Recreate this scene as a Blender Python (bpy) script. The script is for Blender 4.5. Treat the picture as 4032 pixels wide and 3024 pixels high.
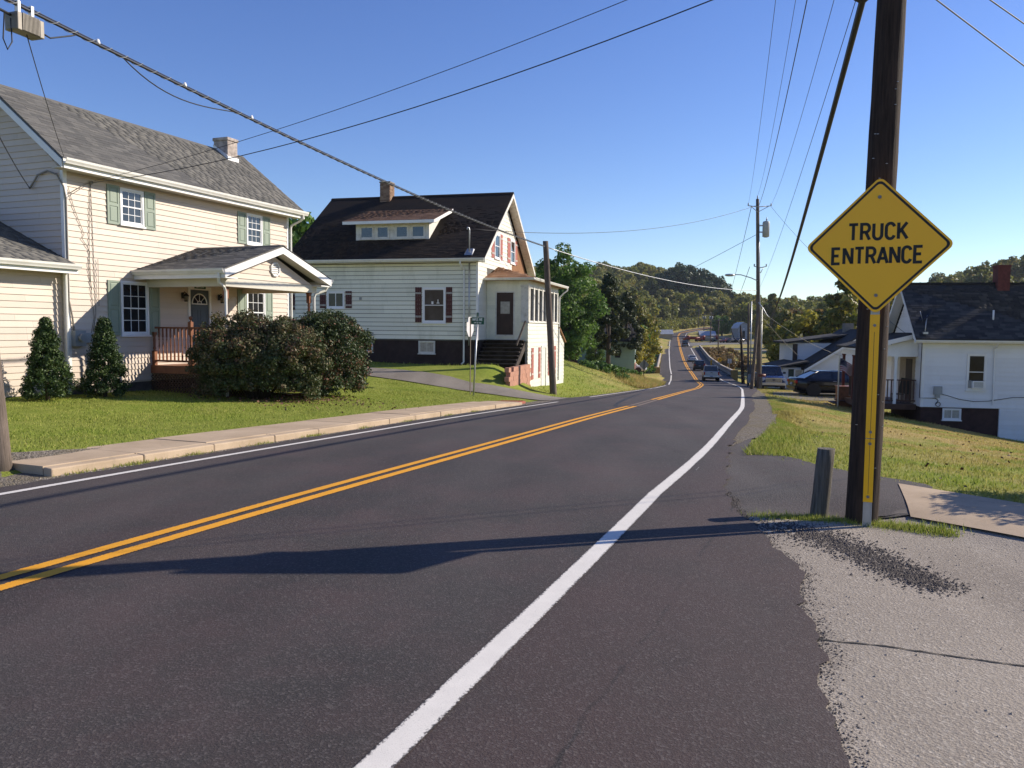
import bpy, bmesh, math, random
import numpy as np
from mathutils import Vector, Matrix
random.seed(7); rng = np.random.default_rng(7)
SC = bpy.context.scene
COL = SC.collection
for o in list(bpy.data.objects): bpy.data.objects.remove(o)

# ------------------------------------------------------------------ camera
PITCH, ROLL, EYE = math.radians(3.95), 0.0087, 1.7
cam_d = bpy.data.cameras.new('camera'); cam = bpy.data.objects.new('camera', cam_d); COL.objects.link(cam)
cam_d.sensor_width = 36.0; cam_d.lens = 36.0 * 3150 / 4032; cam_d.clip_start = 0.1; cam_d.clip_end = 6000
fw = Vector((0, math.cos(PITCH), -math.sin(PITCH))); up0 = Vector((0, math.sin(PITCH), math.cos(PITCH))); rt0 = Vector((1, 0, 0))
cr = rt0 * math.cos(ROLL) + up0 * math.sin(ROLL); cu = up0 * math.cos(ROLL) - rt0 * math.sin(ROLL)
mw = Matrix.Identity(4)
for i in range(3):
    mw[i][0] = cr[i]; mw[i][1] = cu[i]; mw[i][2] = -fw[i]
mw[2][3] = EYE
cam.matrix_world = mw
SC.camera = cam

# ------------------------------------------------------------------ sky, sun, exposure
SUN_AZ, SUN_EL = math.radians(72.0), math.radians(27.4)      # azimuth clockwise from the view direction (+Y)
wd = bpy.data.worlds.new('World'); SC.world = wd; wd.use_nodes = True
nt = wd.node_tree; bg = nt.nodes['Background']
sky = nt.nodes.new('ShaderNodeTexSky'); sky.sky_type = 'NISHITA'; sky.sun_disc = False
sky.sun_elevation = SUN_EL; sky.sun_rotation = SUN_AZ; sky.altitude = 300; sky.air_density = 1.0; sky.dust_density = 0.15; sky.ozone_density = 3.5
hs = nt.nodes.new('ShaderNodeHueSaturation'); hs.inputs['Hue'].default_value = 0.518; hs.inputs['Saturation'].default_value = 1.16; nt.links.new(sky.outputs[0], hs.inputs['Color']); nt.links.new(hs.outputs[0], bg.inputs[0]); bg.inputs[1].default_value = 0.118
sd = bpy.data.lights.new('sun', 'SUN'); sd.energy = 4.9; sd.angle = math.radians(0.53); sd.color = (1.0, 0.90, 0.76)
so = bpy.data.objects.new('sun', sd); COL.objects.link(so)
SUNV = Vector((math.sin(SUN_AZ) * math.cos(SUN_EL), math.cos(SUN_AZ) * math.cos(SUN_EL), math.sin(SUN_EL)))
so.rotation_euler = SUNV.to_track_quat('Z', 'Y').to_euler(); so.location = (40, 10, 40)
vs = SC.view_settings; vs.view_transform = 'Standard'; vs.look = 'None'; vs.exposure = 0.45; vs.gamma = 1.0; vs.use_curve_mapping = False

# ------------------------------------------------------------------ object helpers
def tag(o, label=None, cat=None, group=None, kind=None):
    if label: o['label'] = label
    if cat: o['category'] = cat
    if group: o['group'] = group
    if kind: o['kind'] = kind
    return o
def empty(name, loc=(0, 0, 0), rz=0.0, label=None, cat=None, group=None, parent=None):
    o = bpy.data.objects.new(name, None); COL.objects.link(o); o.empty_display_size = 0.2
    o.location = loc; o.rotation_euler = (0, 0, rz); o.parent = parent
    return tag(o, label, cat, group)
def link(name, me, parent=None, m=None):
    if m is not None and len(me.materials) == 0: me.materials.append(m)
    o = bpy.data.objects.new(name, me); COL.objects.link(o); o.parent = parent
    return o
def npmesh(name, V, F, m=None, smooth=False, attr=None):
    """V (n,3) array, F (k,4) or (k,3) int array; attr: per-face float 'rnd'"""
    V = np.asarray(V, np.float32); F = np.asarray(F, np.int32); k, c = F.shape
    me = bpy.data.meshes.new(name); me.vertices.add(len(V)); me.vertices.foreach_set('co', V.ravel())
    me.loops.add(k * c); me.loops.foreach_set('vertex_index', F.ravel())
    me.polygons.add(k); me.polygons.foreach_set('loop_start', np.arange(0, k * c, c, dtype=np.int32)); me.polygons.foreach_set('loop_total', np.full(k, c, np.int32))
    if smooth: me.polygons.foreach_set('use_smooth', np.ones(k, bool))
    me.update(calc_edges=True)
    if attr is not None:
        a = me.attributes.new('rnd', 'FLOAT', 'FACE'); a.data.foreach_set('value', np.asarray(attr, np.float32))
    if m is not None: me.materials.append(m)
    return me

class MB:
    def __init__(s): s.v = []; s.f = []; s.sm = []
    def add(s, vs_, fs, smooth=False):
        b = len(s.v); s.v += [tuple(p) for p in vs_]
        for f in fs: s.f.append(tuple(i + b for i in f)); s.sm.append(smooth)
        return s
    def box(s, x0, x1, y0, y1, z0, z1):
        return s.add([(x0, y0, z0), (x1, y0, z0), (x1, y1, z0), (x0, y1, z0), (x0, y0, z1), (x1, y0, z1), (x1, y1, z1), (x0, y1, z1)],
                     [(0, 3, 2, 1), (4, 5, 6, 7), (0, 1, 5, 4), (1, 2, 6, 5), (2, 3, 7, 6), (3, 0, 4, 7)])
    def hexa(s, p):   # 8 points: 4 bottom ccw, 4 top ccw
        return s.add(p, [(0, 3, 2, 1), (4, 5, 6, 7), (0, 1, 5, 4), (1, 2, 6, 5), (2, 3, 7, 6), (3, 0, 4, 7)])
    def prism(s, poly, vec):   # planar polygon extruded by a vector
        n = len(poly); vec = Vector(vec); a = [Vector(p) for p in poly]; b = [p + vec for p in a]
        return s.add(a + b, [tuple(range(n - 1, -1, -1)), tuple(range(n, 2 * n))] + [(i, (i + 1) % n, n + (i + 1) % n, n + i) for i in range(n)])
    def tube(s, pts, r, n=8, r2=None, cap=True, smooth=True):
        pts = [Vector(p) for p in pts]; m = len(pts)
        rs = r if isinstance(r, (list, tuple)) else ([r] * m if r2 is None else [r + (r2 - r) * i / (m - 1) for i in range(m)])
        b = len(s.v); prev = None
        for i, p in enumerate(pts):
            d = (pts[min(i + 1, m - 1)] - pts[max(i - 1, 0)]).normalized()
            if prev is None:
                a = Vector((0, 0, 1)) if abs(d.z) < 0.9 else Vector((1, 0, 0)); x = d.cross(a).normalized()
            else:
                x = (prev - d * prev.dot(d)).normalized()
            prev = x; y = d.cross(x)
            for j in range(n):
                t = 2 * math.pi * j / n; s.v.append(tuple(p + x * (rs[i] * math.cos(t)) + y * (rs[i] * math.sin(t))))
        for i in range(m - 1):
            for j in range(n):
                s.f.append((b + i * n + j, b + i * n + (j + 1) % n, b + (i + 1) * n + (j + 1) % n, b + (i + 1) * n + j)); s.sm.append(smooth)
        if cap:
            s.f.append(tuple(b + j for j in range(n - 1, -1, -1))); s.sm.append(False)
            s.f.append(tuple(b + (m - 1) * n + j for j in range(n))); s.sm.append(False)
        return s
    def lathe(s, prof, c=(0, 0, 0), n=12, smooth=True):   # prof list of (r,z)
        b = len(s.v); m = len(prof)
        for r, z in prof:
            for j in range(n):
                t = 2 * math.pi * j / n; s.v.append((c[0] + r * math.cos(t), c[1] + r * math.sin(t), c[2] + z))
        for i in range(m - 1):
            for j in range(n):
                s.f.append((b + i * n + j, b + i * n + (j + 1) % n, b + (i + 1) * n + (j + 1) % n, b + (i + 1) * n + j)); s.sm.append(smooth)
        s.f.append(tuple(b + j for j in range(n - 1, -1, -1))); s.sm.append(False)
        s.f.append(tuple(b + (m - 1) * n + j for j in range(n))); s.sm.append(False)
        return s
    def loft(s, secs, closed=True, cap=True, smooth=True):   # list of equal-length point rings
        b = len(s.v); n = len(secs[0]); m = len(secs)
        for q in secs: s.v += [tuple(p) for p in q]
        for i in range(m - 1):
            for j in range(n if closed else n - 1):
                s.f.append((b + i * n + j, b + i * n + (j + 1) % n, b + (i + 1) * n + (j + 1) % n, b + (i + 1) * n + j)); s.sm.append(smooth)
        if cap and closed:
            s.f.append(tuple(b + j for j in range(n - 1, -1, -1))); s.sm.append(False)
            s.f.append(tuple(b + (m - 1) * n + j for j in range(n))); s.sm.append(False)
        return s
    def mesh(s, name, m=None):
        me = bpy.data.meshes.new(name); me.from_pydata(s.v, [], s.f)
        me.polygons.foreach_set('use_smooth', s.sm); me.update()
        bm = bmesh.new(); bm.from_mesh(me); bmesh.ops.recalc_face_normals(bm, faces=bm.faces); bm.to_mesh(me); bm.free()
        if m is not None: me.materials.append(m)
        return me
    def build(s, name, m, parent=None, bevel=0.0):
        o = link(name, s.mesh(name, m), parent)
        if bevel > 0:
            bv = o.modifiers.new('bevel', 'BEVEL'); bv.width = bevel; bv.segments = 2; bv.limit_method = 'ANGLE'
        return o

class Fr:   # wall frame: a along R, b up, c outwards along N
    def __init__(s, o, R, N): s.o = Vector(o); s.R = Vector(R).normalized(); s.N = Vector(N).normalized(); s.Z = Vector((0, 0, 1))
    def p(s, a, b, c=0): return s.o + s.R * a + s.Z * b + s.N * c
    def box(s, mb, a0, a1, b0, b1, c0, c1):
        P = s.p
        return mb.hexa([P(a0, b0, c1), P(a1, b0, c1), P(a1, b0, c0), P(a0, b0, c0), P(a0, b1, c1), P(a1, b1, c1), P(a1, b1, c0), P(a0, b1, c0)])
    def ring(s, mb, a0, a1, b0, b1, w, c0, c1):
        s.box(mb, a0, a0 + w, b0, b1, c0, c1); s.box(mb, a1 - w, a1, b0, b1, c0, c1)
        s.box(mb, a0 + w, a1 - w, b1 - w, b1, c0, c1); s.box(mb, a0 + w, a1 - w, b0, b0 + w, c0, c1); return mb

# ------------------------------------------------------------------ material helpers
class NT:
    def __init__(s, name):
        s.m = bpy.data.materials.new(name); s.m.use_nodes = True; s.t = s.m.node_tree; s.b = s.t.nodes['Principled BSDF']; s.out = s.t.nodes['Material Output']
        s.pos = s.n('ShaderNodeNewGeometry').outputs['Position']
    def n(s, k, **kw):
        x = s.t.nodes.new(k)
        for a, b in kw.items(): setattr(x, a, b)
        return x
    def l(s, a, b): s.t.links.new(a, b)
    def noise(s, scale, detail=4, rough=0.55, vec=None, dist=0.0):
        x = s.n('ShaderNodeTexNoise'); x.inputs['Scale'].default_value = scale; x.inputs['Detail'].default_value = detail; x.inputs['Roughness'].default_value = rough; x.inputs['Distortion'].default_value = dist
        s.l(vec if vec is not None else s.pos, x.inputs['Vector']); return x.outputs['Fac']
    def mapping(s, scale=(1, 1, 1), rot=(0, 0, 0), vec=None):
        x = s.n('ShaderNodeMapping'); x.inputs['Scale'].default_value = scale; x.inputs['Rotation'].default_value = rot
        s.l(vec if vec is not None else s.pos, x.inputs['Vector']); return x.outputs[0]
    def ramp(s, fac, stops):
        x = s.n('ShaderNodeValToRGB'); e = x.color_ramp.elements
        while len(e) < len(stops): e.new(0.5)
        for i, (p, c) in enumerate(stops):
            e[i].position = p; e[i].color = (c, c, c, 1) if isinstance(c, (int, float)) else (*c, 1)
        s.l(fac, x.inputs[0]); return x.outputs[0]
    def mix(s, fac, a, b, mode='MIX'):
        x = s.n('ShaderNodeMix', data_type='RGBA', blend_type=mode)
        for k, v in ((0, fac), (6, a), (7, b)):
            sock = x.inputs[k]
            if hasattr(v, 'is_linked'): s.l(v, sock)
            elif k == 0: sock.default_value = v
            else: sock.default_value = (v, v, v, 1) if isinstance(v, (int, float)) else (*v, 1)
        return x.outputs[2]
    def math(s, op, a, b=0.0, clamp=False):
        x = s.n('ShaderNodeMath', operation=op); x.use_clamp = clamp
        for i, v in enumerate((a, b)):
            if hasattr(v, 'is_linked'): s.l(v, x.inputs[i])
            else: x.inputs[i].default_value = v
        return x.outputs[0]
    def rnd(s):      # per-face attribute + per-object random
        a = s.n('ShaderNodeAttribute', attribute_name='rnd').outputs['Fac']; o = s.n('ShaderNodeObjectInfo').outputs['Random']
        return s.math('FRACT', s.math('ADD', a, o))
    def base(s, c):
        if hasattr(c, 'is_linked'): s.l(c, s.b.inputs['Base Color'])
        else: s.b.inputs['Base Color'].default_value = (*c, 1)
    def set(s, rough=None, metal=None, spec=None):
        if rough is not None:
            if hasattr(rough, 'is_linked'): s.l(rough, s.b.inputs['Roughness'])
            else: s.b.inputs['Roughness'].default_value = rough
        if metal is not None: s.b.inputs['Metallic'].default_value = metal
        if spec is not None: s.b.inputs['Specular IOR Level'].default_value = spec
    def bump(s, h, strength=0.3, dist=0.02):
        x = s.n('ShaderNodeBump'); x.inputs['Strength'].default_value = strength; x.inputs['Distance'].default_value = dist
        s.l(h, x.inputs['Height']); s.l(x.outputs[0], s.b.inputs['Normal'])

def simple(name, col, rough=0.6, var=0.12, vs_=3.0, metal=0.0, spec=0.4, bump=0.0, bs=60, dirt=None, dirt_amt=0.5, dirt_scale=1.2):
    m = NT(name)
    lo = tuple(c * (1 - var) for c in col); hi = tuple(min(1, c * (1 + var)) for c in col)
    c = m.ramp(m.noise(vs_, 5), [(0.3, lo), (0.7, hi)])
    if dirt is not None:
        c = m.mix(m.ramp(m.noise(dirt_scale, 6, 0.7), [(0.5, 0.0), (0.78, dirt_amt)]), c, dirt)
    m.base(c); m.set(rough, metal, spec)
    if bump: m.bump(m.noise(bs, 4), bump, 0.01)
    return m.m
# ------------------------------------------------------------------ terrain
_C = [(-30.9, -60), (-18.2, -30), (-9.9, -10), (-5.75, 0), (-3.48, 5.35), (-1.7, 9.54), (-.04, 13.76), (4.05, 25.9), (7.63, 38.2), (13.8, 59.6), (18.9, 79.6), (24, 104), (28.6, 126.8), (34.1, 156), (42.2, 198), (49.6, 236.4), (63.5, 306), (76.3, 370), (84, 402), (95, 425), (110, 443), (135, 460), (170, 475), (240, 500), (800, 700)]
_G = [(-80, .3), (0, 0), (8, -0.03), (13, -.15), (20, -.42), (29, -.86), (45, -1.75), (61, -2.67), (80, -3.72), (104, -4.8), (124, -5.2), (150, -5.45), (190, -5.3), (239, -3.95), (276, -3.3), (367, -1.3), (402, .3), (425, 1.6), (443, 3.4), (460, 5), (475, 6), (500, 7), (900, 20)]
_ty = np.arange(-60, 700, 0.25)
def _smooth(t, w):
    out = t.copy()
    for _ in range(2):
        c = np.cumsum(np.concatenate([np.full(w, out[0]) + (np.arange(w) - w) * (out[1] - out[0]), out, np.full(w, out[-1]) + (np.arange(w) + 1) * (out[-1] - out[-2])]))
        out = (c[2 * w:] - c[:-2 * w]) / (2 * w)
    return out
_cx = _smooth(np.interp(_ty, [c[1] for c in _C], [c[0] for c in _C]), 8)
_gz = _smooth(np.interp(_ty, [c[0] for c in _G], [c[1] for c in _G]), 14)
_hd = np.arctan(np.gradient(_cx, _ty))
def cx(y): return np.interp(y, _ty, _cx)
def gz(y): return np.interp(y, _ty, _gz)
def hd(y): return np.interp(y, _ty, _hd)
def lat(x, y): return (x - cx(y)) * np.cos(hd(y))
def rpt(l, y, dz=0.0):   # road point: lateral offset l at station y
    h = float(hd(y)); yy = y - l * math.sin(h); return (float(cx(y)) + l * math.cos(h), yy, float(gz(yy)) - 0.012 * abs(l) + dz)

CP = [  # control points of the ground away from the road
 (-6.7, 10.6, .0), (-9, 17, -.1), (-11.1, 19.5, -.05), (-14, 12, .15), (-20, 20, .25), (-13, 28, .05), (-8.2, 24, -.22), (-7.9, 28.2, -.3), (-5, 24.5, -.36), (-4.2, 21.0, -.3), (-30, 10, .6), (-30, 40, .8), (-14, 2, .2), (-25, -20, .6),
 (-3.4, 28.5, -.62), (-6.5, 32, -.35), (-8, 36, -.1), (-1.9, 33.4, -.62), (-1.3, 34.2, -.5), (-.95, 35.6, -.08), (-.5, 36.6, -.02), (.15, 35.2, -.85), (.35, 34, -.93), (-3.5, 35.5, -.1), (-2.0, 37, .0), (-10, 37, .1), (-20, 40, .6), (0.6, 36, -1.02), (0.8, 38.5, -1.12), (2.6, 44, -1.5), (3.2, 47.5, -1.5),
 (-2, 47, .0), (-6, 50, .2), (0.5, 50, -.55), (3.9, 58, -.75), (0, 62, -.1), (6.5, 64, -1.5), (5, 75, -1.2), (9, 82, -2.7), (11, 95, -3.1), (14, 105, -3.7), (3, 95, -1.6), (-15, 70, 1), (-40, 70, 4), (-60, 110, 8), (-15, 110, 1), (10, 115, -4.0), (16.5, 113, -4.3), (12, 135, -5.5), (18, 140, -6.3), (20, 170, -7), (25, 200, -6.2), (0, 160, -2), (-40, 170, 8), (30, 240, -2.5), (10, 250, 4), (-40, 260, 16), (40, 300, 0), (10, 330, 10), (60, 350, 2.5), (-50, 380, 28), (30, 420, 17),
 (72, 440, 6), (88, 500, 13), (60, 520, 22), (108, 560, 24), (92, 560, 28), (120, 600, 34), (90, 600, 36), (150, 660, 22), (0, 560, 34), (100, 760, 34), (200, 780, 8), (-100, 600, 40), (-200, 300, 40),
 (4.4, 12, -.18), (4.6, 9.8, -.1), (5.5, 7.9, -.08), (9, 7, -.3), (14, 5, -.6), (25, 2, -1.2), (7, 13, -.42), (10, 18, -1.05), (8, 22, -.95), (14, 14, -1.0), (15, 25, -1.75), (10.5, 29, -1.3), (20, 20, -2.2), (18.4, 34.5, -2.3), (21.7, 33.8, -3.0), (26, 33, -3.5), (28, 22, -3.2), (16, 37, -2.1), (15, 43, -2.0), (17.5, 46, -2.05), (20, 46.5, -2.05), (22, 48, -2.15), (30, 45, -4.0), (14, 36, -1.7), (18.6, 58, -2.6), (21, 62, -2.95), (21.8, 66, -3.22), (25, 66, -3.4), (30, 72, -3.6), (26, 72, -3.55), (40, 72, -5), (23.5, 80, -4.3), (31, 92, -6.2), (45, 80, -7), (60, 100, -8.5), (34, 108, -6.6), (36, 125, -7.2), (45, 130, -8), (43, 155, -7.3), (52, 185, -7.2), (70, 150, -8), (90, 180, -7), (58, 215, -5.4), (80, 225, -4.4), (110, 230, -4.0), (64, 250, -3.6), (70, 268, -3.0), (90, 285, -2.6), (110, 290, -2.4), (80, 300, -2.4), (92, 340, -1.4), (120, 330, 0), (150, 280, 0), (160, 200, -3), (100, 110, -6), (60, 50, -6), (60, 10, -4), (110, 420, 2), (160, 420, 2), (142, 500, 9), (170, 520, 6), (200, 350, 14), (240, 250, 16), (200, 150, 4), (260, 420, 28), (300, 330, 34), (340, 250, 34), (200, 560, 6), (310, 560, 30), (400, 400, 52), (450, 200, 44), (300, 120, 16), (160, 60, -2), (160, -20, 0), (60, -30, -1),
 (500, 700, 40), (0, 800, 34), (-300, 700, 50), (650, 100, 40), (-400, 0, 20), (-60, -30, 1.5), (900, 900, 40), (300, 900, 10), (270, 700, 8), (450, 1000, 14), (-500, 900, 50), (-600, 400, 60), (900, 0, 40)]
for yy in list(range(-30, 60, 6)) + list(range(60, 240, 14)) + list(range(240, 400, 30)) + [410, 425, 440, 455, 468]:
    for l_ in (-4.6, 4.6): CP.append(rpt(l_, yy))
_cp = np.array(CP)
_d = np.hypot(_cp[:, None, 0] - _cp[None, :, 0], _cp[:, None, 1] - _cp[None, :, 1])
_n = len(_cp); _A = np.zeros((_n + 3, _n + 3)); _A[:_n, :_n] = -_d - 0.15 * np.eye(_n); _A[:_n, _n] = 1; _A[:_n, _n + 1:] = _cp[:, :2]; _A[_n:, :_n] = _A[:_n, _n:].T
_w = np.linalg.solve(_A, np.concatenate([_cp[:, 2], np.zeros(3)]))
def sst(t): t = np.clip(t, 0, 1); return t * t * (3 - 2 * t)
def tz(x, y):
    x = np.asarray(x, float); y = np.asarray(y, float); sh = x.shape; xf, yf = x.ravel(), y.ravel(); out = np.empty(xf.size)
    for i in range(0, xf.size, 8000):
        a, b = xf[i:i + 8000], yf[i:i + 8000]
        r = np.hypot(a[:, None] - _cp[None, :, 0], b[:, None] - _cp[None, :, 1])
        out[i:i + 8000] = -r @ _w[:_n] + _w[_n] + _w[_n + 1] * a + _w[_n + 2] * b
    l = lat(xf, yf); rz = gz(yf) - 0.012 * np.abs(l)
    wl = sst((np.abs(l) - np.where((l > 0) & (yf < 9.5), np.interp(yf, [6.5, 8.8], [6.2, 3.7]), 3.7)) / 1.4); z = (rz - 0.05) * (1 - wl) + out * wl
    far = sst((yf - 466) / 14); z = z * (1 - far) + out * far
    wide = (np.abs(l) < np.where((l > 0) & (yf < 7.2), 5.6, 4.4)); z = np.where(wide & (yf < 470), np.minimum(z, rz - 0.03), z)
    return z.reshape(sh)
def T(x, y): return float(tz(np.array([x]), np.array([y]))[0])

def frange(*segs):
    out = []
    for a, b, s in segs: out += list(np.arange(a, b, s))
    return np.array(out)
gx = frange((-700, -40, 22), (-40, -16, 1.5), (-16, 32, 0.4), (32, 120, 2.2), (120, 900.1, 20))
gy = frange((-60, 0, 4), (0, 50, 0.4), (50, 140, 1.6), (140, 460, 6), (460, 1000.1, 20))
X, Y = np.meshgrid(gx, gy); Z = tz(X, Y); nx, ny = len(gx), len(gy)
# lawn micro relief, kept off the paved places
Z += (np.sin(X * 1.7 + np.sin(Y * 1.1)) * np.sin(Y * 1.5 + X * .4)) * 0.012 * sst((np.abs(lat(X, Y)) - 5.5) / 2)
idx = np.arange(nx * ny).reshape(ny, nx)
F = np.stack([idx[:-1, :-1], idx[:-1, 1:], idx[1:, 1:], idx[1:, :-1]], -1).reshape(-1, 4)

m = NT('lawn_soil')
n1 = m.noise(0.35, 6, 0.6); n2 = m.noise(2.2, 5, 0.65); n3 = m.noise(38, 3, 0.7)
c = m.mix(m.ramp(n2, [(0.3, 0.0), (0.72, 1.0)]), (0.20, 0.26, 0.035), (0.30, 0.35, 0.06))
sx = m.n('ShaderNodeSeparateXYZ'); m.l(m.pos, sx.inputs[0])
rt = m.ramp(m.math('MULTIPLY', m.math('ADD', sx.outputs[0], 30), 1 / 80), [(0.42, 0.12), (0.5, 1.0)])
dry = m.math('MULTIPLY', m.ramp(m.noise(0.55, 5, 0.6), [(0.36, 0.0), (0.54, 0.9)]), rt)
c = m.mix(dry, c, (0.48, 0.35, 0.14))
c = m.mix(m.ramp(n3, [(0.3, 0.55), (0.75, 1.25)]), (0, 0, 0), c, 'MULTIPLY') if False else m.mix(0.75, c, m.ramp(n3, [(0.32, 0.35), (0.7, 1.2)]), 'MULTIPLY')
m.base(c); m.set(0.95, 0, 0.1); m.bump(n3, 0.8, 0.03)
M_LAWN = m.m
ground = link('ground', npmesh('ground', np.stack([X.ravel(), Y.ravel(), Z.ravel()], 1), F, M_LAWN, True)); tag(ground, kind='structure')

# ------------------------------------------------------------------ paved surfaces
def asphalt(name, c0, c1, speck, purple=0.0, grit=190, spec=0.35, rough=0.82, bump=0.5):
    m = NT(name)
    big = m.noise(0.28, 5, 0.6); mid = m.noise(3.0, 6, 0.65); fine = m.noise(grit, 3, 0.75)
    along = m.noise(1.0, 3, 0.5, m.mapping((0.9, 0.03, 1), (0, 0, math.radians(22))))
    c = m.mix(m.ramp(big, [(0.35, 0), (0.68, 1)]), c0, c1)
    if purple: c = m.mix(m.math('MULTIPLY', m.ramp(m.noise(.55, 6, .75), [(.42, 0), (.66, 1)]), purple), c, (0.070, 0.043, 0.041))
    c = m.mix(m.math('MULTIPLY', m.ramp(along, [(0.4, 0.0), (0.7, 1.0)]), 0.35), c, tuple(v * 1.6 for v in c1))
    v = m.n('ShaderNodeTexVoronoi'); v.inputs['Scale'].default_value = grit * 0.45; m.l(m.pos, v.inputs['Vector'])
    if name == 'fresh_asphalt':
        la = m.n('ShaderNodeAttribute', attribute_name='lat').outputs['Fac']; wob = m.math('ADD', la, m.math('MULTIPLY', m.math('SUBTRACT', m.noise(.35, 3), .5), .5))
        wear = m.ramp(m.math('ADD', m.math('MULTIPLY', wob, .1), .5), [(.14, .80), (.22, 1.12), (.27, 1.18), (.33, .96), (.40, 1.16), (.455, .92), (.545, .92), (.60, 1.14), (.66, .94), (.74, 1.14), (.80, 1.0), (.86, .86), (.95, .98)])
        c = m.mix(.8, c, wear, 'MULTIPLY')
        sh = m.math('MULTIPLY', m.ramp(m.math('ADD', m.math('MULTIPLY', wob, .1), .5), [(.83, 0.0), (.87, 1.0)]), m.ramp(m.noise(1.6, 6, .75), [(.25, .2), (.7, .95)]))
        c = m.mix(sh, c, (0.064, 0.042, 0.039))
        seam = m.ramp(m.math('ABSOLUTE', m.math('SUBTRACT', m.math('ADD', la, m.math('MULTIPLY', m.math('SUBTRACT', m.noise(.8, 5, .8), .5), .22)), 4.15)), [(.004, .75), (.022, 0.0)])
        c = m.mix(m.math('MULTIPLY', seam, m.ramp(m.noise(2.5, 3), [(.4, 0), (.6, 1)])), c, (0.018, 0.016, 0.016))
        spot = m.ramp(m.noise(1.1, 2, .5, m.mapping((1, .35, 1), (0, 0, math.radians(22)))), [(.66, 0.0), (.74, .5)]); c = m.mix(spot, c, tuple(q * .55 for q in c0))
    st = m.ramp(v.outputs['Color'], [(0.6, 0.0), (0.95, 1.0)])
    c = m.mix(m.math('MULTIPLY', st, 0.45), c, speck)
    c = m.mix(0.65, c, m.ramp(fine, [(0.25, 0.3), (0.75, 1.7)]), 'MULTIPLY')
    m.base(c); m.set(rough, 0, spec); h = m.math('ADD', fine, m.math('MULTIPLY', v.outputs['Distance'], 0.8)); m.bump(h, bump, 0.006)
    return m.m
M_ROAD = asphalt('fresh_asphalt', (0.034, 0.029, 0.027), (0.052, 0.045, 0.041), (0.16, 0.14, 0.13), 0.75)
M_OLD = asphalt('weathered_asphalt', (0.23, 0.195, 0.158), (0.33, 0.285, 0.23), (0.50, 0.45, 0.38), 0, 120, 0.25, 0.9, 0.9)
M_PATCH = asphalt('patch_asphalt', (0.060, 0.054, 0.050), (0.085, 0.076, 0.070), (0.15, 0.13, 0.12), 0.5, 120, 0.3, 0.9, 0.8)
M_LANE = asphalt('lane_asphalt', (0.15, 0.13, 0.11), (0.22, 0.195, 0.165), (0.26, 0.23, 0.2), 0, 60, 0.2, 0.9, 0.6)
m = NT('gravel_shoulder')
v = m.n('ShaderNodeTexVoronoi'); v.inputs['Scale'].default_value = 42; m.l(m.pos, v.inputs['Vector'])
c = m.ramp(v.outputs['Color'], [(0.2, (0.10, 0.085, 0.065)), (0.8, (0.30, 0.26, 0.21))])
c = m.mix(m.ramp(m.noise(1.3, 6, .7), [(.45, 0), (.65, .7)]), c, (0.19, 0.155, 0.085)); c = m.mix(0.6, c, m.ramp(m.noise(150, 2), [(.3, .45), (.7, 1.4)]), 'MULTIPLY')
m.base(c); m.set(0.95, 0, 0.15); m.bump(m.math('SUBTRACT', 1.0, v.outputs['Distance']), 0.9, 0.02); M_GRAVEL = m.m
m = NT('concrete'); c = m.ramp(m.noise(1.1, 7, .65), [(.3, (0.38, 0.285, 0.19)), (.72, (0.53, 0.41, 0.285))]); c = m.mix(0.35, c, m.ramp(m.noise(90, 3), [(.3, .7), (.7, 1.2)]), 'MULTIPLY')
c = m.mix(m.ramp(m.noise(5, 6, .75), [(.58, 0), (.75, .45)]), c, (0.17, 0.14, 0.105)); m.base(c); m.set(.9, 0, .2); m.bump(m.noise(120, 3), .25, .004); M_CONC = m.m

def ribbon(name, la, lb, ys, dz, mat_, n=1, kind='structure', parent=None, jit=0.0):
    """strip along the road between lateral offsets la(y), lb(y)"""
    fa = la if callable(la) else (lambda y: la); fb = lb if callable(lb) else (lambda y: lb)
    V = []; 
    for y in ys:
        a, b = fa(y), fb(y)
        if jit: a += random.uniform(-jit, jit); b += random.uniform(-jit, jit)
        for k in range(n + 1): V.append(rpt(a + (b - a) * k / n, y, dz))
    w = n + 1; Fq = [(i * w + k, i * w + k + 1, (i + 1) * w + k + 1, (i + 1) * w + k) for i in range(len(ys) - 1) for k in range(n)]
    o = link(name, npmesh(name, V, Fq, mat_), parent)
    if kind: tag(o, kind=kind)
    return o
ystat = np.concatenate([np.arange(-40, 2, .5), np.arange(2, 16, .08), np.arange(16, 130, 1.0), np.arange(130, 400, 3.0), np.arange(400, 472, 1.0)])
def redge(y):
    b = np.interp(y, [-40, 0, 5.5, 8.0, 8.9, 10.2, 12, 14.3, 40, 62, 75, 100, 120, 250, 270, 290, 330, 660], [5.1, 5.15, 5.2, 4.85, 4.45, 4.0, 3.8, 3.6, 3.66, 4.4, 4.9, 4.8, 5.4, 5.3, 5.6, 4.6, 4.0, 4.0])
    return b + 0.03 * math.sin(y * 5.1) + 0.018 * math.sin(y * 13.3) + 0.012 * math.sin(y * 31.7 + 2 * math.sin(y * 9)) + (random.Random(int(y * 1000)).uniform(-.014, .014) if y < 16 else 0)
def ledge(y):
    b = np.interp(y, [-40, 27, 32, 36, 46, 78, 92, 100, 122, 128, 250, 270, 660], [-3.5, -3.5, -3.8, -3.5, -3.45, -3.6, -4.6, -4.4, -4.9, -5.2, -5.2, -4.2, -4.0])
    return b + 0.02 * math.sin(y * 4.3) + 0.012 * math.sin(y * 11.7)
road = ribbon('road', ledge, redge, ystat, 0.0, M_ROAD, 30)
LV = np.array([ledge(y) + (redge(y) - ledge(y)) * k / 30 for y in ystat for k in range(31)], np.float32); road.data.attributes.new('lat', 'FLOAT', 'POINT').data.foreach_set('value', LV)

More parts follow.
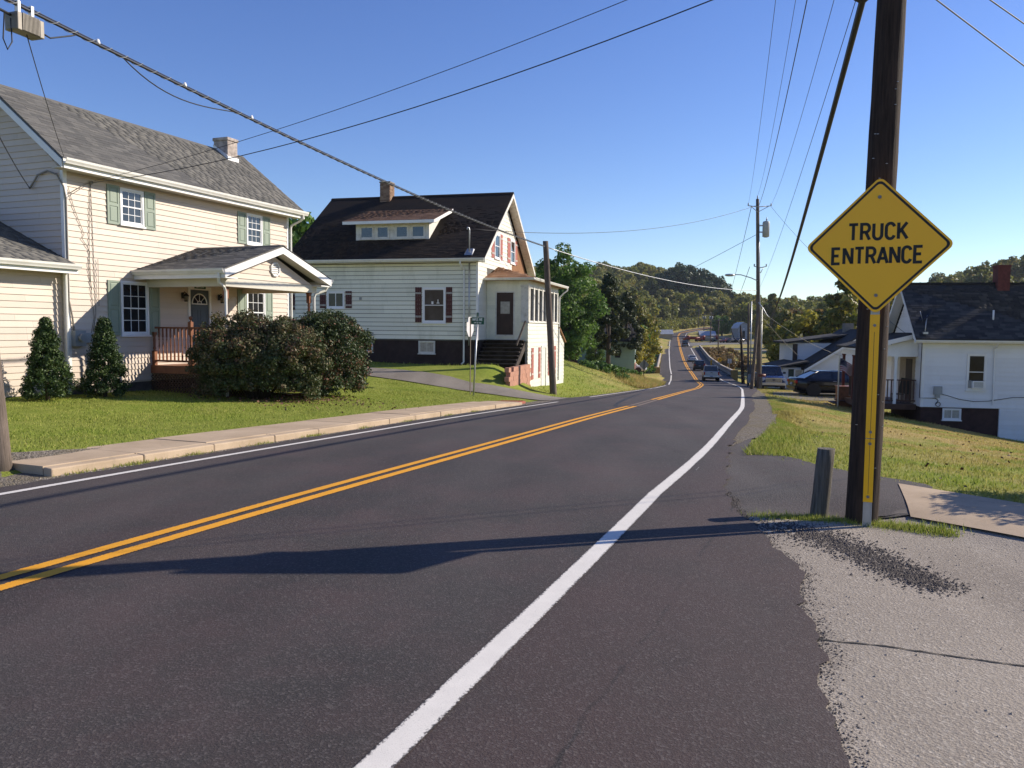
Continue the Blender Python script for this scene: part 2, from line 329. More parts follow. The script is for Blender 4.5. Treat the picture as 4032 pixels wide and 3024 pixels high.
def paint(name, col, worn=0.35):
    m = NT(name)
    g1 = m.noise(160, 3, .7); g2 = m.noise(6, 6, .7)
    c = m.mix(m.ramp(g2, [(.35, 0.0), (.8, .35)]), col, tuple(v * 0.6 for v in col))
    c = m.mix(m.math('MULTIPLY', m.ramp(g1, [(.56, 0), (.70, 1)]), worn), c, (0.06, 0.055, 0.055))
    ed = m.n('ShaderNodeAttribute', attribute_name='edge').outputs['Fac']
    wr = m.math('ADD', ed, m.math('MULTIPLY', m.math('SUBTRACT', m.noise(70, 4, .75), .5), 1.5))
    wr = m.math('ADD', wr, m.math('MULTIPLY', m.math('SUBTRACT', m.noise(1.7, 5, .7), .5), .5))
    c = m.mix(m.ramp(wr, [(.06, 1.0), (.22, 0.0)]), c, (0.05, 0.046, 0.047))
    m.base(c); m.set(.75, 0, .3); m.bump(g1, .3, .004); return m.m
M_WHITE = paint('road_white', (0.74, 0.70, 0.63)); M_YEL = paint('road_yellow', (0.80, 0.36, 0.022), .3); M_GHOST = paint('faded_paint', (0.20, 0.15, 0.11), .5)
yl = np.concatenate([np.arange(-20, 60, .25), np.arange(60, 130, 1.0), np.arange(130, 400, 3.0), np.arange(400, 466, 1.0)])
W2 = .064
def lw(y): return float(np.interp(y, [0, 60, 130, 250], [.064, .075, .10, .13]))
def rl(y): return float(np.interp(y, [-20, 0, 3, 6.5, 10, 60, 70, 110, 130, 470], [3.9, 3.62, 3.55, 3.42, 3.27, 3.2, 3.35, 3.4, 3.3, 3.3]))
def seg(a, b): return yl[(yl >= a) & (yl <= b)]
def marking(name, f, a, b, m_, w=None):
    o = ribbon(name, lambda y: f(y) - (w or lw(y)), lambda y: f(y) + (w or lw(y)), seg(a, b), 0.005, m_, 6)
    e = o.data.attributes.new('edge', 'FLOAT', 'POINT'); k = len(o.data.vertices) // 7
    e.data.foreach_set('value', np.tile(np.array([0, .45, .85, 1, .85, .45, 0], np.float32), k)); return o
marking('right_edge_line', rl, -20, 66, M_WHITE, .075); marking('right_edge_line', rl, 66.5, 250, M_WHITE); marking('right_edge_line', rl, 268, 460, M_WHITE)
ll = lambda y: float(np.interp(y, [-20, 25, 60, 90, 470], [-3.05, -3.07, -3.15, -3.3, -3.3]))
marking('left_edge_line', ll, -20, 27.7, M_WHITE, .062)
marking('left_edge_line', ll, 33.5, 74, M_WHITE); marking('left_edge_line', ll, 80, 122, M_WHITE); marking('left_edge_line', ll, 126, 460, M_WHITE)
for s_ in (-1, 1):
    f = lambda y, s_=s_: s_ * float(np.interp(y, [-20, 60, 130, 300], [.105, .12, .16, .2]))
    marking('centre_line', f, -20, 24.8, M_YEL); marking('centre_line', f, 30.5, 104, M_YEL); marking('centre_line', f, 106, 460, M_YEL)
    marking('worn_centre_line', f, 25, 30.3, M_GHOST)
for yy in (11.7, 15.6, 20.0):   # short layout ticks of paint outside the edge line
    ribbon('paint_tick', rl(yy) + .15, rl(yy) + .168, np.array([yy, yy + .3]), .005, M_WHITE)
# tar skid marks
M_TAR = simple('tyre_rubber_mark', (0.018, 0.017, 0.017), .7, .3)
def smear(pts, w, name='skid_mark'):
    V = []; n = len(pts)
    for i, (l, y) in enumerate(pts):
        ww = w * (0.35 + 0.65 * math.sin(math.pi * min(1, (i + .5) / n)))
        V += [rpt(l - ww, y, .0025), rpt(l + ww, y, .0025)]
    tag(link(name, npmesh(name, V, [(2 * i, 2 * i + 1, 2 * i + 3, 2 * i + 2) for i in range(n - 1)], M_TAR)), kind='structure')
smear([(-.3 - 1.5 * (t / 20) ** .6, 24 + 17 * t / 20) for t in range(21)], .09)
smear([(-1.8 + .5 * math.sin(t / 20 * 2.2), 84 + 24 * t / 20) for t in range(21)], .10)
smear([(-1.2 + 1.0 * t / 20, 95 + 14 * t / 20) for t in range(21)], .08)
# ------------------------------------------------------------------ verges, sidewalk, lane, apron
def resamp(pts, n):
    p = np.array(pts, float); d = np.concatenate([[0], np.cumsum(np.hypot(*np.diff(p, axis=0).T))]); t = np.linspace(0, d[-1], n)
    return np.stack([np.interp(t, d, p[:, 0]), np.interp(t, d, p[:, 1])], 1)
def drape(name, A, B, na, nb, dz, mat_, jit=0.0, kind='structure', parent=None):
    a, b = resamp(A, na), resamp(B, na); t = np.linspace(0, 1, nb)[None, :, None]
    if jit:
        a = a + rng.normal(0, jit, a.shape); b = b + rng.normal(0, jit, b.shape)
    P = a[:, None] * (1 - t) + b[:, None] * t; P = P.reshape(-1, 2); z = tz(P[:, 0], P[:, 1]) + dz
    V = np.column_stack([P, z]); i = np.arange(na * nb).reshape(na, nb)
    Fq = np.stack([i[:-1, :-1], i[:-1, 1:], i[1:, 1:], i[1:, :-1]], -1).reshape(-1, 4)
    o = link(name, npmesh(name, V, Fq, mat_, True), parent)
    return tag(o, kind=kind) if kind else o
def road_xy(l, y): p = rpt(l, y); return (p[0], p[1])
ribbon('gravel_strip', -4.3, -3.42, np.arange(7.4, 31, .25), -.028, M_GRAVEL, 3, jit=.0)
drape('gravel_verge', [road_xy(-3.4, y) for y in np.arange(-6, 10.1, .5)], [road_xy(l, y) for y, l in zip(np.arange(-6, 10.1, .5), np.interp(np.arange(-6, 10.1, .5), [-6, 4, 6.5, 8.2, 10.1], [-7, -7, -6.4, -5.0, -4.7]))], 80, 8, .022, M_GRAVEL, .02)

sw = ribbon('sidewalk', -5.0, -3.8, np.arange(8.4, 25.6, .5), .06, M_CONC, 2)
cuts = [8.25]
while cuts[-1] < 25.0: cuts.append(cuts[-1] + random.uniform(1.25, 1.5))
def rhex(mb, l0, l1, y0, y1, b, t0, t1):
    mb.hexa([rpt(l0, y0, b), rpt(l1, y0, b), rpt(l1, y1, b), rpt(l0, y1, b), rpt(l0, y0, t0), rpt(l1, y0, t1), rpt(l1, y1, t1), rpt(l0, y1, t0)])
for a, b in zip(cuts[:-1], cuts[1:]):
    drop = float(np.interp(.5 * (a + b), [8, 9, 23.4, 26], [.035, .09, .10, .04])); j = random.uniform(-.006, .006)
    mb = MB(); rhex(mb, -5.0, -3.935, a + .008, b - .008, -.05, drop + .03 + j, drop + .006 + j); mb.build('slab', M_CONC, sw, .006)
    mb = MB(); rhex(mb, -3.925, -3.77 + random.uniform(-.008, .008), a + .003, b - .003, -.15, drop + .002, drop - .012); mb.build('kerb_stone', M_CONC, sw, .018)
M_TACT = simple('tactile_red', (0.34, 0.10, 0.06), .8, .2, 12, dirt=(0.2, 0.15, 0.1))
mb = MB(); rhex(mb, -4.9, -4.05, 25.6, 26.75, -.1, .07, .05)
for i in range(7):
    for k in range(6): 
        p = rpt(-4.82 + .12 * i, 25.7 + .18 * k, .068); mb.lathe([(.035, 0), (.025, .012)], p, 6)
mb.build('tactile_pad', M_TACT, sw)

drape('side_lane', [(3.5, 30.3), (1.2, 30.7), (-2, 31.3), (-7, 33.4), (-12, 34.6), (-24, 36)], [(3.9, 35.0), (1.6, 34.0), (-1.6, 33.6), (-6.6, 35.9), (-12, 37.2), (-24, 39)], 60, 8, .03, M_LANE, .03)
ribbon('dirt_shoulder', lambda y: redge(y) - .15, lambda y: redge(y) - .1 + (.72 + random.uniform(-.07, .07)) * float(sst((y - 13.5) / 5)), np.arange(13.5, 60, .35), -.018, M_GRAVEL, 3)
A = [road_xy(redge(y) - .15, y) for y in np.arange(-16, 9.4, .5)]
apron = drape('old_apron', A, [(12, -14), (10, -4), (8.8, 1.75), (6.75, 4.4), (4.7, 7.06), (4.0, 7.8), (3.0, 7.55), (2.35, 7.75)], 90, 40, .016, M_OLD, .006)
v_ = np.array([q.co[:] for q in apron.data.vertices]); l__ = lat(v_[:, 0], v_[:, 1]); k_ = sst((l__ - 5.2) / 2.0); v_[:, 2] = (gz(v_[:, 1]) - .012 * l__ - .010) * (1 - k_) + v_[:, 2] * k_; v_[:, 2] = np.maximum(v_[:, 2], tz(v_[:, 0], v_[:, 1]) + .012); apron.data.vertices.foreach_set('co', v_.astype(np.float32).ravel())
drape('driveway_patch', [road_xy(redge(y) - .12, y) for y in np.arange(8.6, 17.1, .5)], [(3.5, 7.75), (4.15, 7.75), (4.85, 9.15), (4.45, 9.9), (4.2, 11.2), (4.0, 13.3), (4.6, 15.2), (5.0, 16.2)], 60, 12, .028, M_PATCH, .02)
conc = drape('concrete_walk', [(3.86, 7.62), (4.48, 6.86), (6.5, 4.2), (8.6, 1.6), (11, -3)], [(4.5, 9.2), (5.25, 8.1), (7.6, 5.2), (9.9, 2.4), (12.4, -2.4)], 60, 10, .036, M_CONC)
def apz(x, y):
    x, y = np.asarray(x, float), np.asarray(y, float); l__ = lat(x, y); t_ = tz(x, y); k_ = sst((l__ - 5.2) / 2.0)
    return np.maximum((gz(y) - .012 * l__ - .010) * (1 - k_) + (t_ + .016) * k_, t_ + .012)
# crack in the old apron
M_CRACK = simple('crack_shadow', (0.03, 0.027, 0.025), .95, .2)
P = resamp([(1.75, 4.55), (2.1, 4.5), (2.6, 4.36), (3.1, 4.26), (3.9, 4.18)], 60); P[:, 1] += np.cumsum(rng.normal(0, .007, 60)) * .8
V = []
for i, (x, y) in enumerate(P):
    w = .004 + .006 * abs(math.sin(i * .7)); z = float(apz(x, y)) + .004; V += [(x, y - w, z), (x, y + w, z)]
tag(link('pavement_crack', npmesh('pavement_crack', V, [(2 * i, 2 * i + 2, 2 * i + 3, 2 * i + 1) for i in range(59)], M_CRACK)), kind='structure')

# crumbled edge where the new asphalt thins out over the old apron
ys_ = rng.uniform(5.0, 10.5, 3600); es_ = np.array([redge(v) for v in ys_]) + np.abs(rng.normal(0, .05, 3600)) * 1.2 - .02; P = np.array([rpt(l, v) for l, v in zip(es_, ys_)])
EDGE_CRUMBS = P
# right-hand valley drives
M_DRIVE = simple('pale_drive', (0.17, 0.16, 0.14), .9, .15, .5)
drape('farm_drive', [road_xy(5.0, 247), (66, 240), (80, 222), (100, 205), (130, 190)], [road_xy(5.0, 258), (68, 247), (82, 229), (102, 212), (132, 197)], 50, 6, .05, M_DRIVE)
drape('gravel_lot', [road_xy(3.6, 268), (80, 276), (100, 272), (125, 268)], [road_xy(3.6, 296), (82, 302), (102, 304), (128, 300)], 40, 10, .06, M_DRIVE)
drape('car_pull_off', [(13.5, 41), (15, 42.5), (18, 44), (22, 45)], [(16, 49), (17.5, 49), (21, 49.5), (25, 50)], 20, 8, .03, M_LANE)
drape('truck_pull_off', [(19.2, 60.5), (21, 61), (24, 62)], [(20.6, 72), (24, 72), (28, 72)], 20, 8, .03, M_GRAVEL)

# crumbs of broken asphalt and pebbles, beyond counting
def crumbs(name, pts, smin, smax, mat_, label, cat):
    n = len(pts); s = rng.uniform(smin, smax, n); ang = rng.uniform(0, 6.28, n)
    base = np.array([[1, 0, 0], [-.5, .87, 0], [-.5, -.87, 0], [.1, .1, .9]]); V = np.empty((n, 4, 3))
    c, si = np.cos(ang), np.sin(ang)
    for k in range(4):
        jit = rng.uniform(.6, 1.3, n); bx, by, bz = base[k]
        V[:, k, 0] = pts[:, 0] + s * jit * (bx * c - by * si); V[:, k, 1] = pts[:, 1] + s * jit * (bx * si + by * c); V[:, k, 2] = pts[:, 2] + s * jit * bz - .002
    i = np.arange(n)[:, None] * 4; Fq = np.concatenate([i + np.array([[0, 1, 3]]), i + np.array([[1, 2, 3]]), i + np.array([[2, 0, 3]])])
    return tag(link(name, npmesh(name, V.reshape(-1, 3), Fq, mat_, attr=rng.random(len(Fq)))), label, cat, kind='stuff')
M_CRUMB = simple('asphalt_crumb', (0.085, 0.073, 0.066), .9, .4, 40); M_PEB = simple('pebble', (0.33, 0.29, 0.24), .9, .4, 30)
t = rng.random(6500) ** .8; ctr = resamp([(2.35, 7.45), (2.7, 7.1), (2.85, 6.6), (2.95, 6.1), (3.05, 5.55)], 50)
P = ctr[(t * 49).astype(int)] + rng.normal(0, 1, (6500, 2)) * (np.array([.20, .19])[None] * (1 - .45 * t[:, None]))
crumbs('asphalt_crumbs', np.column_stack([P, apz(P[:, 0], P[:, 1]) + .001]), .003, .016, M_CRUMB, 'dark broken asphalt crumbs spread in front of the pole', 'rubble')
P = np.column_stack([rng.uniform(.9, 4.3, 1100), rng.uniform(2.6, 7.6, 1100)]); k = lat(P[:, 0], P[:, 1]) > 4.7; P = P[k]
crumbs('apron_pebbles', np.column_stack([P, apz(P[:, 0], P[:, 1]) + .001]), .003, .012, M_PEB, 'loose pale pebbles lying on the old grey apron', 'pebbles')
crumbs('edge_crumbs', np.column_stack([EDGE_CRUMBS[:, :2], apz(EDGE_CRUMBS[:, 0], EDGE_CRUMBS[:, 1])]), .003, .011, M_CRUMB, 'dark crumbs along the ragged edge of the new asphalt', 'rubble')
ys_ = rng.uniform(8, 30, 1600); ls_ = -3.5 - np.abs(rng.normal(0, .13, 1600)); P = np.array([rpt(l, y) for l, y in zip(ls_, ys_)])
crumbs('kerb_pebbles', P + np.array([0, 0, -.02]), .006, .02, M_PEB, 'loose gravel lying along the foot of the kerb', 'gravel')

N_ = 700; ys_ = rng.uniform(8.2, 25, N_); ls_ = -3.70 + rng.normal(0, .05, N_)
M_DRYW = simple('dry_weed', (0.26, 0.17, 0.06), .9, .4, 20)
# ------------------------------------------------------------------ grass blades
m = NT('grass_blade')
r = m.rnd(); c = m.ramp(r, [(0.0, (0.16, 0.22, 0.025)), (.5, (0.27, 0.34, 0.05)), (.85, (0.36, 0.41, 0.08)), (1.0, (0.48, 0.42, 0.14))])
sx = m.n('ShaderNodeSeparateXYZ'); m.l(m.pos, sx.inputs[0])
rt = m.ramp(m.math('MULTIPLY', m.math('ADD', sx.outputs[0], 30), 1 / 80), [(0.42, 0.12), (0.5, 1.0)])
dry = m.math('MULTIPLY', m.ramp(m.noise(0.55, 5, 0.6), [(0.36, 0.0), (0.54, 0.9)]), rt)
c = m.mix(dry, c, m.ramp(r, [(0, (0.40, 0.28, 0.10)), (1, (0.60, 0.46, 0.19))]))
m.base(c); m.set(.7, 0, .2)
tr = m.n('ShaderNodeBsdfTranslucent'); m.l(c, tr.inputs[0]); ms = m.n('ShaderNodeMixShader'); ms.inputs[0].default_value = .35
m.l(m.b.outputs[0], ms.inputs[1]); m.l(tr.outputs[0], ms.inputs[2]); m.l(ms.outputs[0], m.out.inputs[0]); M_BLADE = m.m
def blades(name, P, hmin, hmax, w, label, tall=None):
    n = len(P); z = tz(P[:, 0], P[:, 1]); a = rng.uniform(0, 6.28, n); h = rng.uniform(hmin, hmax, n) * (1 if tall is None else tall)
    lean = rng.normal(0, .45, (n, 2)) * h[:, None]; dx = np.cos(a) * w * rng.uniform(.6, 1.4, n); dy = np.sin(a) * w
    V = np.empty((n, 3, 3)); V[:, 0] = np.column_stack([P[:, 0] - dx, P[:, 1] - dy, z - .012]); V[:, 1] = np.column_stack([P[:, 0] + dx, P[:, 1] + dy, z - .012]); V[:, 2] = np.column_stack([P + lean, z + h])
    return tag(link(name, npmesh(name, V.reshape(-1, 3), np.arange(3 * n).reshape(-1, 3), M_BLADE, attr=rng.random(n))), label, 'grass', kind='stuff')
def inpoly(P, poly):
    x, y = P[:, 0], P[:, 1]; r = np.zeros(len(P), bool); j = len(poly) - 1
    for i in range(len(poly)):
        xi, yi = poly[i]; xj, yj = poly[j]
        r ^= ((yi > y) != (yj > y)) & (x < (xj - xi) * (y - yi) / (yj - yi + 1e-12) + xi); j = i
    return r
H1R = math.radians(21.6); H1U = np.array([math.sin(H1R), math.cos(H1R)]); H1V = np.array([math.cos(H1R), -math.sin(H1R)]); H1O = np.array([-11.10, 20.0])
N = 190000; P = np.column_stack([rng.uniform(-16, 1.5, N), 8 + 26 * rng.random(N) ** 1.15]); l = lat(P[:, 0], P[:, 1])
q = P - H1O; loc_v = q @ H1V
k = (l < -5.02 + .1 * rng.normal(size=N)) & (loc_v > -.1) & ~((P[:, 1] > 31.4 + (-P[:, 0]) * .22)) & ~((P[:, 1] - .9 < 9.4) & (l > -5.6))
blades('front_lawn_grass', P[k], .016, .045, .010, 'short sunlit grass blades covering the lawn before the cream house')
N = 230000; P = np.column_stack([rng.uniform(2.5, 30, N), 7.5 + 32 * rng.random(N) ** 1.5]); l = lat(P[:, 0], P[:, 1])
k = (l > np.interp(P[:, 1], [7, 10, 11.5, 14, 18, 40], [5.6, 5.4, 4.4, 3.95, 4.25, 4.35])) & ((P[:, 0] - 4.6) * .81 + (P[:, 1] - 9.2) * .58 > 0.02) & (np.abs(P[:, 0] / np.maximum(P[:, 1], 1)) < .72)
k &= ~((P[:, 0] > 18.3) & (P[:, 1] > 36.1 - (P[:, 0] - 18.4) * .18))
blades('right_lawn_grass', P[k], .016, .06, .011, 'patchy green and straw grass sloping down to the white house')
N = 22000; y = rng.uniform(13.6, 34, N); l = np.interp(y, [9, 11.5, 14, 18, 40], [4.6, 4.35, 3.85, 4.15, 4.25]) + np.abs(rng.normal(0, .35, N)); h = hd(y); P = np.column_stack([cx(y) + l * np.cos(h), y - l * np.sin(h)])
blades('roadside_weeds', P, .03, .11, .012, 'taller ragged grass along the right edge of the road')
N = 5200; t = rng.random(N); P = resamp([(2.45, 7.75), (2.9, 7.72), (3.3, 7.55), (3.75, 7.3), (4.0, 7.15)], 60)[(t * 59).astype(int)] + rng.normal(0, .075, (N, 2))
ky = rng.choice([8.6, 9.3, 9.5, 10.4, 11.9, 13.2, 13.4, 15.1, 17.0, 19.2, 21], 1800) + rng.normal(0, .16, 1800); P2 = np.array([rpt(-3.70 + v, w)[:2] for v, w in zip(rng.normal(0, .045, 1800), ky)])
blades('kerb_weeds', P2, .02, .09, .008, 'dry weeds growing along the foot of the kerb')
blades('verge_tuft_grass', P, .02, .09, .006, 'green and straw grass tuft around the pole foot')
N = 30000; P = np.column_stack([rng.uniform(-12, 10, N), rng.uniform(33, 78, N)]); l = lat(P[:, 0], P[:, 1])
q = P - np.array([-1.635, 37.5]); a = math.radians(14.5); lx = q[:, 0] * math.cos(a) - q[:, 1] * math.sin(a); ly = q[:, 0] * math.sin(a) + q[:, 1] * math.cos(a)
k = (l < -3.7) & ~((lx < 2.15) & (ly > -.05) & (ly < 11)) & ((P[:, 1] > 36.3 - P[:, 0] * .1) | (P[:, 0] > 1.6))
blades('bank_grass', P[k], .04, .12, .02, 'sunlit grass on the bank beside the dark-roofed house')
N = 16000; y = rng.uniform(46, 84, N); l = -3.7 - np.abs(rng.normal(0, 1.0, N)) * np.interp(y, [46, 60, 80], [.3, 1.2, 1.4]); h = hd(y); P = np.column_stack([cx(y) + l * np.cos(h), y - l * np.sin(h)])
blades('bank_weeds', P[y > 60], .1, .5, .03, 'tall tangled weeds along the foot of the left bank')
N = 22000; y = rng.uniform(38, 75, N); l = rng.uniform(4.3, 12, N); h = hd(y); P = np.column_stack([cx(y) + l * np.cos(h), y - l * np.sin(h)])
blades('parking_grass', P, .03, .12, .02, 'thin trampled grass around the parked vehicles')
# ------------------------------------------------------------------ building helpers
def sidingmat(name, col, dirt, amt):
    m = NT(name); r = m.rnd()
    c = m.mix(m.ramp(r, [(0, .0), (1, 1.0)]), tuple(v * .93 for v in col), tuple(min(1, v * 1.04) for v in col))
    st = m.noise(1.0, 5, .7, m.mapping((1.2, 1.2, .35)))
    c = m.mix(m.math('MULTIPLY', m.ramp(st, [(.5, 0), (.75, 1)]), amt), c, dirt)
    c = m.mix(m.math('MULTIPLY', m.ramp(m.noise(14, 6, .75), [(.6, 0), (.72, 1)]), amt * .8), c, dirt)
    m.base(c); m.set(.5, 0, .35); m.bump(m.noise(45, 3, .5, m.mapping((1, 1, .2))), .06, .004); return m.m
def shinglemat(name, stops, gran=.5, moss=None):
    m = NT(name); c = m.ramp(m.rnd(), stops)
    c = m.mix(.55, c, m.ramp(m.noise(2.0, 5, .7), [(.3, .85), (.75, 1.12)]), 'MULTIPLY')
    if moss: c = m.mix(m.ramp(m.noise(.9, 6, .7), [(.45, 0), (.72, .75)]), c, moss)
    c = m.mix(gran, c, m.ramp(m.noise(220, 2, .7), [(.25, .35), (.75, 1.6)]), 'MULTIPLY')
    m.base(c); m.set(.92, 0, .2); m.bump(m.noise(220, 2), .4, .004); return m.m
def glassmat(name, col=(0.015, 0.018, 0.022), rough=.04, wav=.02, spec=.9):
    m = NT(name); c = m.mix(m.ramp(m.noise(1.4, 3), [(.4, 0), (.7, 1)]), col, tuple(v * 2.2 + .004 for v in col)); m.base(c); m.set(rough, 0, spec); m.bump(m.noise(1.1, 2), wav, .05); return m.m
M_GLASS = glassmat('window_glass'); M_GLASSD = glassmat('dark_glass', (0.008, 0.009, 0.011), .08, .02, .3); M_CURT = simple('curtain_behind_glass', (0.32, 0.31, 0.27), .35, .25, 6, spec=.8)
M_TRIM = simple('white_trim', (0.78, 0.77, 0.74), .45, .05, 2, dirt=(0.5, 0.47, 0.4), dirt_amt=.25)
M_VINYLW = simple('vinyl_window', (0.80, 0.80, 0.80), .4, .03)
M_GUT = simple('gutter_metal', (0.74, 0.72, 0.66), .4, .06, 2, dirt=(0.42, 0.38, 0.3), dirt_amt=.4, dirt_scale=3)

def siding(parent, fr, a0, a1, b0, b1, expo, mat_, openings=(), clip=None, jl=(2.4, 3.8), th=.024, gap=.001):
    i = 0; b = b0
    while b < b1 - .01:
        t = min(b + expo, b1); lo0, hi0 = (a0, a1) if clip is None else clip(b); lo1, hi1 = (a0, a1) if clip is None else clip(t)
        if hi0 - lo0 < .08: break
        ivs = [(lo0, hi0)]
        for (oa0, oa1, ob0, ob1) in openings:
            ov = min(ob1, t) - max(ob0, b)
            if ov > .4 * (t - b):
                nv = []
                for x0, x1 in ivs:
                    if oa1 <= x0 or oa0 >= x1: nv.append((x0, x1)); continue
                    if oa0 > x0 + .02: nv.append((x0, oa0))
                    if oa1 < x1 - .02: nv.append((oa1, x1))
                ivs = nv
        for x0, x1 in ivs:
            cuts_ = [x0]; nx_ = x0 + random.uniform(.5, jl[1])
            while nx_ < x1 - .5: cuts_.append(nx_); nx_ += random.uniform(*jl)
            cuts_.append(x1)
            for p0, p1 in zip(cuts_[:-1], cuts_[1:]):
                q0 = lo1 if (clip and p0 == lo0) else p0; q1 = hi1 if (clip and p1 == hi0) else p1
                if q1 - q0 < .03: q0 = q1 = .5 * (q0 + q1); q0 -= .015; q1 += .015
                e = .0015; P = fr.p; mb = MB()
                mb.hexa([P(p0 + e, b, th), P(p1 - e, b, th), P(p1 - e, b, 0), P(p0 + e, b, 0), P(q0 + e, t - gap, .003), P(q1 - e, t - gap, .003), P(q1 - e, t - gap, 0), P(q0 + e, t - gap, 0)])
                mb.build('siding_board', mat_, parent)
        b += expo; i += 1

def window(parent, fr, a0, a1, b0, b1, nx_=3, ny_=2, kind='hung', case=.055, mt=None, gl=None, label=None, proud=.05, sill=True):
    mt = mt or M_VINYLW; gl = gl or M_GLASS
    mb = MB(); fr.ring(mb, a0, a1, b0, b1, case, -.01, proud)
    if sill: fr.box(mb, a0 - .03, a1 + .03, b0 - .045, b0 - .001, -.01, proud + .035)
    w = mb.build('window', mt, parent)
    if label: w['label'] = label
    A0, A1, B0, B1 = a0 + case, a1 - case, b0 + case, b1 - case; s = .035
    if kind == 'hung':
        mid = .5 * (B0 + B1); sashes = [(A0, A1, mid - s * .5, B1, .032), (A0, A1, B0, mid + s * .5, .022)]
    elif kind == 'slide':
        mid = .5 * (A0 + A1); sashes = [(A0, mid + s * .5, B0, B1, .032), (mid - s * .5, A1, B0, B1, .022)]
    else: sashes = [(A0, A1, B0, B1, .03)]
    for (p0, p1, q0, q1, cc) in sashes:
        mb = MB(); fr.ring(mb, p0, p1, q0, q1, s, -.005, cc); mb.build('sash', mt, w)
        g0, g1, h0, h1 = p0 + s, p1 - s, q0 + s, q1 - s; cw, ch = (g1 - g0) / nx_, (h1 - h0) / ny_; mu = .0075
        for i in range(nx_):
            for j in range(ny_):
                mb = MB(); fr.box(mb, g0 + i * cw + (mu if i else 0), g0 + (i + 1) * cw - (mu if i < nx_ - 1 else 0), h0 + j * ch + (mu if j else 0), h0 + (j + 1) * ch - (mu if j < ny_ - 1 else 0), 0, cc - .016); mb.build('pane', gl, w)
        if nx_ * ny_ > 1:
            mb = MB()
            for i in range(1, nx_): fr.box(mb, g0 + i * cw - mu, g0 + i * cw + mu, h0, h1, 0, cc - .008)
            for j in range(1, ny_): fr.box(mb, g0, g1, h0 + j * ch - mu, h0 + j * ch + mu, 0, cc - .010)
            mb.build('muntin', mt, w)
    return w
def panel_shutter(parent, fr, a0, a1, b0, b1, mat_):
    mb = MB(); fr.box(mb, a0, a1, b0, b1, .018, .034); st = .055
    fr.ring(mb, a0, a1, b0, b1, st, .034, .048); mid = b0 + (b1 - b0) * .5; fr.box(mb, a0 + st, a1 - st, mid - .035, mid + .035, .034, .048)
    s = mb.build('shutter', mat_, parent)
    for q0, q1 in ((b0 + st, mid - .035), (mid + .035, b1 - st)):
        mb = MB(); P = fr.p; a, b, e = a0 + st + .02, a1 - st - .02, .022; y0, y1 = q0 + .02, q1 - .02
        mb.hexa([P(a, y0, .034), P(b, y0, .034), P(b, y1, .034), P(a, y1, .034), P(a + e, y0 + e, .047), P(b - e, y0 + e, .047), P(b - e, y1 - e, .047), P(a + e, y1 - e, .047)]); mb.build('panel', mat_, s)
def batten_shutter(parent, fr, a0, a1, b0, b1, mat_, mb_mat):
    s = None; n = 3; w = (a1 - a0) / n
    for i in range(n):
        mb = MB(); fr.box(mb, a0 + i * w + .004, a0 + (i + 1) * w - .004, b0, b1, .018, .04)
        if s is None: s = mb.build('shutter', mat_, parent)
        else: mb.build('plank', mat_, s)
    for f in (.17, .83):
        z = b0 + (b1 - b0) * f; mb = MB(); fr.box(mb, a0 + .01, a1 - .01, z - .035, z - .012, .04, .056); fr.box(mb, a0 + .01, a1 - .01, z + .012, z + .035, .04, .056); mb.build('batten', mb_mat, s)
def gutter(parent, p0, p1, out, size=.13, name='gutter', mat_=None):
    p0, p1, out = Vector(p0), Vector(p1), Vector(out).normalized(); s = size; up = Vector((0, 0, 1))
    prof = [(0, 0), (.62, 0), (.72, .25), (.95, .6), (1, 1), (.93, 1), (.88, .62), (.65, .3), (.58, .08), (.06, .08), (.06, 1), (0, 1)]
    mb = MB(); mb.loft([[p0 + out * (a * s) + up * (b * s) for a, b in prof], [p1 + out * (a * s) + up * (b * s) for a, b in prof]], True, True, False)
    return mb.build(name, mat_ or M_GUT, parent)
def downspout(parent, pts, r=.042, mat_=None):
    mb = MB(); mb.tube(pts, r, 8, smooth=False)
    d = mb.build('downspout', mat_ or M_GUT, parent); return d
def beam(p0, p1, w, h, up=(0, 0, 1)):
    p0, p1 = Vector(p0), Vector(p1); d = (p1 - p0).normalized(); u = Vector(up); s = d.cross(u).normalized() * w / 2; u = s.cross(d).normalized() * h / 2
    return [p0 - s - u, p0 + s - u, p1 + s - u, p1 - s - u, p0 - s + u, p0 + s + u, p1 + s + u, p1 - s + u]

